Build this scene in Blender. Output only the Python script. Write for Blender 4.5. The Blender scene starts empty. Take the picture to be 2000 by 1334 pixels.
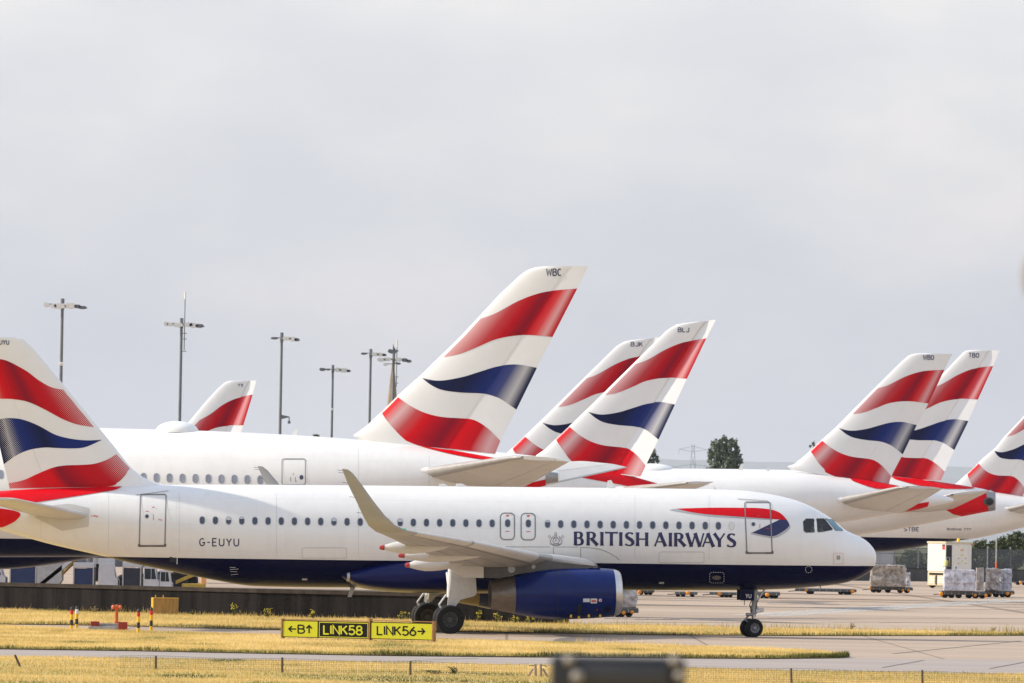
import bpy, bmesh, math, random
import numpy as np
from mathutils import Matrix, Vector

# ------------------------------------------------------------------ camera, world, sun, exposure
SC = bpy.context.scene
COL = SC.collection
F = 12288.0                       # focal length in photo pixels (photo is 2000 wide)
H = 4.0                           # eye height
PITCH = math.atan((1044 - 667) / F)
ROLL = 0.018
cam = bpy.data.cameras.new("camera")
cam.sensor_width = 36.0
cam.lens = F / 2000 * 36.0
cam.clip_start = 1.0
cam.clip_end = 90000
cam.dof.use_dof = True
cam.dof.focus_distance = 254.0
cam.dof.aperture_fstop = 5.6
camo = bpy.data.objects.new("camera", cam)
COL.objects.link(camo)
CM = Matrix.Translation((0, 0, H)) @ Matrix.Rotation(math.pi / 2 + PITCH, 4, 'X') @ Matrix.Rotation(ROLL, 4, 'Z')
camo.matrix_world = CM
SC.camera = camo

SUN_EL, SUN_AZ = 31.0, 182.0      # light comes from the left (-X), azimuth of the sun measured ccw from +X
s_dir = Vector((math.cos(math.radians(SUN_AZ)) * math.cos(math.radians(SUN_EL)),
                -math.sin(math.radians(SUN_AZ)) * math.cos(math.radians(SUN_EL)),
                math.sin(math.radians(SUN_EL))))
sun = bpy.data.lights.new("sun", 'SUN')
sun.energy = 5.0
sun.angle = math.radians(0.6)
sun.color = (1.0, 0.91, 0.78)
suno = bpy.data.objects.new("sun", sun)
COL.objects.link(suno)
suno.rotation_euler = s_dir.to_track_quat('Z', 'Y').to_euler()

W = bpy.data.worlds.new("World")
SC.world = W
W.use_nodes = True
nt = W.node_tree
nt.nodes.clear()
N = nt.nodes.new
out = N("ShaderNodeOutputWorld")
bg = N("ShaderNodeBackground")
sky = N("ShaderNodeTexSky")
sky.sky_type = 'NISHITA'
sky.sun_disc = False
sky.sun_elevation = math.radians(SUN_EL)
sky.sun_rotation = math.atan2(s_dir.x, s_dir.y)
sky.air_density = 1.0
sky.dust_density = 2.0
tc = N("ShaderNodeTexCoord")
sep = N("ShaderNodeSeparateXYZ")
nt.links.new(tc.outputs['Generated'], sep.inputs[0])
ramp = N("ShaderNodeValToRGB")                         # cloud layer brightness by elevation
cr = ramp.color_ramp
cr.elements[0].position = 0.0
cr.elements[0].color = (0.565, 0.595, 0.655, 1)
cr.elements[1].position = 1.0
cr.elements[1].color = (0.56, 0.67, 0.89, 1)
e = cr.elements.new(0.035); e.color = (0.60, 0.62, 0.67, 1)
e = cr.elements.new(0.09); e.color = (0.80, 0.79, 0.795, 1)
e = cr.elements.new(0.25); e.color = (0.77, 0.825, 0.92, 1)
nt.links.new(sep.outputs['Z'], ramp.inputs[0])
mp = N("ShaderNodeMapping")
mp.inputs['Scale'].default_value = (20, 20, 44)
nt.links.new(tc.outputs['Generated'], mp.inputs[0])
nz = N("ShaderNodeTexNoise")
nz.inputs['Scale'].default_value = 1.0
nz.inputs['Detail'].default_value = 5
nz.inputs['Roughness'].default_value = 0.5
nt.links.new(mp.outputs[0], nz.inputs['Vector'])
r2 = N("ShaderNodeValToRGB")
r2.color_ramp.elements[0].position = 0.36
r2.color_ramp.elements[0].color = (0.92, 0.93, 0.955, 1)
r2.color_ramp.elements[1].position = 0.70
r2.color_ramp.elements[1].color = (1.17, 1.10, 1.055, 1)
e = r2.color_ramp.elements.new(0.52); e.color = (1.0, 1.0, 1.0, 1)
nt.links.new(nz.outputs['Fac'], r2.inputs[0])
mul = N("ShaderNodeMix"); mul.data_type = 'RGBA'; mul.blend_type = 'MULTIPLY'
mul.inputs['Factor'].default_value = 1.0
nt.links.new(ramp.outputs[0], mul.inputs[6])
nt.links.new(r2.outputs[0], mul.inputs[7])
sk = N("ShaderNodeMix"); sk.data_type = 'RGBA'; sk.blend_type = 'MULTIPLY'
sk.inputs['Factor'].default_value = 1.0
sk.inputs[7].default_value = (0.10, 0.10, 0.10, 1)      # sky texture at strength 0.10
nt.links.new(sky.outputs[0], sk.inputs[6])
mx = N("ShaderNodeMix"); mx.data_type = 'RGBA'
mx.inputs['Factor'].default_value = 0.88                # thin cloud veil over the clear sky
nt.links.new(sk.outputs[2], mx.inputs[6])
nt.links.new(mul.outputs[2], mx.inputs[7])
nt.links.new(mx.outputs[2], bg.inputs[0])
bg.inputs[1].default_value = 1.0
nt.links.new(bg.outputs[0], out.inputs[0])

SC.view_settings.view_transform = 'Standard'
SC.view_settings.look = 'None'
SC.view_settings.exposure = 0.21
SC.view_settings.gamma = 1.0
SC.cycles.max_bounces = 6
SC.cycles.volume_bounces = 0
SC.cycles.use_denoising = True

# ------------------------------------------------------------------ picture-plane helpers (photo pixel -> world point)
C3 = CM.to_3x3()
def ray(px, py):
    return C3 @ Vector(((px - 1000) / F, (667 - py) / F, -1.0))
def P(px, py, Y):
    d = ray(px, py)
    return Vector((0, 0, H)) + d * (Y / d.y)
def G(px, py, z=0.0):
    d = ray(px, py)
    return Vector((0, 0, H)) + d * ((z - H) / d.z)
def GX(px, Y):
    a = C3 @ Vector(((px - 1000) / F, 667 / F, -1.0))
    b = C3 @ Vector((0, -1 / F, 0))
    k = -H / Y
    v = (k * a.y - a.z) / (b.z - k * b.y)
    d = a + b * v
    q = d * (Y / d.y)
    return Vector((q.x, q.y, 0))

# ------------------------------------------------------------------ materials
MATS = {}
def nodes(m):
    m.use_nodes = True
    t = m.node_tree
    return t, t.nodes["Principled BSDF"]
def mat(name, col, rough=0.5, metal=0.0, var=0.0, scale=3.0, coat=0.0, bump=0.0, bscale=40.0, spec=0.5, streak=None, dirt=None):
    """procedural paint: base colour broken by noise, optional stretched streaks, bump"""
    m = bpy.data.materials.new(name)
    t, b = nodes(m)
    b.inputs['Roughness'].default_value = rough
    b.inputs['Metallic'].default_value = metal
    b.inputs['Coat Weight'].default_value = coat
    b.inputs['Coat Roughness'].default_value = 0.08
    b.inputs['Specular IOR Level'].default_value = spec
    c = (*col, 1)
    L = t.links.new
    tcn = t.nodes.new("ShaderNodeTexCoord")
    n = t.nodes.new("ShaderNodeTexNoise")
    n.inputs['Scale'].default_value = scale
    n.inputs['Detail'].default_value = 6
    n.inputs['Roughness'].default_value = 0.6
    if streak:
        mpn = t.nodes.new("ShaderNodeMapping")
        mpn.inputs['Scale'].default_value = streak
        L(tcn.outputs['Object'], mpn.inputs[0]); L(mpn.outputs[0], n.inputs['Vector'])
    else:
        L(tcn.outputs['Object'], n.inputs['Vector'])
    rp = t.nodes.new("ShaderNodeValToRGB")
    rp.color_ramp.elements[0].position = 0.3
    rp.color_ramp.elements[1].position = 0.7
    lo = dirt if dirt else tuple(x * (1 - var) for x in col)
    hi = tuple(min(1, x * (1 + var * 0.6)) for x in col)
    rp.color_ramp.elements[0].color = (*lo, 1)
    rp.color_ramp.elements[1].color = (*hi, 1)
    L(n.outputs['Fac'], rp.inputs[0])
    L(rp.outputs[0], b.inputs['Base Color'])
    if bump:
        n2 = t.nodes.new("ShaderNodeTexNoise")
        n2.inputs['Scale'].default_value = bscale
        n2.inputs['Detail'].default_value = 4
        L(tcn.outputs['Object'], n2.inputs['Vector'])
        bp = t.nodes.new("ShaderNodeBump")
        bp.inputs['Strength'].default_value = bump
        bp.inputs['Distance'].default_value = 0.02
        L(n2.outputs['Fac'], bp.inputs['Height'])
        L(bp.outputs[0], b.inputs['Normal'])
    MATS[name] = m
    return m

WHITE = (0.80, 0.79, 0.77)
NAVY = (0.0012, 0.0030, 0.034)
RED = (0.66, 0.004, 0.012)
mat("paint_white", WHITE, 0.28, var=0.035, scale=0.9, coat=0.5)
mat("paint_white_dirty", (0.74, 0.72, 0.68), 0.42, var=0.10, scale=1.3, streak=(0.5, 3, 3))
mat("paint_navy", NAVY, 0.35, var=0.12, scale=1.0, coat=0.04, spec=0.12)
mat("paint_engine_blue", (0.001, 0.012, 0.105), 0.25, var=0.10, scale=1.2, coat=0.15, spec=0.2)
mat("fairing_sky_sheen", (0.0015, 0.006, 0.075), 0.28, var=0.10, scale=1.2, coat=0.10, spec=0.2)  # belly navy brightened, the sky's reflection put into the colour
mat("paint_red", RED, 0.4, var=0.08, scale=1.0, coat=0.05, spec=0.12)
mat("wing_grey", (0.355, 0.345, 0.33), 0.42, var=0.10, scale=0.8, streak=(0.6, 2.5, 2), coat=0.1)
mat("wing_pale", (0.58, 0.555, 0.515), 0.42, var=0.08, scale=1.2, coat=0.1)
mat("pylon_grey", (0.075, 0.072, 0.07), 0.5, var=0.25, scale=2.5)
mat("bare_metal", (0.62, 0.61, 0.60), 0.28, metal=1.0, var=0.10, scale=4)
mat("bronze_metal", (0.17, 0.145, 0.125), 0.36, metal=0.75, var=0.18, scale=3, streak=(1.0, 4, 4))
mat("dark_inside", (0.012, 0.012, 0.014), 0.7)
mat("tyre", (0.012, 0.012, 0.013), 0.75, var=0.35, scale=9, spec=0.3)
mat("rim_grey", (0.20, 0.20, 0.21), 0.45, metal=0.5, var=0.25, scale=9)
mat("rim_dark", (0.045, 0.045, 0.048), 0.6, var=0.3, scale=9)
mat("strut_grey", (0.32, 0.32, 0.32), 0.4, metal=0.4, var=0.2, scale=8)
mat("strut_white", (0.62, 0.62, 0.60), 0.4, var=0.12, scale=6)
mat("seal_grey", (0.21, 0.205, 0.20), 0.6, var=0.15, scale=8)
mat("seal_brown", (0.13, 0.115, 0.10), 0.6, var=0.15, scale=8)
mat("panel_line", (0.36, 0.36, 0.37), 0.6)
mat("glass_cabin", (0.050, 0.065, 0.10), 0.15, coat=0.3, var=0.5, scale=1.7)
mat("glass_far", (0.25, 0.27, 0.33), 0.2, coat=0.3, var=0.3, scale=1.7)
mat("glass_cockpit", (0.008, 0.010, 0.013), 0.06, var=0.3, scale=3)
mat("glass_windscreen", (0.10, 0.22, 0.27), 0.08, var=0.2, scale=3)
mat("window_rim", (0.30, 0.31, 0.34), 0.4, metal=0.3)
mat("blind", (0.50, 0.52, 0.55), 0.6)
mat("letter_navy", (0.010, 0.014, 0.085), 0.35)
mat("letter_grey", (0.20, 0.20, 0.24), 0.5)
mat("letter_pale", (0.62, 0.62, 0.62), 0.5)
mat("placard_red", (0.55, 0.03, 0.04), 0.5)
mat("ribbon_shadow", (0.42, 0.42, 0.44), 0.4)
mat("beacon_red", (0.36, 0.02, 0.022), 0.25, coat=0.5)
mat("mast_steel", (0.15, 0.157, 0.172), 0.55, var=0.2, scale=2)
mat("lamp_housing", (0.80, 0.77, 0.71), 0.4, var=0.2, scale=4)

def two_tone(name, z_split, low, high, rough=0.25):
    """white hull over a navy belly, the colour break a level line of the livery"""
    m = bpy.data.materials.new(name)
    t, b = nodes(m)
    L = t.links.new
    tcn = t.nodes.new("ShaderNodeTexCoord")
    sp = t.nodes.new("ShaderNodeSeparateXYZ")
    L(tcn.outputs['Object'], sp.inputs[0])
    st = t.nodes.new("ShaderNodeMath"); st.operation = 'GREATER_THAN'
    L(sp.outputs['Z'], st.inputs[0]); st.inputs[1].default_value = z_split
    n = t.nodes.new("ShaderNodeTexNoise"); n.inputs['Scale'].default_value = 0.7; n.inputs['Detail'].default_value = 6
    mpn = t.nodes.new("ShaderNodeMapping"); mpn.inputs['Scale'].default_value = (0.6, 1, 2.2)
    L(tcn.outputs['Object'], mpn.inputs[0]); L(mpn.outputs[0], n.inputs['Vector'])
    rp = t.nodes.new("ShaderNodeValToRGB")
    rp.color_ramp.elements[0].position = 0.3; rp.color_ramp.elements[1].position = 0.65
    rp.color_ramp.elements[0].color = (*(x * 0.95 for x in high), 1); rp.color_ramp.elements[1].color = (*high, 1)
    L(n.outputs['Fac'], rp.inputs[0])
    rq = t.nodes.new("ShaderNodeValToRGB")
    rq.color_ramp.elements[0].position = 0.3; rq.color_ramp.elements[1].position = 0.65
    rq.color_ramp.elements[0].color = (*(x * 0.8 for x in low), 1); rq.color_ramp.elements[1].color = (*low, 1)
    L(n.outputs['Fac'], rq.inputs[0])
    mxn = t.nodes.new("ShaderNodeMix"); mxn.data_type = 'RGBA'
    L(st.outputs[0], mxn.inputs['Factor']); L(rq.outputs[0], mxn.inputs[6]); L(rp.outputs[0], mxn.inputs[7])
    cb_ = t.nodes.new("ShaderNodeCombineXYZ"); L(sp.outputs['X'], cb_.inputs[0]); L(sp.outputs['Z'], cb_.inputs[1])
    br = t.nodes.new("ShaderNodeTexBrick"); br.offset = 0.37
    br.inputs['Scale'].default_value = 1.0; br.inputs['Brick Width'].default_value = 3.2; br.inputs['Row Height'].default_value = 1.07
    br.inputs['Mortar Size'].default_value = .011; br.inputs['Mortar Smooth'].default_value = .4
    br.inputs['Color1'].default_value = (1, 1, 1, 1); br.inputs['Color2'].default_value = (.99, .99, .988, 1); br.inputs['Mortar'].default_value = (.93, .93, .93, 1)
    L(cb_.outputs[0], br.inputs['Vector'])
    ng_ = t.nodes.new("ShaderNodeTexNoise"); ng_.inputs['Scale'].default_value = 1.0; ng_.inputs['Detail'].default_value = 5
    mg_ = t.nodes.new("ShaderNodeMapping"); mg_.inputs['Scale'].default_value = (3.2, 3.2, .35); L(tcn.outputs['Object'], mg_.inputs[0]); L(mg_.outputs[0], ng_.inputs['Vector'])
    rg_ = t.nodes.new("ShaderNodeValToRGB"); rg_.color_ramp.elements[0].position = .34; rg_.color_ramp.elements[0].color = (.972, .968, .96, 1); rg_.color_ramp.elements[1].position = .55; rg_.color_ramp.elements[1].color = (1, 1, 1, 1)
    L(ng_.outputs['Fac'], rg_.inputs[0])
    q1 = t.nodes.new("ShaderNodeMix"); q1.data_type = 'RGBA'; q1.blend_type = 'MULTIPLY'; q1.inputs['Factor'].default_value = 1.0
    L(mxn.outputs[2], q1.inputs[6]); L(br.outputs['Color'], q1.inputs[7])
    q2 = t.nodes.new("ShaderNodeMix"); q2.data_type = 'RGBA'; q2.blend_type = 'MULTIPLY'; q2.inputs['Factor'].default_value = 1.0
    L(q1.outputs[2], q2.inputs[6]); L(rg_.outputs[0], q2.inputs[7])
    L(q2.outputs[2], b.inputs['Base Color'])
    # faint skin-panel joints and slight oil-canning between frames
    wv = t.nodes.new("ShaderNodeTexNoise"); wv.inputs['Scale'].default_value = 1.6; wv.inputs['Detail'].default_value = 2
    L(tcn.outputs['Object'], wv.inputs['Vector'])
    bp = t.nodes.new("ShaderNodeBump"); bp.inputs['Strength'].default_value = 0.12; bp.inputs['Distance'].default_value = 0.03
    L(wv.outputs['Fac'], bp.inputs['Height']); L(bp.outputs[0], b.inputs['Normal'])
    b.inputs['Roughness'].default_value = rough
    sl_ = t.nodes.new('ShaderNodeMapRange'); sl_.inputs[3].default_value = 0.10; sl_.inputs[4].default_value = 0.5
    L(st.outputs[0], sl_.inputs[0]); L(sl_.outputs[0], b.inputs['Specular IOR Level'])
    cw_ = t.nodes.new('ShaderNodeMapRange'); cw_.inputs[3].default_value = 0.04; cw_.inputs[4].default_value = 0.45
    L(st.outputs[0], cw_.inputs[0]); L(cw_.outputs[0], b.inputs['Coat Weight'])
    b.inputs['Coat Roughness'].default_value = 0.08
    MATS[name] = m
    return m

def stripe_mat(name, stops, dotted):
    """printed flag stripe: colour runs along the chord, the fades are a halftone of white dots"""
    m = bpy.data.materials.new(name)
    t, b = nodes(m)
    L = t.links.new
    at = t.nodes.new("ShaderNodeAttribute"); at.attribute_name = "chord"
    rp = t.nodes.new("ShaderNodeValToRGB")
    els = rp.color_ramp.elements
    while len(els) > 1: els.remove(els[-1])
    els[0].position = stops[0][0]; els[0].color = (*stops[0][1], 1)
    for p_, c_, _f in stops[1:]:
        e_ = els.new(p_); e_.color = (*c_, 1)
    L(at.outputs['Fac'], rp.inputs[0])
    rf = t.nodes.new("ShaderNodeValToRGB")
    els = rf.color_ramp.elements
    while len(els) > 1: els.remove(els[-1])
    els[0].position = stops[0][0]; els[0].color = (stops[0][2],) * 3 + (1,)
    for p_, _c, f_ in stops[1:]:
        e_ = els.new(p_); e_.color = (f_, f_, f_, 1)
    L(at.outputs['Fac'], rf.inputs[0])
    tcn = t.nodes.new("ShaderNodeTexCoord")
    sp = t.nodes.new("ShaderNodeSeparateXYZ"); L(tcn.outputs['Object'], sp.inputs[0])
    def sn(axis, k):
        mm = t.nodes.new("ShaderNodeMath"); mm.operation = 'MULTIPLY'; L(sp.outputs[axis], mm.inputs[0]); mm.inputs[1].default_value = k
        s_ = t.nodes.new("ShaderNodeMath"); s_.operation = 'SINE'; L(mm.outputs[0], s_.inputs[0]); return s_
    k = 2 * math.pi / dotted
    pr = t.nodes.new("ShaderNodeMath"); pr.operation = 'MULTIPLY'
    L(sn('X', k).outputs[0], pr.inputs[0]); L(sn('Z', k).outputs[0], pr.inputs[1])
    hf = t.nodes.new("ShaderNodeMath"); hf.operation = 'MULTIPLY_ADD'; L(pr.outputs[0], hf.inputs[0]); hf.inputs[1].default_value = 0.5; hf.inputs[2].default_value = 0.5
    lt = t.nodes.new("ShaderNodeMath"); lt.operation = 'SUBTRACT'; L(rf.outputs[0], lt.inputs[0]); L(hf.outputs[0], lt.inputs[1])
    ma = t.nodes.new("ShaderNodeMath"); ma.operation = 'MULTIPLY_ADD'; ma.use_clamp = True
    L(lt.outputs[0], ma.inputs[0]); ma.inputs[1].default_value = 5.0; ma.inputs[2].default_value = 0.0
    if dotted > .15: L(rf.outputs[0], ma.inputs[0]); ma.inputs[1].default_value = 1.0
    mxn = t.nodes.new("ShaderNodeMix"); mxn.data_type = 'RGBA'
    L(ma.outputs[0], mxn.inputs['Factor']); L(rp.outputs[0], mxn.inputs[6]); mxn.inputs[7].default_value = (0.74, 0.72, 0.71, 1)
    L(mxn.outputs[2], b.inputs['Base Color'])
    b.inputs['Roughness'].default_value = 0.3
    b.inputs['Coat Weight'].default_value = 0.02
    b.inputs['Specular IOR Level'].default_value = 0.12
    MATS[name] = m
    return m
DRED = (0.24, 0.006, 0.022)
MRED = (0.50, 0.004, 0.012)
DNAVY = (0.008, 0.012, 0.052)
BLUE = (0.010, 0.024, 0.150)
for tag_, d_ in (("", 0.12), ("_fine", 0.16)):
    stripe_mat("stripe_top" + tag_, [(0.0, MRED, 0.52), (0.10, MRED, 0.40), (0.30, MRED, 0.06), (0.45, MRED, 0.0), (0.62, DRED, 0.0), (0.70, MRED, 0.0), (0.80, RED, 0.06), (0.90, RED, 0.46), (0.97, MRED, 0.06), (1.0, MRED, 0.0)], d_)
    stripe_mat("stripe_mid" + tag_, [(0.0, DNAVY, 0.20), (0.15, DNAVY, 0.0), (0.45, DNAVY, 0.0), (0.65, BLUE, 0.0), (0.78, BLUE, 0.06), (0.90, DNAVY, 0.62), (0.975, DNAVY, 0.05), (1.0, DNAVY, 0.0)], d_)
    stripe_mat("stripe_low" + tag_, [(0.0, RED, 0.0), (0.05, RED, 0.05), (0.15, MRED, 0.55), (0.26, MRED, 0.1), (0.36, RED, 0.0), (0.58, DRED, 0.0), (0.70, RED, 0.0), (0.82, MRED, 0.0), (0.93, MRED, 0.50), (1.0, MRED, 0.30)], d_)
stripe_mat("stripe_top_near", [(0.0, MRED, 0.55), (0.10, MRED, 0.42), (0.30, MRED, 0.08), (0.42, MRED, 0.0), (0.55, DRED, 0.0), (0.70, MRED, 0.0), (0.80, RED, 0.05), (0.90, RED, 0.42), (1.0, MRED, 0.1)], 0.085)
stripe_mat("stripe_mid_near", [(0.0, DNAVY, 0.45), (0.08, DNAVY, 0.25), (0.16, BLUE, 0.0), (0.45, BLUE, 0.0), (0.58, DNAVY, 0.0), (0.75, BLUE, 0.0), (0.80, BLUE, 0.10), (0.90, DNAVY, 0.60), (1.0, DNAVY, 0.06)], 0.085)
stripe_mat("stripe_low_near", [(0.0, MRED, 0.60), (0.08, MRED, 0.45), (0.28, MRED, 0.05), (0.40, MRED, 0.0), (0.58, DRED, 0.0), (0.66, RED, 0.0), (0.80, RED, 0.05), (1.0, RED, 0.48)], 0.085)

# ------------------------------------------------------------------ object helpers
def tag(o, label=None, cat=None, group=None, kind=None):
    if label: o['label'] = label
    if cat: o['category'] = cat
    if group: o['group'] = group
    if kind: o['kind'] = kind
    return o
def thing(name, loc, rz, label, cat, group=None, rot=None):
    o = bpy.data.objects.new(name, None)
    o.empty_display_size = 0.3
    COL.objects.link(o)
    o.location = loc
    o.rotation_euler = rot if rot else (0, 0, rz)
    return tag(o, label, cat, group)
def link_mesh(name, verts, faces, mats, parent=None, smooth=True, fm=None, angle=35, tri_attr=None):
    me = bpy.data.meshes.new(name)
    me.from_pydata([tuple(v) for v in verts], [], faces)
    for m in (mats if isinstance(mats, (list, tuple)) else [mats]):
        me.materials.append(MATS[m])
    if fm is not None:
        me.polygons.foreach_set("material_index", fm)
    if smooth:
        me.polygons.foreach_set("use_smooth", [True] * len(me.polygons))
        me.set_sharp_from_angle(angle=math.radians(angle))
    if tri_attr:
        a = me.attributes.new(tri_attr[0], 'FLOAT', 'POINT')
        a.data.foreach_set("value", tri_attr[1])
    me.update()
    o = bpy.data.objects.new(name, me)
    COL.objects.link(o)
    if parent: o.parent = parent
    return o

class MB:
    """collects primitive shapes for ONE mesh object"""
    def __init__(s): s.v, s.f, s.m, s.mats = [], [], [], []
    def mi(s, m):
        if m not in s.mats: s.mats.append(m)
        return s.mats.index(m)
    def add(s, vs, fs, m):
        o = len(s.v); k = s.mi(m)
        s.v += [Vector(v) for v in vs]
        s.f += [tuple(i + o for i in f) for f in fs]
        s.m += [k] * len(fs)
        return s
    def box(s, c, d, m, rz=0.0, bev=0.0, M=None):
        x, y, z = (q / 2 for q in d)
        b = min(bev, x * .8, y * .8, z * .8)
        if b > 0:
            bmx = bmesh.new(); bmesh.ops.create_cube(bmx, size=1.0)
            for v in bmx.verts: v.co = Vector((v.co.x * d[0], v.co.y * d[1], v.co.z * d[2]))
            bmesh.ops.bevel(bmx, geom=bmx.edges[:], offset=b, segments=2, affect='EDGES', profile=0.5)
            bmx.verts.index_update()
            vs = [v.co.copy() for v in bmx.verts]; fs = [tuple(v.index for v in f.verts) for f in bmx.faces]
            bmx.free()
        else:
            vs = [Vector((a, b_, c_)) for a in (-x, x) for b_ in (-y, y) for c_ in (-z, z)]
            fs = [(0, 1, 3, 2), (4, 6, 7, 5), (0, 4, 5, 1), (2, 3, 7, 6), (0, 2, 6, 4), (1, 5, 7, 3)]
        R = Matrix.Translation(c) @ Matrix.Rotation(rz, 4, 'Z')
        if M: R = M @ R
        return s.add([R @ v for v in vs], fs, m)
    def cyl(s, p0, p1, r0, m, r1=None, n=12, caps=True):
        p0, p1 = Vector(p0), Vector(p1)
        r1 = r0 if r1 is None else r1
        ax = (p1 - p0).normalized()
        u = ax.orthogonal().normalized(); w = ax.cross(u)
        vs = []
        for p, r in ((p0, r0), (p1, r1)):
            for i in range(n):
                a = 2 * math.pi * i / n
                vs.append(p + (u * math.cos(a) + w * math.sin(a)) * r)
        fs = [(i, (i + 1) % n, n + (i + 1) % n, n + i) for i in range(n)]
        if caps: fs += [tuple(range(n - 1, -1, -1)), tuple(range(n, 2 * n))]
        return s.add(vs, fs, m)
    def tube(s, pts, r, m, n=8):
        for a, b in zip(pts, pts[1:]): s.cyl(a, b, r, m, n=n)
        return s
    def lathe(s, prof, org, ax, m, n=32, closed=False):
        """prof: (distance along axis, radius)"""
        org, ax = Vector(org), Vector(ax).normalized()
        u = ax.orthogonal().normalized(); w = ax.cross(u)
        vs = []
        for a, r in prof:
            for i in range(n):
                t_ = 2 * math.pi * i / n
                vs.append(org + ax * a + (u * math.cos(t_) + w * math.sin(t_)) * r)
        fs = []
        for j in range(len(prof) - 1):
            for i in range(n):
                k = (i + 1) % n
                fs.append((j * n + i, j * n + k, (j + 1) * n + k, (j + 1) * n + i))
        return s.add(vs, fs, m)
    def poly(s, pts, m):
        return s.add(pts, [tuple(range(len(pts)))], m)
    def prism(s, pts2, axis, a, b, m):
        """extrude a 2D outline along axis ('x','y','z') from a to b"""
        def mk(p, h): return {'x': (h, p[0], p[1]), 'y': (p[0], h, p[1]), 'z': (p[0], p[1], h)}[axis]
        n = len(pts2)
        vs = [mk(p, a) for p in pts2] + [mk(p, b) for p in pts2]
        fs = [(i, (i + 1) % n, n + (i + 1) % n, n + i) for i in range(n)] + [tuple(range(n - 1, -1, -1)), tuple(range(n, 2 * n))]
        return s.add(vs, fs, m)
    def build(s, name, parent=None, smooth=True, angle=35):
        o = link_mesh(name, s.v, s.f, s.mats, parent, smooth, s.m, angle)
        bmx = bmesh.new(); bmx.from_mesh(o.data)
        bmesh.ops.recalc_face_normals(bmx, faces=bmx.faces[:])
        bmx.to_mesh(o.data); bmx.free()
        return o

# ------------------------------------------------------------------ lettering: every glyph is a set of strokes
def arc(cx, cy, rx, ry, a0, a1, n=9):
    return [(cx + rx * math.cos(math.radians(a0 + (a1 - a0) * i / (n - 1))), cy + ry * math.sin(math.radians(a0 + (a1 - a0) * i / (n - 1)))) for i in range(n)]
SANS = {
 'A': (.72, [[(0, 0), (.36, 1), (.72, 0)], [(.13, .33), (.59, .33)]]),
 'B': (.62, [[(.0, 0), (0, 1)], [(0, 1), (.33, 1)] + arc(.33, .77, .24, .23, 90, -90)[1:] + [(0, .54)], [(.33, .54)] + arc(.35, .27, .27, .27, 90, -90)[1:] + [(0, 0)]]),
 'C': (.64, [arc(.33, .5, .33, .5, 50, 310, 15)]),
 'E': (.54, [[(.54, 1), (0, 1), (0, 0), (.54, 0)], [(0, .52), (.46, .52)]]),
 'G': (.66, [arc(.33, .5, .33, .5, 50, 330, 15) + [(.66, .45), (.36, .45)]]),
 'H': (.62, [[(0, 0), (0, 1)], [(.62, 0), (.62, 1)], [(0, .5), (.62, .5)]]),
 'I': (.06, [[(.03, 0), (.03, 1)]]),
 'J': (.50, [[(.5, 1), (.5, .25)] + arc(.25, .25, .25, .25, 0, -170, 8)[1:]]),
 'K': (.62, [[(0, 0), (0, 1)], [(.58, 1), (0, .42)], [(.2, .6), (.62, 0)]]),
 'L': (.50, [[(0, 1), (0, 0), (.5, 0)]]),
 'N': (.62, [[(0, 0), (0, 1), (.62, 0), (.62, 1)]]),
 'O': (.68, [arc(.34, .5, .34, .5, 90, 450, 21)]),
 'R': (.60, [[(0, 0), (0, 1), (.32, 1)] + arc(.32, .76, .26, .24, 90, -90)[1:] + [(0, .52)], [(.3, .52), (.6, 0)]]),
 'S': (.58, [arc(.29, .755, .26, .245, 35, 270, 10) + arc(.29, .255, .29, .255, 90, -150, 10)[1:]]),
 'T': (.62, [[(0, 1), (.62, 1)], [(.31, 1), (.31, 0)]]),
 'U': (.62, [[(0, 1), (0, .31)] + arc(.31, .31, .31, .31, 180, 360, 10)[1:] + [(.62, 1)]]),
 'W': (.92, [[(0, 1), (.22, 0), (.46, .8), (.7, 0), (.92, 1)]]),
 'X': (.62, [[(0, 0), (.62, 1)], [(0, 1), (.62, 0)]]),
 'Y': (.64, [[(0, 1), (.32, .48), (.64, 1)], [(.32, .48), (.32, 0)]]),
 '5': (.56, [[(.52, 1), (.09, 1), (.05, .55)] + arc(.26, .31, .30, .31, 125, -150, 13)]),
 '6': (.56, [[(.46, 1), (.2, .72), (.03, .42)] + arc(.28, .29, .28, .29, 160, 520, 19)]),
 '7': (.54, [[(0, 1), (.54, 1), (.18, 0)]]),
 '8': (.56, [arc(.28, .76, .24, .24, 90, 450, 17), arc(.28, .27, .28, .27, 90, 450, 17)]),
 '-': (.36, [[(0, .48), (.36, .48)]]),
 '<': (.72, [[(.72, .5), (0, .5)], [(.3, .86), (0, .5), (.3, .14)]]),
 '>': (.72, [[(0, .5), (.72, .5)], [(.42, .86), (.72, .5), (.42, .14)]]),
 '^': (.54, [[(.27, 0), (.27, .98)], [(0, .62), (.27, .98), (.54, .62)]]),
 ' ': (.3, []),
}
def resample(pts, wd, step):
    q, w = [pts[0]], [wd[0]]
    for (a, b, wa, wb) in zip(pts, pts[1:], wd, wd[1:]):
        L_ = math.hypot(b[0] - a[0], b[1] - a[1])
        k = max(1, int(math.ceil(L_ / step)))
        for i in range(1, k + 1):
            q.append((a[0] + (b[0] - a[0]) * i / k, a[1] + (b[1] - a[1]) * i / k)); w.append(wa + (wb - wa) * i / k)
    return q, w
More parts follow.
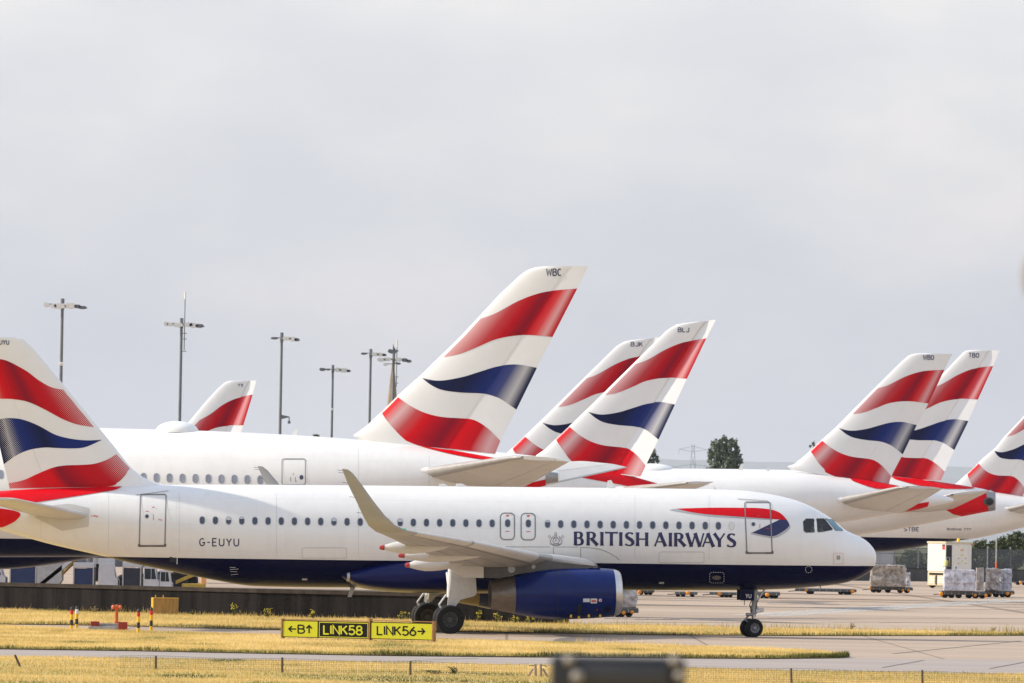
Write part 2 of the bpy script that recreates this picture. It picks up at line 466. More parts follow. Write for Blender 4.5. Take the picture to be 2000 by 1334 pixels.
def ribbon(pts, wd):
    """polyline with widths -> left and right edges with mitred joints"""
    Lr, Rr = [], []
    n = len(pts)
    for i in range(n):
        a = pts[max(i - 1, 0)]; b = pts[i]; c = pts[min(i + 1, n - 1)]
        d1 = Vector((b[0] - a[0], b[1] - a[1])); d2 = Vector((c[0] - b[0], c[1] - b[1]))
        if d1.length < 1e-9: d1 = d2
        if d2.length < 1e-9: d2 = d1
        d1.normalize(); d2.normalize()
        n1 = Vector((-d1.y, d1.x)); n2 = Vector((-d2.y, d2.x))
        nn = n1 + n2
        if nn.length < 1e-6: nn = n1
        nn.normalize()
        k = wd[i] / 2 / max(0.45, nn.dot(n1))
        Lr.append((b[0] + nn.x * k, b[1] + nn.y * k)); Rr.append((b[0] - nn.x * k, b[1] - nn.y * k))
    return Lr, Rr
def strokes_mesh(strokes, name, m, parent, mapper, off=0.010, doff=0.0012, step=None):
    """strokes: list of (points, widths) in the mapper's 2D space"""
    vs, fs = [], []
    for i, (pts, wd) in enumerate(strokes):
        if step: pts, wd = resample(pts, wd, step)
        a, b = ribbon(pts, wd)
        o = len(vs); n = len(pts)
        for p, q in zip(a, b):
            vs.append(mapper(p[0], p[1], off + doff * (i % 4))); vs.append(mapper(q[0], q[1], off + doff * (i % 4)))
        fs += [(o + 2 * j, o + 2 * j + 1, o + 2 * j + 3, o + 2 * j + 2) for j in range(n - 1)]
    return link_mesh(name, vs, fs, m, parent, smooth=False)
def sans_strokes(text, x0, y0, h, wt, gap=0.22, slope=0.0, sx=1.0, down=True, width=None):
    """text laid out from (x0,y0 baseline); down: y grows downwards (photo pixels)"""
    adv = 0; items = []
    for ch in text:
        w, st = SANS[ch]
        items.append((adv, st)); adv += w * sx + gap
    tot = (adv - gap) * h
    k = 1.0 if width is None else width / tot
    res = []
    for a, st in items:
        for s_ in st:
            pts = []
            for (x, y) in s_:
                X = (a + x * sx) * h * k
                pts.append((x0 + X, y0 + (X * slope - y * h if down else X * slope + y * h)))
            res.append((pts, [wt * h] * len(pts)))
    return res
def stem(x, y0=0, y1=1, w=.19):
    ys = [y0, y0 + (y1 - y0) * .12, y0 + (y1 - y0) * .5, y0 + (y1 - y0) * .88, y1]
    return ([(x, y) for y in ys], [w * 1.28, w * 1.03, w * .95, w * 1.03, w * 1.28])
def diag(a, b, w):
    pts = [(a[0] + (b[0] - a[0]) * t_, a[1] + (b[1] - a[1]) * t_) for t_ in (0, .12, .5, .88, 1)]
    return (pts, [w * 1.25, w * 1.03, w * .96, w * 1.03, w * 1.25])
FLARE = {
 'B': [stem(.11), ([(.1, .965), (.34, .965), (.47, .93), (.545, .85), (.555, .75), (.52, .62), (.42, .55), (.1, .53)], [.07, .07, .11, .17, .19, .15, .08, .06]),
       ([(.30, .53), (.46, .51), (.58, .43), (.62, .29), (.58, .14), (.45, .05), (.30, .035), (.1, .035)], [.06, .09, .16, .20, .16, .09, .07, .07])],
 'R': [stem(.11), ([(.1, .965), (.34, .965), (.48, .92), (.56, .83), (.57, .73), (.53, .60), (.42, .52), (.1, .50)], [.07, .07, .11, .18, .20, .15, .08, .06]), diag((.36, .5), (.80, 0.02), .2)],
 'I': [stem(.11)],
 'T': [([(0, .955), (.06, .955), (.47, .955), (.88, .955), (.94, .965)], [.15, .09, .08, .09, .15]), stem(.47, 0, .96)],
 'S': [([(.60, .87), (.50, .945), (.35, .965), (.20, .91), (.13, .78), (.17, .65), (.33, .54), (.50, .44), (.60, .32), (.60, .18), (.50, .07), (.34, .035), (.17, .06), (.05, .14)],
        [.13, .08, .07, .12, .17, .19, .21, .21, .19, .17, .11, .07, .08, .13])],
 'H': [stem(.11), stem(.78), ([(.11, .51), (.78, .51)], [.075, .075])],
 'A': [diag((.02, 0), (.40, 1), .085), diag((.38, 1), (.80, 0), .20), ([(.15, .33), (.62, .33)], [.07, .07])],
 'W': [diag((.05, 1), (.39, 0), .20), diag((.39, 0), (.68, .97), .085), diag((.65, 1), (1.00, 0), .20), diag((1.00, 0), (1.28, 1), .085)],
 'Y': [diag((.04, 1), (.42, .46), .19), diag((.80, 1), (.42, .46), .085), stem(.42, 0, .5)],
}
def flare_strokes(seq, x0, y0, h, slope, bold=1.0, thin=.022):
    res = []
    for ch, a in seq:
        for pts, wd in FLARE[ch]:
            q = []
            for x, y in pts:
                X = (a + x) * h
                q.append((x0 + X, y0 + X * slope - y * h))
            res.append((q, [(w * bold + thin) * h for w in wd]))
    return res
# ------------------------------------------------------------------ aircraft geometry
def each_stroke(strokes, name, m, parent, mapper, off=.01):
    for s_ in strokes: strokes_mesh([s_], name, m, parent, mapper, off=off)
def pchip(xk, yk, x):
    xk = np.asarray(xk, float); yk = np.asarray(yk, float)
    h = np.diff(xk); d = np.diff(yk) / h
    m = np.zeros_like(yk)
    m[0], m[-1] = d[0], d[-1]
    for i in range(1, len(xk) - 1):
        if d[i - 1] * d[i] > 0:
            w1 = 2 * h[i] + h[i - 1]; w2 = h[i] + 2 * h[i - 1]
            m[i] = (w1 + w2) / (w1 / d[i - 1] + w2 / d[i])
    x = np.clip(np.atleast_1d(np.asarray(x, float)), xk[0], xk[-1])
    i = np.clip(np.searchsorted(xk, x) - 1, 0, len(xk) - 2)
    t = (x - xk[i]) / h[i]
    return ((1 + 2 * t) * (1 - t) ** 2 * yk[i] + t * (1 - t) ** 2 * h[i] * m[i] + t * t * (3 - 2 * t) * yk[i + 1] + t * t * (t - 1) * h[i] * m[i + 1])

class Craft:
    """an aircraft's own frame: x forward, y to its left, z up, origin on the ground under the centreline"""
    def __init__(s, px, Y, heading, near, pitch=0.0, bank=0.0):
        s.loc0 = GX(px, Y)
        s.rot = (math.radians(bank), -math.radians(pitch), math.radians(heading))
        s.M = Matrix.Translation(s.loc0) @ Matrix.Rotation(math.radians(heading), 4, 'Z') @ Matrix.Rotation(-math.radians(pitch), 4, 'Y') @ Matrix.Rotation(math.radians(bank), 4, 'X')
        s.I = s.M.inverted()
        s.near = near                       # sign of local y on the side the camera sees
    def loc(s, px, py, y=0.0):
        o = s.I @ Vector((0, 0, H)); d = s.I.to_3x3() @ ray(px, py)
        return o + d * ((y - o.y) / d.y)
    def xz(s, px, py, y=0.0):
        p = s.loc(px, py, y); return (p.x, p.z)
    # fuselage ------------------------------------------------------
    def profile(s, top, bot, wr=0.955, ext_top=(), ext_bot=()):
        t = sorted([s.xz(*p) for p in top] + list(ext_top)); b = sorted([s.xz(*p) for p in bot] + list(ext_bot))
        s.tx, s.tz = np.array([p[0] for p in t]), np.array([p[1] for p in t])
        s.bx, s.bz = np.array([p[0] for p in b]), np.array([p[1] for p in b])
        s.x0, s.x1 = max(s.tx[0], s.bx[0]), min(s.tx[-1], s.bx[-1])
        s.wr = wr
        n = 1500
        s.gx = np.linspace(s.x0, s.x1, n)
        s.gt, s.gb = pchip(s.tx, s.tz, s.gx), pchip(s.bx, s.bz, s.gx)
        k = 25; ker = np.hanning(k + 2)[1:-1]; ker /= ker.sum()
        for nm in ('gt', 'gb'):
            a = getattr(s, nm); q = np.convolve(np.pad(a, k // 2, mode='edge'), ker, 'valid')
            w = np.clip(np.minimum(np.arange(n), n - 1 - np.arange(n)) / 60.0, 0, 1)
            setattr(s, nm, a * (1 - w) + q * w)
    def sec(s, x):
        t = float(np.interp(x, s.gx, s.gt)); b = float(np.interp(x, s.gx, s.gb))
        h = max((t - b) / 2, 0.01)
        return (t + b) / 2, h, h * s.wr
    def on(s, x, z, off=0.0, side=None):
        side = s.near if side is None else side
        zc, h, w = s.sec(x)
        q = max(-0.995, min(0.995, (z - zc) / h))
        y = w * math.sqrt(1 - q * q)
        n = Vector((0, y / (w * w), q / h)).normalized()
        return Vector((x, side * (y + n.y * off), zc + q * h + n.z * off))
    def onpx(s, px, py, off=0.0):
        y = s.near * 1.5
        for _ in range(14):
            p = s.loc(px, py, y)
            q = s.on(p.x, p.z)
            y = 0.5 * y + 0.5 * q.y
        p = s.loc(px, py, y)
        return s.on(p.x, p.z, off)
    def fuselage(s, m, parent, name="fuselage", n=112):
        L_ = s.x1 - s.x0
        u = np.linspace(0, 1, 150)
        xs = s.x0 + L_ * (0.5 - 0.5 * np.cos(np.pi * u)) if True else None
        xs = np.unique(np.concatenate([xs, s.x0 + L_ * (1 - (1 - np.linspace(0.97, 1, 14)) ** 1.5 * 0.2)]))
        vs, fs = [], []
        for x in xs:
            zc, h, w = s.sec(x)
            for i in range(n):
                a = 2 * math.pi * i / n
                vs.append((x, w * math.sin(a), zc + h * math.cos(a)))
        for j in range(len(xs) - 1):
            for i in range(n):
                k = (i + 1) % n
                fs.append((j * n + i, j * n + k, (j + 1) * n + k, (j + 1) * n + i))
        fs += [tuple(range(n - 1, -1, -1)), tuple(range((len(xs) - 1) * n, len(xs) * n))]
        o = link_mesh(name, vs, fs, m, parent, angle=60)
        bmx = bmesh.new(); bmx.from_mesh(o.data); bmesh.ops.recalc_face_normals(bmx, faces=bmx.faces[:]); bmx.to_mesh(o.data); bmx.free()
        return o

def patch(poly, mapper, name, m, parent, off=0.006, size=12.0, mirror=False):
    """a painted area: outline in the mapper's 2D space, subdivided so that it follows the skin"""
    bmx = bmesh.new()
    vs = [bmx.verts.new((p[0], p[1], 0)) for p in poly]
    bmx.faces.new(vs)
    bmesh.ops.triangulate(bmx, faces=bmx.faces[:], ngon_method='EAR_CLIP')
    for _ in range(7):
        ed = [e_ for e_ in bmx.edges if e_.calc_length() > size]
        if not ed: break
        bmesh.ops.subdivide_edges(bmx, edges=ed, cuts=1)
        bmesh.ops.triangulate(bmx, faces=[f for f in bmx.faces if len(f.verts) > 3])
    bmesh.ops.beautify_fill(bmx, faces=bmx.faces[:], edges=[e_ for e_ in bmx.edges if not e_.is_boundary])
    bmx.verts.index_update()
    P2 = [mapper(v.co.x, v.co.y, off) for v in bmx.verts]
    F2 = [tuple(v.index for v in f.verts) for f in bmx.faces]
    bmx.free()
    return link_mesh(name, P2, F2, m, parent, smooth=True, angle=80)

def smooth_poly(pts, k=4, closed=False):
    """Catmull-Rom through the points"""
    q = []
    n = len(pts)
    rng = range(n) if closed else range(n - 1)
    for i in rng:
        p0 = pts[(i - 1) % n] if closed or i > 0 else pts[0]
        p1, p2 = pts[i], pts[(i + 1) % n]
        p3 = pts[(i + 2) % n] if closed or i + 2 < n else pts[-1]
        for j in range(k):
            t = j / k
            q.append(tuple(0.5 * (2 * p1[a] + (p2[a] - p0[a]) * t + (2 * p0[a] - 5 * p1[a] + 4 * p2[a] - p3[a]) * t * t + (3 * p1[a] - p0[a] - 3 * p2[a] + p3[a]) * t ** 3) for a in (0, 1)))
    if not closed: q.append(tuple(pts[-1]))
    return q

def yt(c, th):
    c = min(max(c, 0.0), 1.0)
    return 5 * th * (0.2969 * math.sqrt(c) - 0.126 * c - 0.3516 * c * c + 0.2843 * c ** 3 - 0.1036 * c ** 4)
CS = [0, .004, .012, .03, .06, .1, .16, .24, .33, .43, .54, .65, .76, .87, .95, 1.0]

def foil(sections, name, m, parent, c0=0.0, c1=1.0, rot=None, angle=40):
    """lifting surface through sections (le, te, max thickness in metres, normal)"""
    cs = [c for c in CS if c0 < c < c1]
    cs = [c0] + cs + [c1]
    vs = []
    for le, te, th, nrm in sections:
        le, te, nrm = Vector(le), Vector(te), Vector(nrm).normalized()
        ring = [le + (te - le) * c + nrm * yt(c, th) for c in cs] + [le + (te - le) * c - nrm * yt(c, th) for c in reversed(cs)]
        vs += ring
    n = 2 * len(cs)
    if rot: vs = [rot @ v for v in vs]
    fs = []
    for j in range(len(sections) - 1):
        for i in range(n):
            k = (i + 1) % n
            fs.append((j * n + i, j * n + k, (j + 1) * n + k, (j + 1) * n + i))
    fs += [tuple(range(n - 1, -1, -1)), tuple(range((len(sections) - 1) * n, len(sections) * n))]
    o = link_mesh(name, vs, fs, m, parent, angle=angle)
    bmx = bmesh.new(); bmx.from_mesh(o.data)
    bmesh.ops.remove_doubles(bmx, verts=bmx.verts[:], dist=0.0004)
    bmesh.ops.recalc_face_normals(bmx, faces=bmx.faces[:]); bmx.to_mesh(o.data); bmx.free()
    return o

class Fin:
    """vertical tail from its outline in the photo, with (chord fraction, height fraction) coordinates"""
    def __init__(s, craft, le, te, hinge=0.70, th=0.55, defl=0.0):
        s.c = craft
        s.le = sorted((craft.xz(*p) for p in le), key=lambda p: p[1])
        s.te = sorted((craft.xz(*p) for p in te), key=lambda p: p[1])
        s.lz = [p[1] for p in s.le]; s.lx = [p[0] for p in s.le]
        s.tz = [p[1] for p in s.te]; s.tx = [p[0] for p in s.te]
        s.hinge, s.th = hinge, th
        a, b = s.pt(hinge, 0.0), s.pt(hinge, 1.0)
        ax = (b - a).normalized()
        s.R = Matrix.Translation(a) @ Matrix.Rotation(math.radians(defl), 4, ax) @ Matrix.Translation(-a)
    def ends(s, t):
        zl = s.lz[0] + (s.lz[-1] - s.lz[0]) * t; zt = s.tz[0] + (s.tz[-1] - s.tz[0]) * t
        return Vector((float(np.interp(zl, s.lz, s.lx)), 0, zl)), Vector((float(np.interp(zt, s.tz, s.tx)), 0, zt))
    def thick(s, t):
        a, b = s.ends(t)
        return min(0.105 * (b - a).length, s.th * (1 - 0.62 * t))
    def pt(s, c, t):
        a, b = s.ends(t); return a + (b - a) * c
    def inv(s, x, z):
        t = (z - s.tz[0]) / (s.tz[-1] - s.tz[0])
        for _ in range(25):
            a, b = s.ends(t)
            c = (x - a.x) / (b.x - a.x)
            zz = a.z + (b.z - a.z) * c
            t += 0.8 * (z - zz) / (s.tz[-1] - s.tz[0])
        return c, t
    def invpx(s, px, py): return s.inv(*s.c.xz(px, py, 0))
    def surf(s, c, t, off, side):
        p = s.pt(c, t)
        p = Vector((p.x, side * (yt(c, s.thick(t)) + off), p.z))
        return s.R @ p if c > s.hinge else p
    def build(s, parent, m="paint_white", ts=None):
        # sections at every outline point so that fillet and rounded tip survive
        ts = sorted(set([0, .1, .2, .3, .4, .5, .6, .7, .8, .9, 1.0] + [(z - s.lz[0]) / (s.lz[-1] - s.lz[0]) for z in s.lz]))
        sec = [(*s.ends(t), s.thick(t), (0, 1, 0)) for t in ts]
        s.fin = foil(sec, "tail_fin", m, parent, 0, s.hinge - 0.0012)
        s.rud = foil(sec, "rudder", m, parent, s.hinge + 0.0012, 1, rot=s.R)
        return s.fin, s.rud
    def band(s, up, lo, m, both=True):
        """flag stripe between two curves given in (c,t)"""
        def rs(cv, n):
            cv = smooth_poly(cv, 6)
            d = np.cumsum([0] + [math.hypot(b[0] - a[0], b[1] - a[1]) for a, b in zip(cv, cv[1:])])
            q = np.linspace(0, d[-1], n)
            return list(zip(np.interp(q, d, [p[0] for p in cv]), np.interp(q, d, [p[1] for p in cv])))
        n, k = 40, 9
        U, L_ = rs(up, n), rs(lo, n)
        bmx = bmesh.new()
        g = [[bmx.verts.new((a[0] + (b[0] - a[0]) * j / k, a[1] + (b[1] - a[1]) * j / k, 0)) for j in range(k + 1)] for a, b in zip(U, L_)]
        for i in range(n - 1):
            for j in range(k):
                try: bmx.faces.new((g[i][j], g[i][j + 1], g[i + 1][j + 1], g[i + 1][j]))
                except ValueError: pass
        bmesh.ops.bisect_plane(bmx, geom=bmx.verts[:] + bmx.edges[:] + bmx.faces[:], plane_co=(s.hinge, 0, 0), plane_no=(1, 0, 0))
        bmx.verts.index_update()
        for which, par in ((0, s.fin), (1, s.rud)):
            fc = [f for f in bmx.faces if (f.calc_center_median().x > s.hinge) == bool(which)]
            if not fc: continue
            idx = {}; vs, cc = [], []
            fs = []
            for side in ((1, -1) if both else (s.c.near,)):
                for f in fc:
                    ids = []
                    for v in f.verts:
                        key = (v.index, side)
                        if key not in idx:
                            idx[key] = len(vs)
                            c = min(max(v.co.x, s.hinge + 1e-4), 1.0) if which else min(v.co.x, s.hinge - 1e-4)
                            c = max(c, 0.002)
                            vs.append(s.surf(c, v.co.y, 0.008, side)); cc.append(float(v.co.x))
                        ids.append(idx[key])
                    fs.append(tuple(ids))
            link_mesh("flag_stripe", vs, fs, m, par, angle=80, tri_attr=("chord", cc))
        bmx.free()
    def text(s, txt, x0, y0, h, width, m="letter_navy", wt=.175, slope=0.018):
        st = sans_strokes(txt, x0, y0, h, wt, gap=.26, slope=slope, width=width)
        def mp_(px, py, off):
            c, t = s.invpx(px, py); return s.surf(c, t, off, s.c.near)
        strokes_mesh(st, "registration_letters", m, s.fin, mp_, off=0.02)

def tailplane(c, near_root, near_tip, yr, ytp, m, parent, th=0.45, drop=0.0, split=0.72, both=True, lead=False):
    """near_root/near_tip: ((LE px,py),(TE px,py)) on the planes |y|=yr and |y|=ytp"""
    a, b = (c.loc(*near_root[0], c.near * yr), c.loc(*near_root[1], c.near * yr))
    d, e_ = (c.loc(*near_tip[0], c.near * ytp), c.loc(*near_tip[1], c.near * ytp))
    for sg in ((1, -1) if both else (1,)):
        fl = lambda v: Vector((v.x, v.y * sg, v.z))
        in_a, in_b = fl(a + (a - d) * 0.12), fl(b + (b - e_) * 0.12)
        sec = [(in_a, in_b, th * 1.05, (0, 0, 1)), (fl(a), fl(b), th, (0, 0, 1)), (fl(a.lerp(d, .5)), fl(b.lerp(e_, .5)), th * .7, (0, 0, 1)),
               (fl(a.lerp(d, .96)), fl(b.lerp(e_, .96)), th * .42, (0, 0, 1)), (fl(d + (e_ - d) * .12), fl(e_), th * .25, (0, 0, 1))]
        o = foil(sec, "tailplane", m, parent, 0, split - .006)
        if lead:
            foil([(p_ + (p_ - q_) * .004, q_, t_ * 1.04 + .012, n_) for p_, q_, t_, n_ in sec[1:]], "leading_edge", "wing_grey", o, 0, .075)
        h0 = fl(a.lerp(b, split)); h1 = fl(d.lerp(e_, split))
        ax = (h1 - h0).normalized()
        R = Matrix.Translation(h0) @ Matrix.Rotation(math.radians(drop * sg), 4, ax) @ Matrix.Translation(-h0)
        foil(sec, "elevator", m, o, split + .006, 1, rot=R)
    return a, b, d, e_

def wheel(parent, x, y, z, r, wd, side, rim="rim_grey", steer=0.0, piv=None):
    """tyre with its rim; the axle runs along the craft's y"""
    R = Matrix.Identity(4)
    if steer: R = Matrix.Translation(piv) @ Matrix.Rotation(math.radians(steer), 4, 'Z') @ Matrix.Translation(-Vector(piv))
    ax = R.to_3x3() @ Vector((0, side, 0))
    o = R @ Vector((x, y, z))
    h = wd / 2
    t_ = MB()
    t_.lathe([(-h * .6, r * .55), (-h * .95, r * .62), (-h, r * .78), (-h * .9, r * .92), (-h * .62, r * .985), (-h * .42, r), (-h * .40, r * .985), (-h * .34, r * .985), (-h * .32, r), (-.03 * h, r), (0, r * .985), (.03 * h, r),
              (h * .32, r), (h * .34, r * .985), (h * .40, r * .985), (h * .42, r), (h * .62, r * .985), (h * .9, r * .92), (h, r * .78), (h * .95, r * .62), (h * .6, r * .55)], o, ax, "tyre", 40)
    w = t_.build("wheel", parent)
    q = MB()
    q.lathe([(h * .55, r * .57), (h * .72, r * .55), (h * .66, r * .50), (h * .45, r * .46), (h * .35, r * .30), (h * .5, r * .24), (h * .72, r * .20), (h * .74, r * .0)], o, ax, rim, 32)
    q.lathe([(-h * .55, r * .57), (-h * .6, 0.0)], o, ax, rim, 24)
    for i in range(9):
        a = 2 * math.pi * i / 9
        u = ax.orthogonal().normalized(); v = ax.cross(u)
        p = o + (u * math.cos(a) + v * math.sin(a)) * r * .38 + ax * h * .38
        q.cyl(p, p + ax * h * .12, r * .045, "dark_inside", n=8)
    q.build("rim", w)
    return w
# ------------------------------------------------------------------ the taxiing airliner
def px_line(pts): return smooth_poly(pts, 5)
A = Craft(1160, 256.0, 7.4, -1, pitch=0.30, bank=0.65)
A.profile(
    top=[(1711.5, 1090), (1709.5, 1079), (1702, 1066), (1686, 1052), (1666, 1042.5), (1648, 1034), (1635, 1021), (1614, 1006.5), (1593, 994), (1560, 979), (1528, 970), (1495, 963.5), (1446, 957.5), (1365, 955), (1200, 953), (1000, 951), (700, 948), (420, 946.5), (300, 947), (200, 950), (120, 953), (40, 957), (-40, 963), (-84, 968)],
    bot=[(1711.5, 1090), (1708, 1105), (1691, 1121), (1668, 1133), (1642, 1140), (1593, 1146), (1528, 1150.6), (1446, 1153), (1300, 1153), (1100, 1151), (800, 1148), (600, 1147), (500, 1145), (413, 1132), (325, 1114), (257, 1100), (207, 1087.5), (165, 1078), (103, 1064), (47, 1048.5), (0, 1035), (-50, 1015), (-84, 990)])
two_tone("hull_near", 2.93, NAVY, WHITE)
mat("nav_green", (0.02, 0.55, 0.30), 0.2, coat=.5)
mat("latch_yellow", (0.75, 0.45, 0.02), 0.5)
jet = thing("airliner", A.loc0, 0, "white airliner with navy belly and big dark lettering, taxiing in front of all the others", "airliner", None, rot=A.rot)
fus = A.fuselage("hull_near", jet)
TXT = []
# belly fairing with its pointed rear end
fr = []
zs = lambda px, py: A.xz(px, py, -1.9)
fa = MB()
st = [(664, 1124.5, 1126, 1.10), (669, 1119.5, 1129.5, 1.36), (680, 1113.5, 1136, 1.60), (697, 1106.5, 1145, 1.80), (730, 1096, 1152, 2.0), (775, 1088, 1156.5, 2.12), (840, 1083, 1158.5, 2.2), (930, 1081, 1159, 2.24), (1040, 1083, 1159, 2.2), (1110, 1092, 1158, 2.10), (1150, 1106, 1156, 1.97), (1190, 1128, 1153.5, 1.5)]
vs, fs = [], []
NS = 40
_k = [s_[0] for s_ in st]; _q = np.concatenate([np.linspace(664, 700, 14), np.linspace(706, 1190, 40)])
st = [tuple(float(pchip(_k, [s_[i] for s_ in st], x)[0]) for i in range(4)) for x in _q]
def fair_ring(px, t_, b_, w, grow=0.0):
    (x, zt), (_, zb) = A.xz(px, t_, -1.2), A.xz(px, b_, -0.3)
    r = []
    for i in range(NS):
        a = 2 * math.pi * i / NS; sx, cx = math.sin(a), math.cos(a)
        r.append((x, (w + grow) * math.copysign(abs(sx) ** .8, sx), (zt + zb) / 2 + ((zt - zb) / 2 + grow) * math.copysign(abs(cx) ** .8, cx)))
    return r
for px, t_, b_, w in st:
    (x, zt), (_, zb) = A.xz(px, t_, -1.2), A.xz(px, b_, -0.3)
    for i in range(NS):
        a = 2 * math.pi * i / NS
        sx, cx = math.sin(a), math.cos(a)
        vs.append((x, w * math.copysign(abs(sx) ** .8, sx), (zt + zb) / 2 + (zt - zb) / 2 * math.copysign(abs(cx) ** .8, cx)))
for j in range(len(st) - 1):
    for i in range(NS):
        k = (i + 1) % NS
        fs.append((j * NS + i, j * NS + k, (j + 1) * NS + k, (j + 1) * NS + i))
fs += [tuple(range(NS - 1, -1, -1)), tuple(range((len(st) - 1) * NS, len(st) * NS))]
fair = link_mesh("belly_fairing", vs, fs, "fairing_sky_sheen", jet, angle=50)
band = [tuple(float(pchip([s_[0] for s_ in st], [s_[i] for s_ in st], x)[0]) for i in range(4)) for x in (676.5, 679, 681.5)]
bv = sum((fair_ring(*s_, grow=.012) for s_ in band), [])
link_mesh("fairing_band", bv, [(j * NS + i, j * NS + (i + 1) % NS, (j + 1) * NS + (i + 1) % NS, (j + 1) * NS + i) for j in range(2) for i in range(NS)], "wing_pale", fair)

# tail fin
AF = Fin(A, le=[(330, 949), (300, 942), (278, 931), (262, 919), (250, 907), (220, 868), (187, 828), (150, 783), (119, 745), (85, 704), (62, 677), (52, 668), (44, 662), (35, 659)],
         te=[(19, 955), (7, 905), (-8, 840), (-26, 757), (-48, 660)], hinge=0.72, th=0.62)
AF.build(jet)
z1 = lambda pts: [(x / 3.994, 640 + y / 3.994) for x, y in pts]
def ext(pts, back):                      # carry a stripe's visible curve on to the trailing edge outside the frame
    return pts + back
up = z1([(492, 484), (400, 465), (300, 410), (200, 335), (70, 265), (0, 245)]) + [(-14, 699), (-34, 699)]
lo = z1([(732, 776), (600, 755), (480, 710), (350, 640), (220, 580), (100, 558), (0, 555)]) + [(-12, 780), (-21, 783)]
cvt = lambda pts, mx=1.0: [(min(max(c, 0.004), mx), t) for c, t in (AF.invpx(*p) for p in pts)]
AF.band(cvt(up), cvt(lo), "stripe_top_near")
up = z1([(790, 874), (680, 879), (560, 868), (430, 835), (300, 765), (180, 718), (80, 705), (0, 712)]) + [(-5, 822), (-12, 826)]
lo = z1([(790, 876), (740, 900), (650, 935), (550, 942), (430, 938), (340, 935), (220, 955), (120, 1000), (30, 1065)]) + [(6.5, 907.5)]
AF.band(cvt(up), cvt(lo), "stripe_mid_near")
up = z1([(908, 985), (830, 1030), (740, 1060), (640, 1070), (500, 1075), (400, 1095), (280, 1145), (180, 1190), (66, 1214)])
lo = z1([(1012, 1095), (960, 1165), (900, 1222), (830, 1258), (740, 1266), (600, 1266), (400, 1264), (200, 1262), (76, 1258)])
AF.band(cvt(up), [(c, max(t, .003)) for c, t in cvt(lo)], "stripe_low_near")
AF.text("EUYU", -7, 672.5, 8.2, 24)
# red sweep of the tail cone
mpA = lambda px, py, off: A.onpx(px, py, off)
patch(px_line([(-70, 968), (-30, 963), (15, 957.5), (60, 954.5), (120, 953.5), (180, 952), (238, 950.5)]) + px_line([(238, 950.5), (225, 957), (200, 960.5), (150, 959), (100, 960), (82, 965), (70, 974), (63, 981), (40, 986), (0, 986), (-70, 990)])[1:], mpA, "tail_sweep", "paint_red", fus, off=0.022, size=5)
patch(px_line([(-70, 985), (0, 993), (30, 998), (40, 1005), (30, 1017), (15, 1025), (0, 1029.5), (-30, 1028), (-70, 1008)]), mpA, "tail_sweep", "paint_red", fus, off=0.022, size=5)

# tailplane
tailplane(A, ((176, 1008), (55, 1004)), ((33, 975), (-54, 973)), 1.0, 6.2, "wing_pale", jet, th=.38, drop=0)
patch([(68, 1010), (102, 988), (136, 984.5), (174, 993), (172.5, 1028), (121, 1036)], mpA, "trim_plate", "wing_pale", fus, off=0.012)
ln = lambda pts, w=1.0, m="panel_line", nm="panel_line", par=None, off=.009: strokes_mesh([(pts, [w] * len(pts))], nm, m, par or fus, mpA, off=off, step=10)
ln([(136, 984.5), (139, 1005), (134, 1034)], .8); ln([(102, 988), (136, 984.5), (174, 993), (172.5, 1028), (121, 1036), (68, 1010)], .7)

# doors
def rr(x0, y0, x1, y1, r, sk=0.0):
    """rounded rectangle outline in photo pixels; sk leans it"""
    p = arc(x1 - r, y0 + r, r, r, -90, 0, 5) + arc(x1 - r, y1 - r, r, r, 0, 90, 5) + arc(x0 + r, y1 - r, r, r, 90, 180, 5) + arc(x0 + r, y0 + r, r, r, 180, 270, 5)
    return [(x + sk * (y - y0), y) for x, y in p]
def door(x0, y0, x1, y1, r, w, m, sk, sill=True, par=jet):
    p = rr(x0, y0, x1, y1, r, sk)
    o = strokes_mesh([(p + p[:2], [w] * (len(p) + 2))], "door", m, par, mpA, off=0.016, step=8)
    if sill:
        strokes_mesh([([(x0 + sk * (y1 - y0) - 1, y1), (x1 + sk * (y1 - y0) + 1, y1)], [3.4, 3.4]), ([(x0 + sk * (y1 - y0) - .5, y1 - 4), (x0 + sk * (y1 - y0) - .5, y1 + 1)], [4, 4]), ([(x1 + sk * (y1 - y0) + .5, y1 - 4), (x1 + sk * (y1 - y0) + .5, y1 + 1)], [4, 4])], "door_sill", "seal_brown", o, mpA, off=0.022)
    return o
d1 = door(274.5, 966, 324.5, 1066, 4, 2.3, "seal_grey", -0.025)
ln([(266, 967), (292, 964), (329, 959)], .8, "seal_grey", "rain_gutter", d1, .02)
patch(arc(287, 1008.5, 3.6, 3.8, 0, 342, 16), mpA, "door_window", "glass_cabin", d1, off=.02)
each_stroke([([(299.5, 1005), (299.5, 1016)], [1.0, 1.0]), ([(297, 991), (302, 991)], [1.6, 1.6]), ([(309, 1015), (317, 1016)], [1.2, 1.2]), ([(284, 999), (291, 999)], [1, 1])], "door_placard", "placard_red", d1, mpA, off=.02)
ln([(176, 1008), (193, 1008)], .8, "placard_red", "placard", None, .02)
ln([(183, 1006), (190, 1010)], 1.2, "placard_red", "placard", None, .02)
d2 = door(1454.5, 981, 1504, 1080, 4, 2.3, "seal_grey", 0.042)
ln([(1440, 975), (1474, 977), (1500, 979)], .8, "seal_grey", "rain_gutter", d2, .02)
patch(arc(1471.3, 1024, 3.6, 3.8, 0, 342, 16), mpA, "door_window", "glass_cabin", d2, off=.026)
each_stroke([([(1484, 1024), (1484, 1032)], [1.0, 1.0]), ([(1478, 1008), (1484, 1007.5)], [1.6, 1.6]), ([(1496, 1032), (1502, 1032.5)], [1.2, 1.2])], "door_placard", "placard_red", d2, mpA, off=.026)

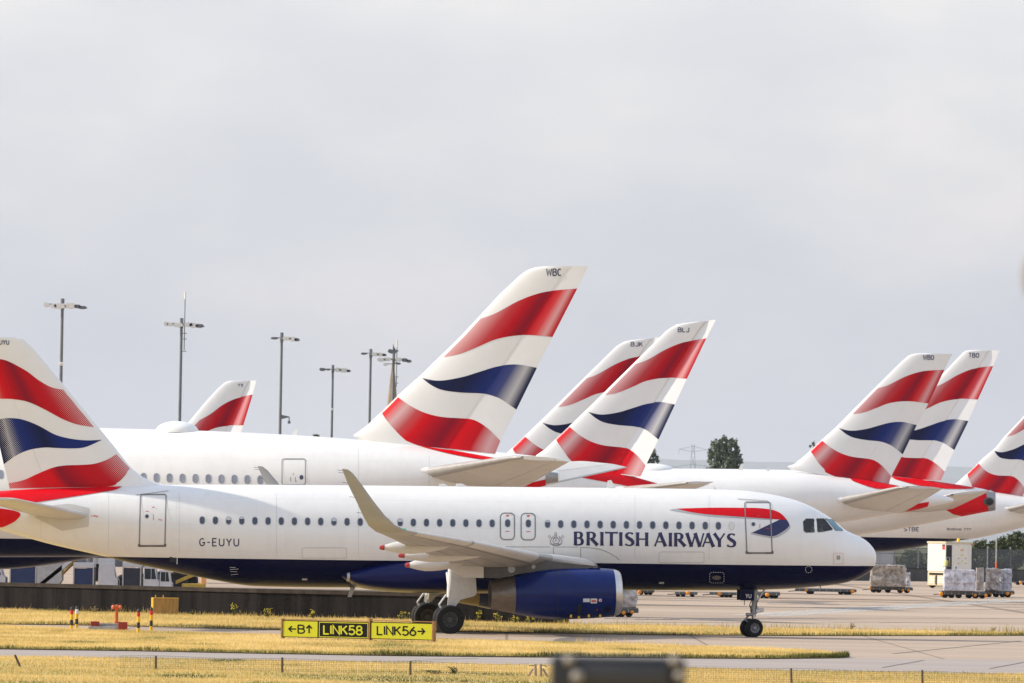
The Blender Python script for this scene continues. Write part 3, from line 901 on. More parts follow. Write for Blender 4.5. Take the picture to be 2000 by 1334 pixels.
# cabin windows
def stadium(cx, cy, w, h, n=7):
    return arc(cx, cy - h / 2 + w / 2, w / 2, w / 2, 180, 360, n) + arc(cx, cy + h / 2 - w / 2, w / 2, w / 2, 0, 180, n)
def cabin_window(c, par, px, py, w, h, blind, rimw=1.1, glass="glass_cabin"):
    vs, fs, fm = [], [], []
    o1, o2 = stadium(px, py, w, h), stadium(px, py, w - 2 * rimw, h - 2 * rimw)
    n = len(o1)
    vs += [c.onpx(x, y, .011) for x, y in o1] + [c.onpx(x, y, .009) for x, y in o2]
    fs += [(i, (i + 1) % n, n + (i + 1) % n, n + i) for i in range(n)]; fm += [0] * n
    fs += [tuple(range(n, 2 * n))]; fm += [1]
    if blind:
        k = len(vs); hh = h - 2 * rimw
        y1 = py - hh / 2 + hh * blind
        q = [p for p in stadium(px, py, w - 2 * rimw, hh) if p[1] <= y1]
        q = [(px + (w / 2 - rimw), y1)] if not q else q
        q = q + [(px + (w / 2 - rimw), y1), (px - (w / 2 - rimw), y1)]
        vs += [c.onpx(x, y, .014) for x, y in q]
        fs += [tuple(range(k, k + len(q)))]; fm += [2]
    return link_mesh("cabin_window", vs, fs, ["window_rim", glass, "blind"], par, smooth=False, fm=fm)
rnd = random.Random(4)
wp = [395 + 25.72 * i for i in range(13)] + [730] + [756 + 25.66 * i for i in range(9)] + [1069.5 + 25.66 * i for i in range(14)]
for i, px in enumerate(wp):
    py = 1016.3 + (px - 395) * 0.0107
    b = 0.0
    if i in (2, 3, 10, 15, 23): b = .42 if i in (2, 10, 15) else .25
    cabin_window(A, fus, px, py, 11.2, 16.2, b)
patch(stadium(1429, 1027.5, 9.5, 15), mpA, "blanked_window", "paint_white_dirty", fus, off=.008)
ln(stadium(1429, 1027.5, 9.5, 15) + stadium(1429, 1027.5, 9.5, 15)[:1], .6)
for ex, ey in ((991.3, 1028.5), (1031.8, 1029)):
    o = door(ex - 14, ey - 26, ex + 13.5, ey + 25.5, 8, 2.2, "seal_grey", 0.0, False)
    cabin_window(A, o, ex + .2, ey - 6.5, 11.2, 16.2, 0)
    each_stroke([([(ex - 2.3, ey - 21), (ex + 2.3, ey - 21)], [3, 3]), ([(ex - 4, ey + 9.5), (ex + 4, ey + 9.5)], [1.2, 1.2])], "door_placard", "placard_red", o, mpA, off=.02)

# flight deck: the window openings are cut through the hull, dark inside, glazed, with the two pilots at their seats
z6 = lambda pts: [(1500 + x / 8.333, 960 + y / 8.333) for x, y in pts]
PANES = ((z6([(572, 492), (622, 446), (738, 446), (750, 460), (758, 655), (745, 664), (620, 668), (582, 640)]), "cockpit_pane"),
         (z6([(788, 452), (795, 444), (905, 444), (925, 455), (1050, 610), (1040, 628), (880, 658), (820, 660), (804, 640)]), "cockpit_pane"),
         (z6([(935, 444), (1045, 462), (1068, 475), (1218, 632), (1205, 645), (1105, 636), (1090, 622)]), "glass_windscreen"))
m = bpy.data.materials.new("cockpit_pane"); MATS["cockpit_pane"] = m
t, b = nodes(m)
tr_ = t.nodes.new("ShaderNodeBsdfTransparent"); tr_.inputs[0].default_value = (.62, .66, .66, 1)
gl_ = t.nodes.new("ShaderNodeBsdfGlossy"); gl_.inputs['Roughness'].default_value = .05
ms_ = t.nodes.new("ShaderNodeMixShader")
ms_.inputs[0].default_value = .07; t.links.new(tr_.outputs[0], ms_.inputs[1]); t.links.new(gl_.outputs[0], ms_.inputs[2]); t.links.new(ms_.outputs[0], t.nodes["Material Output"].inputs[0])
fus.data.materials.append(MATS["dark_inside"])
cut = MB()
for pts, _m in PANES[:2]:
    a = [A.loc(x, y, -2.3) for x, y in pts]; c_ = [A.loc(x, y, .1) for x, y in pts]
    n = len(pts)
    cut.add(a + c_, [(i, (i + 1) % n, n + (i + 1) % n, n + i) for i in range(n)] + [tuple(range(n - 1, -1, -1)), tuple(range(n, 2 * n))], "dark_inside")
co_ = cut.build("cutter", None, smooth=False)
co_.matrix_world = jet.matrix_world
md = fus.modifiers.new("openings", 'BOOLEAN'); md.operation = 'DIFFERENCE'; md.object = co_; md.solver = 'EXACT'
co_.parent = jet
bpy.context.view_layer.update()
dg_ = bpy.context.evaluated_depsgraph_get()
nm_ = bpy.data.meshes.new_from_object(fus.evaluated_get(dg_))
fus.modifiers.clear(); fus.data = nm_
bpy.data.objects.remove(co_)
for sg in (1, -1):
    mir = lambda x, y, off: (lambda v: Vector((v.x, v.y * sg, v.z)))(A.onpx(x, y, off))
    for pts, m in PANES:
        q = patch(pts, mir, "cockpit_window", m if sg > 0 or m == "glass_windscreen" else "glass_cockpit", fus, off=.008, size=5)
        loop = pts + pts[:2]
        strokes_mesh([(loop, [1.1] * len(loop))], "window_seal", "seal_brown", q, mir, off=.014)
mat("skin_tone", (.50, .30, .22), .6); mat("shirt_white", (.78, .78, .76), .7); mat("hair_dark", (.03, .022, .018), .7)
def pilot(px, py, y, label, reach):
    """seated figure in a white shirt; the head is at the given place, facing forward"""
    h = A.loc(px, py, y)
    o = thing("person", A.M @ Vector((h.x, h.y, h.z - .75)), A.rot[2], label, "person")
    V = [(0, 0, .08), (.02, 0, .30), (.03, 0, .52), (.04, 0, .62), (.06, 0, .70), (.07, 0, .80), (.02, .20, .52), (.12, .26, .30), (.34, .20, .28 + reach), (.42, .17, .31 + reach), (.02, -.20, .52), (.12, -.26, .30), (.34, -.20, .28 + reach), (.42, -.17, .31 + reach), (.30, .12, .06), (.50, .13, .04), (.52, .13, -.38), (.30, -.12, .06), (.50, -.13, .04), (.52, -.13, -.38)]
    E = [(0, 1), (1, 2), (2, 3), (3, 4), (4, 5), (2, 6), (6, 7), (7, 8), (8, 9), (2, 10), (10, 11), (11, 12), (12, 13), (0, 14), (14, 15), (15, 16), (0, 17), (17, 18), (18, 19)]
    Rr = [.15, .15, .17, .06, .085, .09, .075, .05, .035, .03, .075, .05, .035, .03, .09, .07, .05, .09, .07, .05]
    me = bpy.data.meshes.new("body"); me.from_pydata(V, E, []); 
    bo = bpy.data.objects.new("body", me); COL.objects.link(bo)
    sk_ = bo.modifiers.new("skin", 'SKIN')
    for i, r in enumerate(Rr): me.skin_vertices[0].data[i].radius = (r, r)
    me.skin_vertices[0].data[0].use_root = True
    sb_ = bo.modifiers.new("sub", 'SUBSURF'); sb_.levels = 2; sb_.render_levels = 2
    bpy.context.view_layer.update()
    nm = bpy.data.meshes.new_from_object(bo.evaluated_get(bpy.context.evaluated_depsgraph_get()))
    bo.modifiers.clear(); bo.data = nm
    nm.materials.clear()
    for m_ in ("shirt_white", "skin_tone", "hair_dark"): nm.materials.append(MATS[m_])
    for pl in nm.polygons:
        c_ = pl.center; pl.use_smooth = True
        pl.material_index = 1 if c_.z > .60 or c_.x > .30 and c_.z > .15 else (2 if c_.z < .10 else 0)
    bo.parent = o
    q = MB(); q.lathe([(0, .095), (.03, .10), (.07, .085), (.10, .04), (.11, 0)], (.055, 0, .78), (-.25, 0, 1), "hair_dark", 16); q.build("hair", o)
    q = MB(); q.prism([(.15, .745), (.185, .735), (.15, .77)], 'y', -.012, .012, "skin_tone"); q.build("nose", o)
    return o
pilot(1587.5, 1021, -.78, "pilot in a white shirt seated behind the airliner's rear side cockpit window", .02)
pilot(1602, 1024, -.25, "second pilot in a white shirt, seen through the airliner's forward side cockpit window", .08)

# big lettering, crest, registration
strokes_mesh(flare_strokes([('B', 0), ('R', .93), ('I', 1.94), ('T', 2.28), ('I', 3.33), ('S', 3.72), ('H', 4.56), ('A', 5.92), ('I', 6.97), ('R', 7.36), ('W', 8.24), ('A', 9.44), ('Y', 10.26), ('S', 11.20)], 1121, 1065, 26.6, 0.0118, 1.1), "airline_lettering", "letter_navy", fus, mpA, off=.010, step=5)
strokes_mesh(sans_strokes("G-EUYU", 390, 1065.8, 14, .15, gap=.36, slope=.006, width=76), "registration_letters", "letter_navy", fus, mpA, off=.010, step=5)
cz = lambda pts: [(1040 + x / 7.69, 1020 + y / 7.69) for x, y in pts]
cs = [([(300, 350), (405, 345)], 14), ([(262, 322), (300, 333), (355, 322), (410, 333), (440, 320)], 13), ([(318, 315), (308, 270), (330, 245), (375, 245), (400, 268), (392, 315), (355, 322), (318, 315)], 7),
      ([(335, 300), (350, 260), (375, 300)], 6), ([(285, 315), (262, 285), (290, 250), (268, 215), (250, 190)], 9), ([(300, 290), (318, 255), (300, 225), (318, 205)], 8), ([(262, 250), (245, 225)], 7), ([(238, 205), (232, 222)], 6),
      ([(425, 315), (448, 285), (420, 250), (442, 215), (458, 190)], 9), ([(410, 290), (395, 255), (412, 225), (395, 205)], 8), ([(448, 250), (464, 225)], 7), ([(468, 205), (476, 222)], 6),
      ([(328, 240), (338, 205), (330, 175), (348, 150), (366, 175), (358, 205), (372, 240)], 7), ([(318, 232), (350, 222), (382, 232)], 9), ([(335, 195), (362, 195)], 8)]
strokes_mesh([(cz(p), [w / 7.69] * len(p)) for p, w in cs], "crest", "letter_grey", fus, mpA, off=.010)

# ribbon by the forward door
z5 = lambda pts: [(1300 + x / 3.0733, 900 + y / 3.0733) for x, y in pts]
patch(z5(smooth_poly([(20, 296), (65, 289), (160, 309), (300, 325), (470, 330), (640, 345)], 3) + smooth_poly([(640, 356), (470, 342), (300, 337), (160, 320), (20, 296)], 3)[:-1]), mpA, "ribbon_shadow", "ribbon_shadow", fus, off=.008, size=6)
patch(z5(smooth_poly([(516, 430), (590, 446), (648, 451), (705, 423), (739, 394), (741, 378)], 3) + smooth_poly([(749, 392), (744, 410), (708, 440), (650, 465), (590, 457), (510, 440)], 3)), mpA, "ribbon_shadow", "ribbon_shadow", fus, off=.008, size=6)
patch(z5(smooth_poly([(65, 288), (160, 285), (300, 282), (470, 283), (560, 285), (640, 295), (690, 316), (726, 352)], 4) + smooth_poly([(726, 356), (690, 350), (640, 346), (560, 341), (470, 331), (300, 326), (160, 310), (65, 288)], 4)[:-1]), mpA, "red_ribbon", "paint_red", fus, off=.012)
patch(z5([(690, 351)] + smooth_poly([(727, 354), (741, 378), (739, 395), (705, 424), (648, 452), (590, 447), (520, 431)], 4) + smooth_poly([(520, 431), (600, 404), (650, 378), (690, 351)], 4)[1:-1]), mpA, "blue_ribbon", "letter_navy", fus, off=.012)

# panel lines, hatches, small marks
for q in (rr(590, 1070, 677, 1090, 3), rr(1287, 1078, 1375, 1099, 3)):
    ln(q + q[:1], .7)
ln([(982, 1068), (1075, 1068.2)], .9, "seal_grey"); ln([(1083, 1068.3), (1129, 1068.5)], .9, "seal_grey")
ln([(1080.5, 1068.5), (1081.5, 1085)], .9, "seal_grey")
ln(smooth_poly([(1134, 1069), (1152, 1070), (1172, 1073), (1190, 1080), (1203, 1088), (1210, 1094)], 4), 1.0, "seal_grey")
ln([(1134, 1069), (1134.5, 1096)], .9, "seal_grey")
for px in (1385, 1240, 700, 540, 350, 212, 80):
    y0, y1 = 962 + (px - 500) * .006, 1083 + (px - 500) * .012
    ln([(px, y0), (px, y1)], .35)
def dashes(loop, n, w, m, nm):
    d = np.cumsum([0] + [math.hypot(b[0] - a[0], b[1] - a[1]) for a, b in zip(loop, loop[1:])])
    S_ = []
    for i in range(n):
        q = np.linspace(d[-1] * i / n, d[-1] * (i + .55) / n, 3)
        S_.append((list(zip(np.interp(q, d, [p[0] for p in loop]), np.interp(q, d, [p[1] for p in loop]))), [w] * 3))
    return strokes_mesh(S_, nm, m, fus, mpA, off=.012)
q = rr(1386, 1117.5, 1414, 1138, 4); dashes(q + q[:1], 20, .9, "letter_pale", "hatch_mark")
patch(stadium(1399.5, 1128, 9, 9.1) if False else arc(1399.5, 1128, 9, 4.3, 0, 345, 20), mpA, "drain_hatch", "seal_brown", fus, off=.012)
q = arc(1579.5, 1112, 6.5, 6.2, 0, 360, 24); dashes(q, 9, .9, "letter_pale", "static_port_mark")
q = rr(1628, 1080.5, 1646.5, 1101.5, 1.0); dashes(q + q[:1], 20, .8, "placard_red", "probe_mark")
patch([(1634, 1085), (1641, 1085), (1641, 1093), (1634, 1093)], mpA, "probe_plate", "strut_grey", fus, off=.010)
patch([(1287, 1136.5), (1297, 1136.5), (1297, 1140), (1287, 1140)], mpA, "access_panel", "wing_pale", fus, off=.010)
patch([(590, 1129.5), (600, 1129.5), (600, 1133), (590, 1133)], mpA, "access_panel", "wing_pale", fus, off=.010)
ov = MB()
p = A.onpx(338, 1092)
ov.box((p.x, p.y, p.z), (.28, .12, .24), "dark_inside"); ov.box((p.x + .16, p.y - .02, p.z - .05), (.03, .14, .30), "wing_pale")
ov.build("outflow_valve", fus)
strokes_mesh([([(449, 1108), (460, 1108)], [.8, .8]), ([(449, 1112), (466, 1111)], [.8, .8]), ([(450, 1116), (463, 1116)], [.7, .7]), ([(451, 1122), (465, 1121)], [.7, .7])], "service_mark", "letter_pale", fus, mpA, off=.01)

# roof and belly aerials
an = MB()
for px, py, h_, l_ in ((1195, 951, .28, .35), (1397, 955.5, .12, .2), (870, 949.5, .10, .5), (905, 950, .12, .6)):
    p = A.loc(px, py, 0)
    an.prism([(p.x + l_ / 2, p.z - .06), (p.x - l_ / 2, p.z - .06), (p.x - l_ / 2, p.z + h_ * .9), (p.x - l_ * .1, p.z + h_)], 'y', -.02, .02, "paint_white")
for px, py, h_, l_ in ((692, 1146, .42, .22), (1604, 1143, .18, .06)):
    p = A.loc(px, py, 0)
    an.prism([(p.x + l_ / 2, p.z + .15), (p.x - l_ / 2, p.z + .15), (p.x - l_ * 1.2, p.z - h_), (p.x - l_ * .5, p.z - h_)], 'y', -.02, .02, "wing_pale")
an.build("aerials", jet)

# wings with their blended upturned tips
WS = [(-0.9, (1172, 1110), (884, 1128), .95, 0), (-1.9, (1166, 1105.5), (884, 1124), .88, 0), (-6.4, (1058, 1087), (887, 1102), .50, 0), (-11.5, (925, 1059.5), (800, 1069), .30, 0), (-15.9, (812, 1040.5), (748, 1044), .19, 0),
      (-16.55, (793, 1036.5), (733, 1038), .17, 14), (-17.0, (772, 1026), (719.5, 1027), .15, 40), (-17.22, (752, 1007), (709, 1007.5), .13, 62), (-17.40, (729, 978), (697, 981), .11, 72), (-17.62, (707, 947), (681, 949), .09, 74), (-17.80, (690, 925), (670, 921), .07, 74), (-17.84, (680, 917), (668, 915.5), .04, 74)]
WN = []
for y, a, b, th, cant in WS:
    WN.append((A.loc(*a, y), A.loc(*b, y), th, Vector((0, math.sin(math.radians(cant)), math.cos(math.radians(cant))))))
flapcol = ["wing_grey", "wing_pale"]
for sg in (1, -1):
    fl = lambda v: Vector((v.x, v.y * sg, v.z))
    sec = [(fl(a), fl(b), th, fl(n) if sg < 0 else n) for a, b, th, n in WN]
    w = foil(sec[:6], "wing", "wing_grey", jet, angle=50)
    foil(sec[5:], "winglet", "wing_grey", w, angle=50)
    # slats: the lighter leading edge
    def le_strip(i, j, f0, f1):
        (a0, b0, t0, n0), (a1, b1, t1, n1) = sec[i], sec[j]
        A0, A1 = a0.lerp(a1, f0), a0.lerp(a1, f1); B0, B1 = b0.lerp(b1, f0), b0.lerp(b1, f1)
        e0, e1 = (B0 - A0) * -.004, (B1 - A1) * -.004
        foil([(A0 + e0, B0, t0 * 1.03 + (t1 - t0) * f0 + .012, (0, 0, 1)), (A1 + e1, B1, t0 * 1.03 + (t1 - t0) * f1 + .012, (0, 0, 1))], "slat", "bare_metal" if i == 1 and f0 < .1 and False else "wing_pale", w, 0, .11)
    le_strip(1, 2, .05, .80); le_strip(2, 3, .04, .98); le_strip(3, 4, .03, .97)
    # flap track fairings with red tail lights
    for (y, t0, t1, r) in ((-12.0, (742, 1069.5), (880, 1067), .27), (-9.0, (779, 1085), (955, 1082), .29), (-6.7, (792, 1104), (910, 1099), .28)):
        p0, p1 = fl(A.loc(*t0, y)), fl(A.loc(*t1, y))
        d = p1 - p0; L_ = d.length
        fm_ = MB()
        fm_.lathe([(L_ * .035, .055)] + [(L_ * u, max(.004, r * k)) for u, k in ((.08, .40), (.18, .70), (.32, .95), (.45, 1.0), (.6, .92), (.75, .72), (.9, .38), (1.0, 0))], p0, d, "wing_pale", 20)
        o = fm_.build("flap_fairing", w)
        bl = MB(); bl.lathe([(-.03, .0), (-.015, .06), (.04, .09), (L_ * .06, .11)], p0, d, "beacon_red", 16); bl.build("red_tail_cap", o)
    # ailerons and flap joints as slightly proud strips on the lower skin
    def foil_pt(f, c, low):
        k = min(int(f), len(sec) - 2); u = f - k
        a = sec[k][0].lerp(sec[k + 1][0], u); b = sec[k][1].lerp(sec[k + 1][1], u); th = sec[k][2] + (sec[k + 1][2] - sec[k][2]) * u
        p = a + (b - a) * c
        return p + Vector((0, 0, (-1 if low else 1) * (yt(c, th) + .006)))
    g = MB()
    def strip(pts, wdt, low=True):
        for (f0, c0), (f1, c1) in zip(pts, pts[1:]):
            q = [foil_pt(f0, c0, low), foil_pt(f1, c1, low), foil_pt(f1, c1 + wdt, low), foil_pt(f0, c0 + wdt, low)]
            g.add(q, [(0, 1, 2, 3)], "pylon_grey")
    strip([(1.1, .70), (2, .68), (3, .68), (3.9, .70)], .010); strip([(1.1, .16), (2, .15), (3, .15), (4, .15)], .010); strip([(3.05, .68), (3.05, 1.0)], .0)
    strip([(2, .40), (3, .42), (3.9, .45)], .006)
    g.build("skin_joint", w)
    # static wicks, light on the tip
    sw = MB()
    for i_, (u, k) in enumerate(((7, .2), (8, .3), (9, .2), (9, .9), (10, .3))):
        b = sec[u][1].lerp(sec[min(u + 1, 11)][1], k); sw.cyl(b, b + Vector((-.20, 0, .02)), .008, "dark_inside", n=5)
    sw.build("static_wicks", w)
    nl = MB(); p = sec[5][0].lerp(sec[5][1], .03); nl.lathe([(-.02, 0.0), (0, .05), (.12, .05), (.16, 0)], p + Vector((.02, 0, .05)), (-1, 0, 0), "nav_green" if sg > 0 else "beacon_red", 10)
    nl.build("navigation_light", w)

# engines
def enginesection(sg):
    ye = -5.75
    fl = lambda v: Vector((v.x, v.y * sg, v.z))
    f0, r0 = A.loc(1204, 1157.5, ye), A.loc(957, 1162, ye)
    ax = (r0 - f0); L_ = ax.length; k = L_ / (1204 - 957)
    pos = lambda px: (1204 - px) * k
    ax, f0 = fl(ax.normalized()), fl(f0)
    prof = [(1196.5, .945), (1180, .975), (1150, 1.005), (1110, 1.02), (1075, 1.0), (1040, .92), (1003, .765)]
    e = MB()
    e.lathe([(pos(p), r) for p, r in smooth_poly(prof, 4)], f0, ax, "paint_engine_blue", 56)
    e.lathe([(pos(1003), .765), (pos(1003), .735), (pos(1006), .70)], f0, ax, "bare_metal", 56)
    en = e.build("engine", jet, angle=50)
    q = MB(); q.lathe([(pos(p), r) for p, r in ((1197, .94), (1203, .915), (1208, .87), (1211, .81), (1211.5, .765), (1209, .73), (1203, .705), (1190, .69))], f0, ax, "bare_metal", 56); q.build("inlet_lip", en)
    q = MB(); q.lathe([(pos(1190), .69), (pos(1170), .70), (pos(1168), .0)], f0, ax, "dark_inside", 40)
    q.lathe([(pos(1186), 0), (pos(1180), .08), (pos(1168), .2)], f0, ax, "pylon_grey", 24); q.build("fan", en)
    q = MB(); q.lathe([(pos(1005), .738), (pos(1003), .745), (pos(990), .705), (pos(975), .645), (pos(971), .628), (pos(970.5), .618), (pos(957), .565), (pos(957), .545), (pos(985), .56)], f0, ax, "bronze_metal", 48)
    q.lathe([(pos(985), .56), (pos(985), 0)], f0, ax, "dark_inside", 40); q.build("exhaust_nozzle", en)
    zc = lambda x: f0.z + ax.z * ((x - f0.x) / ax.x)
    rr_ = sorted([(f0.x + ax.x * pos(p), r) for p, r in smooth_poly(prof, 4)])
    def onn(px, py, off):
        y = ye - .9
        for _ in range(12):
            p = A.loc(px, py, y)
            r = float(np.interp(p.x, [a for a, _ in rr_], [b for _, b in rr_])) + off
            dz = max(-r * .99, min(r * .99, p.z - zc(p.x)))
            y = .5 * y + .5 * (ye - math.sqrt(r * r - dz * dz))
        return fl(A.loc(px, py, y))
    if sg > 0:
        patch([(1139, 1169), (1152, 1169), (1152, 1176), (1139, 1176)], onn, "engine_placard", "letter_pale", en, off=.012, size=4)
        patch([(1153.5, 1169), (1166, 1169), (1166, 1178.5), (1153.5, 1178.5)], onn, "engine_placard", "letter_pale", en, off=.012, size=4)
        strokes_mesh([([(1155.5, 1174), (1164, 1174)], [3.5, 3.5]), ([(1167, 1170), (1166.5, 1193)], [1.6, 1.6])], "warning_stripe", "placard_red", en, onn, off=.016)
        patch(arc(1172.5, 1172.5, 3.2, 3.2, 0, 340, 14), onn, "warning_disc", "letter_pale", en, off=.012, size=4)
        patch(arc(1172.5, 1172.5, 1.5, 1.5, 0, 340, 10), onn, "warning_disc", "placard_red", en, off=.018, size=4)
        patch([(1128, 1180), (1136, 1180), (1135, 1199), (1128, 1199)], onn, "access_panel", "dark_inside", en, off=.010, size=4)
        patch([(1180, 1185), (1195, 1184), (1194, 1194), (1180, 1195)], onn, "access_panel", "paint_navy", en, off=.010, size=4)
        lt = MB()
        for px, py in ((1115, 1203), (1130.5, 1205.5), (1150, 1202.5), (1172, 1202.5)):
            p = onn(px, py - 1, .0); lt.box((p.x, p.y - .01, p.z - .02), (.09, .08, .13), "latch_yellow", bev=.02)
        lt.build("cowl_latch", en)
        ln2 = lambda pts, w, m: strokes_mesh([(pts, [w] * len(pts))], "cowl_joint", m, en, onn, off=.008, step=6)
        ln2([(1091, 1113), (1090, 1205)], .6, "dark_inside"); ln2([(1010, 1163), (1196, 1160)], .45, "dark_inside")
    # pylon and its pale rear fairing
    def prism(pts, hw, m, nm, par):
        o = MB(); P2 = [A.xz(x, y, ye) for x, y in pts]
        a, b = sorted(((ye - hw) * sg, (ye + hw) * sg))
        o.prism(P2, 'y', a, b, m); return o.build(nm, par, smooth=False)
    py = prism([(943, 1100), (1000, 1097), (1060, 1094), (1120, 1101), (1150, 1104), (1172, 1107), (1120, 1113), (1060, 1113.5), (1004, 1122), (988, 1126.5), (960, 1128.5), (943, 1128)], .22, "pylon_grey", "pylon", jet)
    prism([(850, 1094), (866, 1102), (884, 1115), (903, 1127.5), (942.5, 1128.5), (942.5, 1090), (880, 1086)], .34, "wing_pale", "pylon_fairing", py)
    m_ = MB()
    for px, pyy, r in ((999, 1111.5, .145), (1042, 1107, .08)):
        p = A.loc(px, pyy, ye - .22); m_.cyl(fl(p + Vector((0, .01, 0))), fl(p - Vector((0, .012, 0))), r, "strut_grey", n=20)
    m_.build("pylon_cap", py)
enginesection(1); enginesection(-1)

# landing gear
def ground_z(x, y):
    """local z of the ground under a local point"""
    return -((A.M @ Vector((x, y, 0))).z)
c0 = A.loc(878, 1210, -4.2)
for sg in (1, -1):
    x = c0.x; yb = -3.8 * sg
    zg = ground_z(x, yb); r = .575
    g = MB()
    g.cyl((x, yb, zg + r), (x + .05, yb, zg + 1.5), .085, "bare_metal", n=16)
    g.cyl((x + .05, yb, zg + 1.45), (x + .1, yb, zg + 2.7), .14, "strut_white", n=16)
    g.cyl((x, yb - .52, zg + r), (x, yb + .52, zg + r), .07, "strut_grey", n=12)
    g.tube([(x - .09, yb, zg + .72), (x - .38, yb, zg + 1.15), (x - .1, yb, zg + 1.55)], .04, "strut_white")
    g.tube([(x + .1, yb, zg + 1.7), (x + .5, yb + .5 * sg, zg + 2.5)], .05, "strut_white")
    g.tube([(x + .08, yb + .1 * sg, zg + 1.3), (x + .08, yb + 1.3 * sg, zg + 2.4)], .055, "strut_white")
    go = g.build("main_gear", jet)
    for o_ in (-.44, .44):
        wheel(go, x, yb + o_, zg + r, r, .40, -1 if yb + o_ < yb else 1, "rim_dark")
    dm = MB()
    dp = [(881, 1108), (880, 1136), (873.5, 1184.5), (889.5, 1185), (893, 1180), (899, 1172), (910, 1168.5), (924.5, 1165), (930, 1161), (931, 1158), (929.5, 1131), (928, 1118)]
    P2 = [A.xz(a, b, -4.02) for a, b in dp]
    a, b = sorted((-4.03 * sg, -3.98 * sg))
    dm.prism(P2, 'y', a, b, "strut_white"); dm.build("gear_door", go, smooth=False)
n0 = A.loc(1467.5, 1224, 0)
x = n0.x; zg = ground_z(x, 0); r = .375; piv = (x + .02, 0, 0)
R = Matrix.Translation(piv) @ Matrix.Rotation(math.radians(17), 4, 'Z') @ Matrix.Translation(-Vector(piv))
T = lambda *p: R @ Vector(p)
g = MB()
g.cyl((x + .02, 0, zg + .5), (x + .10, 0, zg + 1.15), .06, "bare_metal", n=14)
g.cyl((x + .07, 0, zg + .92), (x + .16, 0, zg + 2.2), .105, "strut_grey", n=16)
g.cyl((x + .085, 0, zg + 1.02), (x + .098, 0, zg + 1.28), .15, "strut_grey", n=16)
g.box((x + .09, 0, zg + 1.0), (.20, .34, .16), "strut_grey", bev=.03)
g.cyl(T(x, -.34, zg + r), T(x, .34, zg + r), .05, "strut_grey", n=12)
g.tube([T(x - .06, 0, zg + .5), T(x - .30, 0, zg + .72), T(x - .05, 0, zg + .95)], .035, "strut_grey")
g.tube([(x + .16, 0, zg + 1.35), (x + .62, 0, zg + 2.1)], .04, "strut_white")
g.tube([(x - .35, -.3, zg + 1.3), (x - .35, -.3, zg + 1.9)], .02, "strut_grey")
g.cyl(T(x + .10, -.2, zg + 1.05), T(x + .42, -.2, zg + 1.0 + .12), .085, "lamp_housing", n=14)
g.cyl(T(x + .10, .2, zg + 1.05), T(x + .42, .2, zg + 1.0 + .12), .085, "lamp_housing", n=14)
g.cyl(T(x - .05, -.16, zg + .92), T(x - .32, -.16, zg + .92), .07, "strut_grey", n=12)
g.tube([(x + .02, -.14, zg + 1.6), (x - .12, -.18, zg + 1.3), (x - .02, -.16, zg + 1.05), (x + .04, -.12, zg + .7)], .018, "dark_inside", n=6)
g.tube([(x + .22, -.12, zg + 1.5), (x + .16, -.16, zg + 1.2), (x + .12, -.14, zg + .8)], .015, "dark_inside", n=6)
ng = g.build("nose_gear", jet)
for o_ in (-.25, .25):
    wheel(ng, x, o_, zg + r, r, .24, -1 if o_ < 0 else 1, "rim_grey", steer=17, piv=piv)
dd = MB()
(x0, zt), (x1, zb) = A.xz(1446, 1147, -.42), A.xz(1472.5, 1173, -.42)
dd.box(((x0 + x1) / 2, -.42, (zt + zb) / 2), (abs(x1 - x0), .03, zt - zb), "paint_navy", bev=.01)
gd = dd.build("gear_door", ng)
dd = MB(); dd.box(((x0 + x1) / 2, .42, (zt + zb) / 2), (abs(x1 - x0), .03, zt - zb), "paint_navy", bev=.01); dd.build("gear_door", ng)
strokes_mesh(sans_strokes("YU", 1456.5, 1167.6, 7.2, .19, gap=.22, slope=0), "gear_door_letters", "letter_pale", gd, lambda a, b, o: A.loc(a, b, -.436 - o), off=.002)
# ------------------------------------------------------------------ the parked airliners behind
zw = lambda pts: [(650 + x / 2.78, 500 + y / 2.78) for x, y in pts]
CANON = {}
def canon(fin):
    """the flag's curves measured on the tall tail, as fractions of chord and height"""
    f = lambda pts: [fin.invpx(*p) for p in zw(pts)]
    clip = lambda L_: [(min(max(c, .0), 1.0), t) for c, t in L_]
    CANON['top'] = (clip(f([(800, 340), (880, 315), (1000, 250), (1100, 210), (1190, 190), (1330, 177)])), clip(f([(588, 549), (700, 530), (800, 490), (900, 450), (1035, 430), (1197, 440)])))
    CANON['mid'] = (clip(f([(480, 662), (580, 678), (700, 660), (800, 630), (900, 600), (1000, 590), (1112, 608)])), clip(f([(480, 663), (540, 702), (600, 728), (700, 742), (820, 748), (900, 770), (950, 800), (1002, 835)])))
    CANON['low'] = (clip(f([(350, 762), (420, 810), (500, 850), (600, 875), (740, 885), (800, 905), (860, 950), (915, 1005)])), clip(f([(262, 848), (330, 930), (400, 1000), (480, 1038), (560, 1050), (640, 1057), (760, 1066), (885, 1074)])))
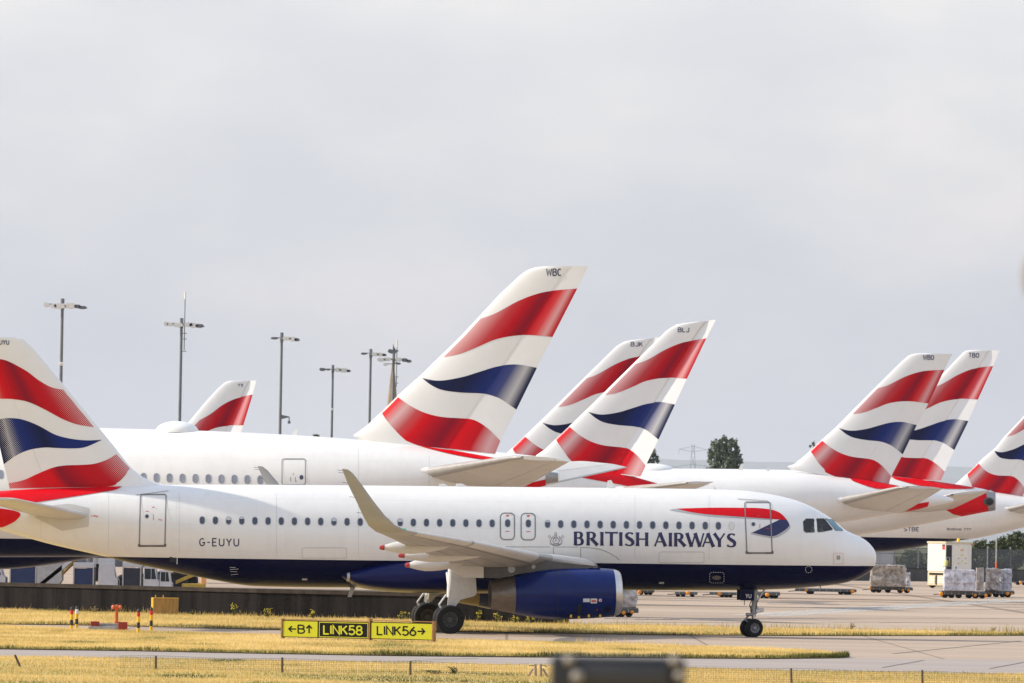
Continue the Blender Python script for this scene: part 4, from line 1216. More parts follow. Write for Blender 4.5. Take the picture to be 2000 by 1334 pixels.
def parked(px, Y, heading, label, top, bot, length, split, le, te, hinge, defl, reg, stab, hull, wr=0.98, fin_th=.7, taper=9.0, stripes="", gear=True, cls=None, tz=None):
    c = Craft(px, Y, heading, 1)
    xs = [c.xz(*p)[0] for p in top]
    tail = min(xs)
    k = max(range(len(top)), key=lambda i: xs[i])
    zt = c.xz(*top[k])[1]; zb = c.xz(*bot[max(range(len(bot)), key=lambda i: c.xz(*bot[i])[0])])[1]
    nose = tail + length
    zn = zt * .42 + zb * .58
    c.profile(top, bot, wr,
              [(nose - taper, zt), (nose - taper * .62, zt - .35), (nose - taper * .36, zt - (zt - zn) * .34), (nose - taper * .16, zt - (zt - zn) * .62), (nose - taper * .04, zt - (zt - zn) * .84), (nose, zn)],
              [(nose - taper * .9, zb), (nose - taper * .5, zb + .25), (nose - taper * .22, zb + (zn - zb) * .34), (nose - taper * .05, zb + (zn - zb) * .70), (nose, zn)])
    two_tone(hull, split, NAVY, WHITE, 0.3)
    root = thing("airliner", c.loc0, 0, label, "airliner", "airliners parked nose left behind the taxiing one", rot=c.rot)
    c.fus = c.fuselage(hull, root)
    c.root = root
    f = Fin(c, le, te, hinge=hinge, th=fin_th, defl=defl)
    f.build(root)
    if not CANON: canon(f)
    for nm in ("top", "mid", "low"):
        f.band([(max(a, .004 if nm == 'low' else .045), b) for a, b in CANON[nm][0]], [(max(a, .004 if nm == 'low' else .045), max(b, .004)) for a, b in CANON[nm][1]], "stripe_%s%s" % (nm, stripes))
    if reg: f.text(*reg)
    c.f = f
    if stab:
        (a, b, ya, yb, th, drop) = stab
        tailplane(c, a, b, ya, yb, "wing_pale", root, th, drop, lead=True)
        # root blade where the leading edge meets the hull
        p = c.loc(*a[0], c.near * ya)
        for sg in (1, -1):
            q = MB(); d = Vector((-1, 0, 0))
            o = Vector((p.x + 1.3, p.y * sg, p.z - .02))
            q.lathe([(0, 0), (.25, .10), (.7, .19), (1.3, .24), (2.2, .22), (3.2, .1)], o, d, "paint_white", 20)
            q.build("tailplane_fairing", root)
    if gear:
        for gx, gy, n in ((nose - .10 * length, 0, 1), (nose - .50 * length, 5.0, 2), (nose - .50 * length, -5.0, 2)):
            g = MB(); zc = c.sec(gx)[0]
            g.cyl((gx, gy, .6), (gx, gy * .8, zc - .5), .2, "strut_white", n=12)
            go = g.build("main_gear" if gy else "nose_gear", root)
            for i in range(n):
                for s_ in (-1, 1):
                    w = MB(); w.lathe([(-.2, .3), (-.22, .55), (-.1, .65), (.1, .65), (.22, .55), (.2, .3), (.15, 0)], (gx + (i - (n - 1) / 2) * 1.5, gy + s_ * .55, .65), (0, 1, 0), "tyre", 24)
                    w.build("wheel", go)
    return c
FISH = lambda c: (lambda px, py, off: c.onpx(px, py, off))

# tall tail WBC
Z7 = lambda *p: zw(p)
B1 = parked(960, 312, 171, "largest white airliner behind, tail marked WBC towering over the middle of the picture", 
    top=[(-1200, 826), (-600, 828), (-300, 829), (0, 832), (195, 836), (400, 841.5), (560, 849), (680, 857), (800, 868), (870, 877), (950, 891), (1060, 911), (1092, 922)],
    bot=[(-1200, 1086), (-300, 1087), (100, 1088), (250, 1086), (400, 1079), (550, 1062), (700, 1036), (850, 1004), (1000, 968), (1060, 951), (1092, 941)],
    length=73.8, split=3.35,
    le=Z7((150, 1000), (110, 975), (180, 925), (265, 845), (350, 760), (480, 645), (700, 430), (900, 215), (1000, 120), (1030, 94), (1062, 74), (1100, 62), (1140, 57)),
    te=Z7((885, 1078), (915, 1000), (1000, 835), (1110, 610), (1195, 440), (1330, 175), (1388, 55)),
    hinge=.66, defl=-5, reg=None,
    stab=(((830, 920), (1020, 949)), ((1003, 892.5), (1112, 899)), 1.4, 10.2, .75, -6), hull="hull_tall", stripes="_fine")
B1.f.text("WBC", 1068.5, 538, 12.6, 28.5, wt=.17)
mp1 = FISH(B1)
for i in range(-12, 10):
    px = 280.5 + 25.35 * i
    cabin_window(B1, B1.fus, px, 932.5 + .021 * (px - 280), 11.8, 18.2, .0, 1.2, glass="glass_far")
q = rr(551, 896.5, 596.5, 947, 4, 0.0)
dr = strokes_mesh([(q + q[:2], [1.5] * (len(q) + 2))], "door", "seal_grey", B1.root, mp1, off=.02, step=8)
patch(arc(589, 932.5, 4, 4.6, 0, 345, 16), mp1, "door_window", "glass_cabin", dr, off=.03)
each_stroke([([(568, 932), (568, 940)], [1.2, 1.2]), ([(577, 932), (577, 940), (580, 940)], [1.2] * 3), ([(573, 924), (573, 928)], [1, 1])], "door_placard", "seal_grey", dr, mp1, off=.03)
dm = MB()
p = B1.loc(346, 838, 0)
vs, fs = [], []
for j in range(13):
    u = -1 + 2 * j / 12
    r = max(0.02, (1 - abs(u) ** 2.2)) ** .5
    for i in range(20):
        a = math.pi * i / 19
        vs.append((p.x + 1.12 * u, .95 * r * math.cos(a), p.z - .18 + .58 * r * math.sin(a)))
for j in range(12):
    for i in range(19):
        fs.append((j * 20 + i, j * 20 + i + 1, (j + 1) * 20 + i + 1, (j + 1) * 20 + i))
dm.add(vs, fs, "paint_white"); dm.build("antenna_dome", B1.root)
an = MB(); p = B1.loc(572, 850, 0)
an.prism([(p.x + .15, p.z - .1), (p.x - .15, p.z - .1), (p.x - .28, p.z + .30), (p.x - .16, p.z + .30)], 'y', -.02, .02, "paint_white"); an.build("aerials", B1.root)
def redspine(c, pts, m="paint_red"):
    patch(px_line(pts[0]) + px_line(pts[1])[1:-1], FISH(c), "tail_sweep", m, c.fus, off=.03, size=5)
redspine(B1, ([(820, 871.5), (870, 879), (905, 884), (950, 893), (985, 899)], [(985, 899), (945, 898), (910, 893), (870, 885), (820, 872)]))
patch([(1000, 951), (1040, 947), (1066, 936), (1066, 947), (1040, 954), (1000, 963)], mp1, "tail_sweep", "paint_red", B1.fus, off=.03, size=5)
patch([(1066, 922), (1090, 924), (1090, 940), (1066, 944)], mp1, "exhaust_cowl", "strut_grey", B1.fus, off=.03, size=5)
ln1 = lambda c, pts, w=.6, m="panel_line": strokes_mesh([(pts, [w] * len(pts))], "panel_line", m, c.fus, FISH(c), off=.012, step=12)
for px in (700, 838):
    ln1(B1, [(px, 872 if px < 800 else 882), (px, 948)], .4)

# BLJ and BJK
z8 = lambda *pts: [(950 + x / 3.51, 600 + y / 3.51) for x, y in pts]
le_blj = z8((300, 1060), (345, 1012), (400, 975), (700, 690), (1100, 295), (1240, 157), (1262, 143), (1300, 120), (1350, 110), (1410, 103))
te_blj = z8((1075, 1178), (1110, 1100), (1185, 940), (1300, 685), (1360, 548), (1490, 265), (1577, 88))
top_blj = [(-200, 872), (500, 872), (760, 873), (900, 878), (1065, 893), (1150, 908), (1215, 924), (1262, 938), (1300, 948), (1310, 951)]
bot_blj = [(-200, 1071), (500, 1071), (760, 1068), (900, 1050), (1050, 1020), (1200, 983), (1290, 962), (1310, 957)]
B2 = parked(1258, 372, 179, "airliner with bright turned rudder and tail marked BLJ, between tails BJK and WBO",
    top_blj, bot_blj, 62, 3.3, le_blj, te_blj, .70, -27, ("BLJ", 1324.5, 648.3, 8.4, 21), (((1212, 957), (1345, 962)), ((1332, 943.5), (1395, 942)), 1.2, 9.0, .6, 4), "hull_bright", fin_th=.62, stripes="_fine")
patch(px_line([(1130, 905), (1180, 917), (1215, 925), (1255, 938), (1290, 947)]) + px_line([(1290, 951), (1250, 953), (1228, 948), (1205, 936), (1160, 931), (1120, 930)])[:], FISH(B2), "tail_sweep", "paint_red", B2.fus, off=.03, size=5)
sh = lambda pts, dx, dy, k, ox=1258, oy=935: [(ox + dx + (x - ox) * k, oy + dy + (y - oy) * k) for x, y in pts]
K = .93
B3 = parked(1150, 401, 179, "airliner with tail marked BJK, half hidden behind the tail marked BLJ",
    sh(top_blj, -97, 2, K), sh(bot_blj, -97, 2, K), 57, 3.4, sh(le_blj, -97, 12, K), sh(te_blj, -97, 12, K), .70, -24, ("BJK", 1232.5, 676.3, 8.0, 22.5),
    (((1110, 952), (1240, 957)), ((1215, 944), (1275, 943)), 1.2, 9.0, .6, 4), "hull_half", fin_th=.62, stripes="_fine")

# WBO, TBO and the one cut by the frame
zr = lambda *pts: [(1550 + x / 3.924, 660 + y / 3.924) for x, y in pts]
le_wbo = zr((-20, 1010), (-50, 985), (0, 970), (95, 895), (180, 812), (320, 690), (620, 388), (830, 180), (880, 137), (905, 126), (930, 120), (1000, 117))
te_wbo = zr((728, 1132), (745, 1065), (840, 885), (945, 665), (1035, 500), (1155, 245), (1217, 124))
B4 = parked(1740, 428, 179, "airliner with tail marked WBO and an unturned grey rudder, left of the tail marked TBO",
    top=[(300, 915), (900, 914), (1250, 914), (1400, 917), (1540, 921), (1640, 931), (1700, 939), (1740, 946), (1800, 957), (1850, 970), (1862, 974)],
    bot=[(300, 1092), (900, 1090), (1250, 1082), (1400, 1066), (1520, 1047), (1640, 1022), (1740, 1005), (1800, 993), (1850, 983), (1862, 980)],
    length=73.8, split=3.2, le=le_wbo, te=te_wbo, hinge=.66, defl=0, reg=("WBO", 1803, 702.3, 8.6, 20.5),
    stab=(((1640, 976), (1772, 995)), ((1760, 951), (1842, 953)), 1.4, 10.0, .75, -3), hull="hull_grey_rudder", stripes="_fine", fin_th=.7)
redspine(B4, ([(1660, 935), (1690, 938.5), (1720, 943), (1760, 950.5)], [(1760, 951.5), (1725, 955.5), (1700, 952), (1660, 938)]))
patch([(1742, 991), (1757, 997), (1800, 985), (1815, 980), (1812, 989), (1790, 995), (1758, 1001)], FISH(B4), "tail_sweep", "paint_red", B4.fus, off=.03, size=5)
an = MB()
for px, py, h_, l_ in ((1445, 918, .42, .3), (1498, 919, .22, .25)):
    p = B4.loc(px, py, 0)
    an.prism([(p.x + l_ / 2, p.z - .15), (p.x - l_ / 2, p.z - .15), (p.x - l_ / 2 - .12, p.z + h_), (p.x - l_ * .2, p.z + h_)], 'y', -.03, .03, "paint_white")
an.build("aerials", B4.root)
p = B4.loc(1275, 916, 0); vs, fs = [], []
for j in range(13):
    u = -1 + 2 * j / 12
    r = max(0.02, (1 - abs(u) ** 2.2)) ** .5
    for i in range(16):
        a = math.pi * i / 15
        vs.append((p.x + 1.6 * u, 1.0 * r * math.cos(a), p.z - .2 + .58 * r * math.sin(a)))
for j in range(12):
    for i in range(15):
        fs.append((j * 16 + i, j * 16 + i + 1, (j + 1) * 16 + i + 1, (j + 1) * 16 + i))
dm = MB(); dm.add(vs, fs, "paint_white"); dm.build("antenna_dome", B4.root)

le_tbo = zr((420, 1060), (505, 940), (860, 565), (1155, 265), (1300, 110), (1325, 97), (1360, 93), (1400, 92))
te_tbo = zr((1135, 1105), (1140, 1090), (1220, 900), (1335, 660), (1395, 520), (1520, 245), (1580, 99))
B5 = parked(1860, 466, 180, "airliner with tail marked TBO and blunt red tail cone, behind the one marked WBO",
    top=[(500, 915), (1300, 915), (1500, 917), (1650, 922), (1750, 930), (1850, 943), (1910, 953), (1944, 961)],
    bot=[(500, 1084), (1300, 1083), (1500, 1072), (1674, 1046), (1758, 1033), (1836, 1018), (1879, 1009), (1944, 996)],
    length=73.9, split=3.4, le=le_tbo, te=te_tbo, hinge=.66, defl=-20, reg=("TBO", 1892, 698, 8.4, 19.5),
    stab=(((1745, 990), (1865, 992)), ((1845, 968), (1938, 957)), 1.6, 10.5, .7, 0), hull="hull_blunt", stripes="_fine", fin_th=.7, wr=.9)
patch([(1836, 984), (1870, 972), (1905, 961), (1944, 961.5), (1944, 995.5), (1879, 1008), (1862, 1004), (1845, 994)], FISH(B5), "tail_sweep", "paint_red", B5.fus, off=.03, size=5)
redspine(B5, ([(1740, 931), (1790, 936), (1850, 944), (1905, 953)], [(1905, 955), (1850, 955), (1800, 950), (1740, 934)]))
patch([(1926, 961.5), (1944, 962.5), (1944, 995.5), (1931, 998)], FISH(B5), "exhaust_cowl", "strut_grey", B5.fus, off=.05, size=5)
patch(arc(1931, 979.5, 10.5, 7.6, 0, 345, 20), FISH(B5), "exhaust_outlet", "pylon_grey", B5.fus, off=.075, size=4)
patch(arc(1932, 980, 7, 5.2, 0, 345, 18), FISH(B5), "exhaust_outlet", "dark_inside", B5.fus, off=.10, size=4)

k5 = .82
def st_(pts): return [(1878 + (x - 1840) * k5, 951 + (y - 938) * k5) for x, y in pts]
le_s = [(1830, 962), (1868, 944), (1898, 917), (1919, 896), (1945, 874), (1960, 855), (2000, 813), (2072, 741), (2080, 736), (2092, 734)]
te_s = [(1996, 972), (2020, 915), (2060, 830), (2110, 737)]
B6 = parked(1990, 571, 180, "airliner at the far right whose fin is cut off by the picture edge",
    top=[(900, 941), (1500, 943), (1760, 946), (1870, 952), (1950, 962), (2020, 973), (2100, 988), (2130, 994)],
    bot=[(900, 1080), (1650, 1079), (1732, 1077), (1778, 1071), (1872, 1056), (1908, 1051), (2000, 1030), (2060, 1016), (2130, 1004)],
    length=63.7, split=None or 4.35, le=le_s, te=te_s, hinge=.66, defl=0, reg=None,
    stab=(((1965, 994), (2080, 998)), ((2060, 972), (2120, 970)), 1.5, 9.5, .7, 0), hull="hull_cut", stripes="_fine", fin_th=.7)
strokes_mesh(sans_strokes("STBE", 1765.5, 1036.8, 7.0, .17, gap=.25, slope=.012, width=29), "registration_letters", "letter_navy", B6.fus, FISH(B6), off=.02)
strokes_mesh(sans_strokes("BOEING 777", 1850, 1035, 3.4, .2, gap=.2, slope=.012, width=46), "type_lettering", "letter_navy", B6.fus, FISH(B6), off=.02)

# small tail far left behind the tall one
z1 = lambda pts: [(x / 3.994, 640 + y / 3.994) for x, y in pts]
le_yx = [(215, 985), (245, 968), (300, 905), (365, 829), (400, 787)] + z1([(1700, 475), (1730, 448), (1760, 424), (1795, 415), (1830, 414)])
te_yx = [(446, 966), (462, 910)] + z1([(1895, 820), (1925, 720), (1970, 560), (2005, 415)])
C7 = Craft(446, 334, 179, 1)
tp, bt = [(-500, 962), (100, 962), (250, 963), (400, 966), (480, 972), (540, 980)], [(-500, 1112), (0, 1112), (150, 1095), (300, 1060), (450, 1015), (540, 988)]
two_tone("hull_small", 2.9, NAVY, WHITE)
xs = [C7.xz(*p)[0] for p in tp]; nose = min(xs) + 37.5
zt, zb = C7.xz(-500, 962)[1], C7.xz(-500, 1112)[1]; zn = zt * .42 + zb * .58
C7.profile(tp, bt, .955, [(nose - 2.5, zt - .5), (nose - 1, zt - 1.3), (nose, zn)], [(nose - 3, zb + .15), (nose - .8, zb + .9), (nose, zn)])
r7 = thing("airliner", C7.loc0, 0, "smallest airliner, only its fin marked YX showing above the long white hull", "airliner", "airliners parked nose left behind the taxiing one", rot=C7.rot)
C7.fus = C7.fuselage("hull_small", r7)
f7 = Fin(C7, le_yx, te_yx, hinge=.72, th=.62, defl=-27); f7.build(r7)
cl = lambda L_: [(min(max(c, .01), 1.0), t) for c, t in L_]
f7.band(cl([f7.invpx(*p) for p in z1([(1560, 720), (1650, 670), (1720, 615), (1800, 570), (1880, 543), (1985, 525)])]), cl([f7.invpx(*p) for p in [(300, 905), (340, 890), (385, 855), (415, 838), (445, 832), (479, 832)]]), "stripe_top_fine")
f7.band(cl([(c, t) for c, t in ((.05, .28), (.3, .27), (.6, .33), (.8, .37), (1, .38))]), cl([(.05, .275), (.2, .2), (.5, .2), (.8, .22), (1, .16)]), "stripe_mid_fine")
f7.band([(.01, .10), (.3, .05), (.7, .07), (1, .05)], [(.01, .09), (.3, .015), (.7, .012), (1, .01)], "stripe_low_fine")
f7.text("YX", 465, 755, 5.6, 10)
for gx, gy in ((nose - 5, 0), (nose - 17.7, 3.8), (nose - 17.7, -3.8)):
    g = MB(); g.cyl((gx, gy, .5), (gx, gy, 2.4), .12, "strut_white"); go = g.build("main_gear" if gy else "nose_gear", r7)
    for s_ in (-1, 1):
        w = MB(); w.lathe([(-.18, .25), (-.2, .5), (0, .57), (.2, .5), (.18, .25), (.12, 0)], (gx, gy + s_ * .45, .57), (0, 1, 0), "tyre", 24); w.build("wheel", go)
# ------------------------------------------------------------------ ground, paving and grass
def ground_mat(name, base, alt, dark, streak, scale, rough=0.9, bump=0.3, lines=None):
    m = bpy.data.materials.new(name)
    t, b = nodes(m); L = t.links.new
    tcn = t.nodes.new("ShaderNodeTexCoord")
    mpn = t.nodes.new("ShaderNodeMapping"); mpn.inputs['Scale'].default_value = streak
    L(tcn.outputs['Object'], mpn.inputs[0])
    n1 = t.nodes.new("ShaderNodeTexNoise"); n1.inputs['Scale'].default_value = scale; n1.inputs['Detail'].default_value = 7; n1.inputs['Roughness'].default_value = .62
    L(mpn.outputs[0], n1.inputs['Vector'])
    r1 = t.nodes.new("ShaderNodeValToRGB")
    r1.color_ramp.elements[0].position = .36; r1.color_ramp.elements[0].color = (*base, 1)
    r1.color_ramp.elements[1].position = .62; r1.color_ramp.elements[1].color = (*alt, 1)
    L(n1.outputs['Fac'], r1.inputs[0])
    n2 = t.nodes.new("ShaderNodeTexNoise"); n2.inputs['Scale'].default_value = scale * 2.3; n2.inputs['Detail'].default_value = 5
    m2 = t.nodes.new("ShaderNodeMapping"); m2.inputs['Scale'].default_value = (streak[0] * .5, streak[1] * 1.6, 1); m2.inputs['Location'].default_value = (31, 17, 0)
    L(tcn.outputs['Object'], m2.inputs[0]); L(m2.outputs[0], n2.inputs['Vector'])
    r2_ = t.nodes.new("ShaderNodeValToRGB")
    r2_.color_ramp.elements[0].position = .60; r2_.color_ramp.elements[0].color = (0, 0, 0, 1)
    r2_.color_ramp.elements[1].position = .74; r2_.color_ramp.elements[1].color = (1, 1, 1, 1)
    L(n2.outputs['Fac'], r2_.inputs[0])
    mxn = t.nodes.new("ShaderNodeMix"); mxn.data_type = 'RGBA'
    mm = t.nodes.new("ShaderNodeMath"); mm.operation = 'MULTIPLY'; mm.inputs[1].default_value = .75
    L(r2_.outputs[0], mm.inputs[0]); L(mm.outputs[0], mxn.inputs['Factor'])
    L(r1.outputs[0], mxn.inputs[6]); mxn.inputs[7].default_value = (*dark, 1)
    col = mxn.outputs[2]
    if lines:                                        # slab joints
        br = t.nodes.new("ShaderNodeTexBrick")
        br.inputs['Scale'].default_value = 1.0
        br.inputs['Brick Width'].default_value = lines[0]; br.inputs['Row Height'].default_value = lines[1]
        br.inputs['Mortar Size'].default_value = lines[2]; br.inputs['Mortar Smooth'].default_value = .3
        br.inputs['Color1'].default_value = (1, 1, 1, 1); br.inputs['Color2'].default_value = (.90, .90, .90, 1); br.inputs['Mortar'].default_value = (.45, .44, .43, 1)
        br.offset = 0.0
        L(tcn.outputs['Object'], br.inputs['Vector'])
        m3 = t.nodes.new("ShaderNodeMix"); m3.data_type = 'RGBA'; m3.blend_type = 'MULTIPLY'; m3.inputs['Factor'].default_value = .8
        L(col, m3.inputs[6]); L(br.outputs['Color'], m3.inputs[7]); col = m3.outputs[2]
    L(col, b.inputs['Base Color'])
    b.inputs['Roughness'].default_value = rough
    b.inputs['Specular IOR Level'].default_value = .25
    n3 = t.nodes.new("ShaderNodeTexNoise"); n3.inputs['Scale'].default_value = 9; n3.inputs['Detail'].default_value = 5
    L(tcn.outputs['Object'], n3.inputs['Vector'])
    bp = t.nodes.new("ShaderNodeBump"); bp.inputs['Strength'].default_value = bump; bp.inputs['Distance'].default_value = .01
    L(n3.outputs['Fac'], bp.inputs['Height']); L(bp.outputs[0], b.inputs['Normal'])
    MATS[name] = m
ground_mat("concrete_apron", (.36, .275, .205), (.45, .35, .265), (.19, .148, .115), (.012, .045, 1), 1.0, lines=(30.0, 24.0, .45))
ground_mat("concrete_taxiway", (.37, .285, .215), (.44, .345, .265), (.28, .215, .165), (.03, .35, 1), 1.0, lines=(7.5, 7.5, .07))
ground_mat("asphalt_road", (.31, .265, .235), (.36, .31, .275), (.24, .20, .178), (.05, .5, 1), 1.0)
mat("edge_soil", (.10, .07, .035), .95, var=.5, scale=3)
ground_mat("dry_ground", (.46, .33, .11), (.54, .39, .14), (.34, .26, .09), (.2, .4, 1), 1.0)
ground_mat("far_land", (.10, .11, .05), (.16, .15, .07), (.06, .07, .04), (.01, .01, 1), 1.0)
mat("marking_white", (.62, .61, .58), .8, var=.3, scale=1.5)
mat("marking_dark", (.15, .125, .105), .85, var=.3, scale=1.5)

def sheet(name, pts, z, m, skirt=0.0, kind="structure"):
    q = MB()
    top = [(p[0], p[1], z) for p in pts]
    if skirt:
        n = len(top)
        q.add(top + [(p[0], p[1], z - skirt) for p in pts], [tuple(range(n))], m); q.add(top + [(p[0], p[1], z - skirt) for p in pts], [(i, (i + 1) % n, n + (i + 1) % n, n + i) for i in range(n)], "edge_soil")
    else:
        q.poly(top, m)
    o = q.build(name, smooth=False)
    return tag(o, kind=kind)
# the ground reaches from behind the camera to the hills
q = MB(); q.poly([(-9000, -400, -.02), (9000, -400, -.02), (9000, 700, -.02), (-9000, 700, -.02)], "dry_ground"); tag(q.build("ground", smooth=False), kind="structure")
q = MB(); q.poly([(-9000, 700, -.02), (9000, 700, -.02), (9000, 52000, -.02), (-9000, 52000, -.02)], "far_land"); tag(q.build("far_ground", smooth=False), kind="structure")
gp = lambda L_: [(lambda v: (v.x, v.y))(G(*p)) for p in L_]
FARTOP = [(-260, 1182), (-100, 1187), (0, 1190), (200, 1196), (400, 1203), (620, 1208), (900, 1214), (1056, 1218), (1130, 1221), (1240, 1223), (1550, 1230), (1800, 1234.5), (2000, 1237), (2300, 1239)]
FARBOT = [(-260, 1218.5), (-100, 1219), (0, 1219.7), (150, 1221.5), (290, 1224.5), (390, 1227), (550, 1231), (700, 1232.5), (830, 1234), (1000, 1236), (1300, 1241), (1550, 1242.5), (1800, 1242.5), (2000, 1242), (2300, 1242)]
ISTOP = [(-260, 1220.6), (-100, 1221.5), (0, 1222.5), (130, 1229), (200, 1232), (290, 1234), (390, 1237), (550, 1242), (700, 1245), (850, 1249.5), (1000, 1253), (1150, 1257), (1300, 1261.5), (1500, 1267.5), (1600, 1273), (1655, 1279)]
ISBOT = [(1658, 1284), (1640, 1286), (1500, 1287.5), (1000, 1284), (750, 1281.5), (500, 1277), (250, 1272), (0, 1268.5), (-100, 1267), (-260, 1266)]
FGTOP = [(-260, 1279), (-100, 1283), (0, 1285), (250, 1288), (500, 1292), (800, 1297.5), (1000, 1301.5), (1400, 1309), (1600, 1313.5), (1750, 1316), (2000, 1320), (2200, 1323)]
apr = gp(FARTOP[:])
sheet("apron", [(-300, 330), *apr, (300, 262), (420, 690), (-300, 690)], .004, "concrete_apron")
sheet("taxiway", [(-45, 252)] + gp(FARBOT) + [(60, 225), (60, 172), (-50, 172)] if False else gp(FARBOT) + [(56, 246), (56, 203), *gp([(2300, 1292), (1660, 1285.5)]), *gp(list(reversed(ISTOP)))], .002, "concrete_taxiway")
sheet("service_road", gp(FGTOP) + gp([(2300, 1292), (1660, 1285.5)]) + gp(ISBOT), .002, "asphalt_road")
sheet("far_verge", gp(FARTOP) + gp(list(reversed(FARBOT))), .04, "dry_ground", .06)
sheet("grass_island", gp(ISTOP) + gp(ISBOT), .04, "dry_ground", .06)
nearL, nearR = G(-260, 1390), G(2260, 1430)
sheet("near_verge", gp(FGTOP) + [(nearR.x, nearR.y), (nearL.x, nearL.y)], .04, "dry_ground", .06)

# dry grass: a great many single blades
m = bpy.data.materials.new("straw_blades"); MATS["straw_blades"] = m
t, b = nodes(m)
at = t.nodes.new("ShaderNodeAttribute"); at.attribute_name = "tone"
rp = t.nodes.new("ShaderNodeValToRGB"); els = rp.color_ramp.elements
els[0].position = 0; els[0].color = (.035, .045, .012, 1); els[1].position = 1; els[1].color = (.84, .64, .28, 1)
for p_, c_ in ((.18, (.12, .13, .03)), (.34, (.38, .33, .10)), (.55, (.57, .41, .145)), (.8, (.74, .54, .20))):
    e_ = els.new(p_); e_.color = (*c_, 1)
t.links.new(at.outputs['Fac'], rp.inputs[0]); t.links.new(rp.outputs[0], b.inputs['Base Color'])
b.inputs['Roughness'].default_value = .7; b.inputs['Specular IOR Level'].default_value = .2
tl = t.nodes.new("ShaderNodeBsdfTranslucent"); t.links.new(rp.outputs[0], tl.inputs[0])
ms_ = t.nodes.new("ShaderNodeMixShader"); ms_.inputs[0].default_value = .45
t.links.new(b.outputs[0], ms_.inputs[1]); t.links.new(tl.outputs[0], ms_.inputs[2]); t.links.new(ms_.outputs[0], t.nodes["Material Output"].inputs[0])
rs_ = np.random.RandomState(11)
def vnoise(x, y, sc, seed):
    r = np.random.RandomState(seed); g = r.rand(64, 64)
    u, v = x / sc, y / sc
    i, j = np.floor(u).astype(int), np.floor(v).astype(int); fu, fv = u - i, v - j
    fu, fv = fu * fu * (3 - 2 * fu), fv * fv * (3 - 2 * fv)
    q = lambda a, b_: g[a % 64, b_ % 64]
    return (q(i, j) * (1 - fu) + q(i + 1, j) * fu) * (1 - fv) + (q(i, j + 1) * (1 - fu) + q(i + 1, j + 1) * fu) * fv
def inside(x, y, poly):
    c = np.zeros(len(x), bool); n = len(poly)
    for i in range(n):
        (x0, y0), (x1, y1) = poly[i], poly[(i + 1) % n]
        k = ((y0 > y) != (y1 > y)) & (x < (x1 - x0) * (y - y0) / (y1 - y0 + 1e-12) + x0)
        c ^= k
    return c
def edge_dist(x, y, line):
    d = np.full(len(x), 1e9)
    for (x0, y0), (x1, y1) in zip(line, line[1:]):
        L2 = (x1 - x0) ** 2 + (y1 - y0) ** 2
        t_ = np.clip(((x - x0) * (x1 - x0) + (y - y0) * (y1 - y0)) / L2, 0, 1)
        d = np.minimum(d, np.hypot(x - x0 - t_ * (x1 - x0), y - y0 - t_ * (y1 - y0)))
    return d
def blades(x, y, h, w, tone, z0=.03):
    n = len(x)
    a = rs_.rand(n) * 2 * np.pi
    ln_ = rs_.rand(n) ** 1.5 * .8; la = rs_.rand(n) * 2 * np.pi
    V = np.empty((n, 3, 3), np.float32)
    V[:, 0] = np.stack([x - np.cos(a) * w / 2, y - np.sin(a) * w / 2, np.full(n, z0)], 1)
    V[:, 1] = np.stack([x + np.cos(a) * w / 2, y + np.sin(a) * w / 2, np.full(n, z0)], 1)
    V[:, 2] = np.stack([x + np.cos(la) * ln_ * h, y + np.sin(la) * ln_ * h, z0 + h * (1 - .35 * ln_)], 1)
    return V.reshape(-1, 3), np.repeat(tone, 3)
def tri_mesh(name, V, tone, m, attr="tone"):
    n = len(V)
    me = bpy.data.meshes.new(name)
    me.vertices.add(n); me.vertices.foreach_set("co", V.astype(np.float32).ravel())
    me.loops.add(n); me.loops.foreach_set("vertex_index", np.arange(n, dtype=np.int32))
    me.polygons.add(n // 3); me.polygons.foreach_set("loop_start", np.arange(0, n, 3, dtype=np.int32))
    a = me.attributes.new(attr, 'FLOAT', 'POINT'); a.data.foreach_set("value", tone.astype(np.float32))
    me.materials.append(MATS[m]); me.update(calc_edges=True); me.validate()
    o = bpy.data.objects.new(name, me); COL.objects.link(o); return o
def grow(poly, dens, hmin, hmax, edge=None, green=0.0, tall=0.0, near=False, hole=None):
    xs, ys = [p[0] for p in poly], [p[1] for p in poly]
    n = int((max(xs) - min(xs)) * (max(ys) - min(ys)) * dens)
    x = rs_.uniform(min(xs), max(xs), n); y = rs_.uniform(min(ys), max(ys), n)
    k = inside(x, y, poly); k &= np.abs(x) < (y * .0815 + 4.5)
    x, y = x[k], y[k]; n = len(x)
    big = vnoise(x, y * .35, 3.2, 1) * .6 + vnoise(x, y * .3, 1.1, 2) * .4
    band_ = vnoise(x * .12, y, 2.4, 3)
    tone = .70 + (big - .5) * .72 + (band_ - .5) * .40 + rs_.normal(0, .08, n)
    h = rs_.uniform(hmin, hmax, n) * (.7 + .6 * big)
    if edge is not None:
        d = edge_dist(x, y, edge)
        kk = d < 2.6
        gr = vnoise(x, y, .9, 5) * .7 + vnoise(x, y, .35, 6) * .3
        f = np.where(kk, (1 - d / 2.6) * np.clip((gr - .25) * 2.2, 0, 1), 0)
        tone = tone - f * .62 * green
        h = h * (1 + f * tall)
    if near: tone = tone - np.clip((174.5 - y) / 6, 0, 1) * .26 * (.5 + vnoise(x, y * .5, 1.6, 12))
    if hole is not None:
        hd = edge_dist(x, y, hole); kk2 = (hd > .9) | (y > np.interp(x, [hole[0][0], hole[1][0]], [hole[0][1], hole[1][1]]) + .3); x, y, h, tone = x[kk2], y[kk2], h[kk2], tone[kk2]; n = len(x)
    patch_ = vnoise(x, y * .4, 2.1, 8)
    tone = np.where(patch_ > .72, tone - (patch_ - .72) * 1.9, tone)
    return blades(x, y, h, rs_.uniform(.014, .032, n), np.clip(tone, .02, 1))
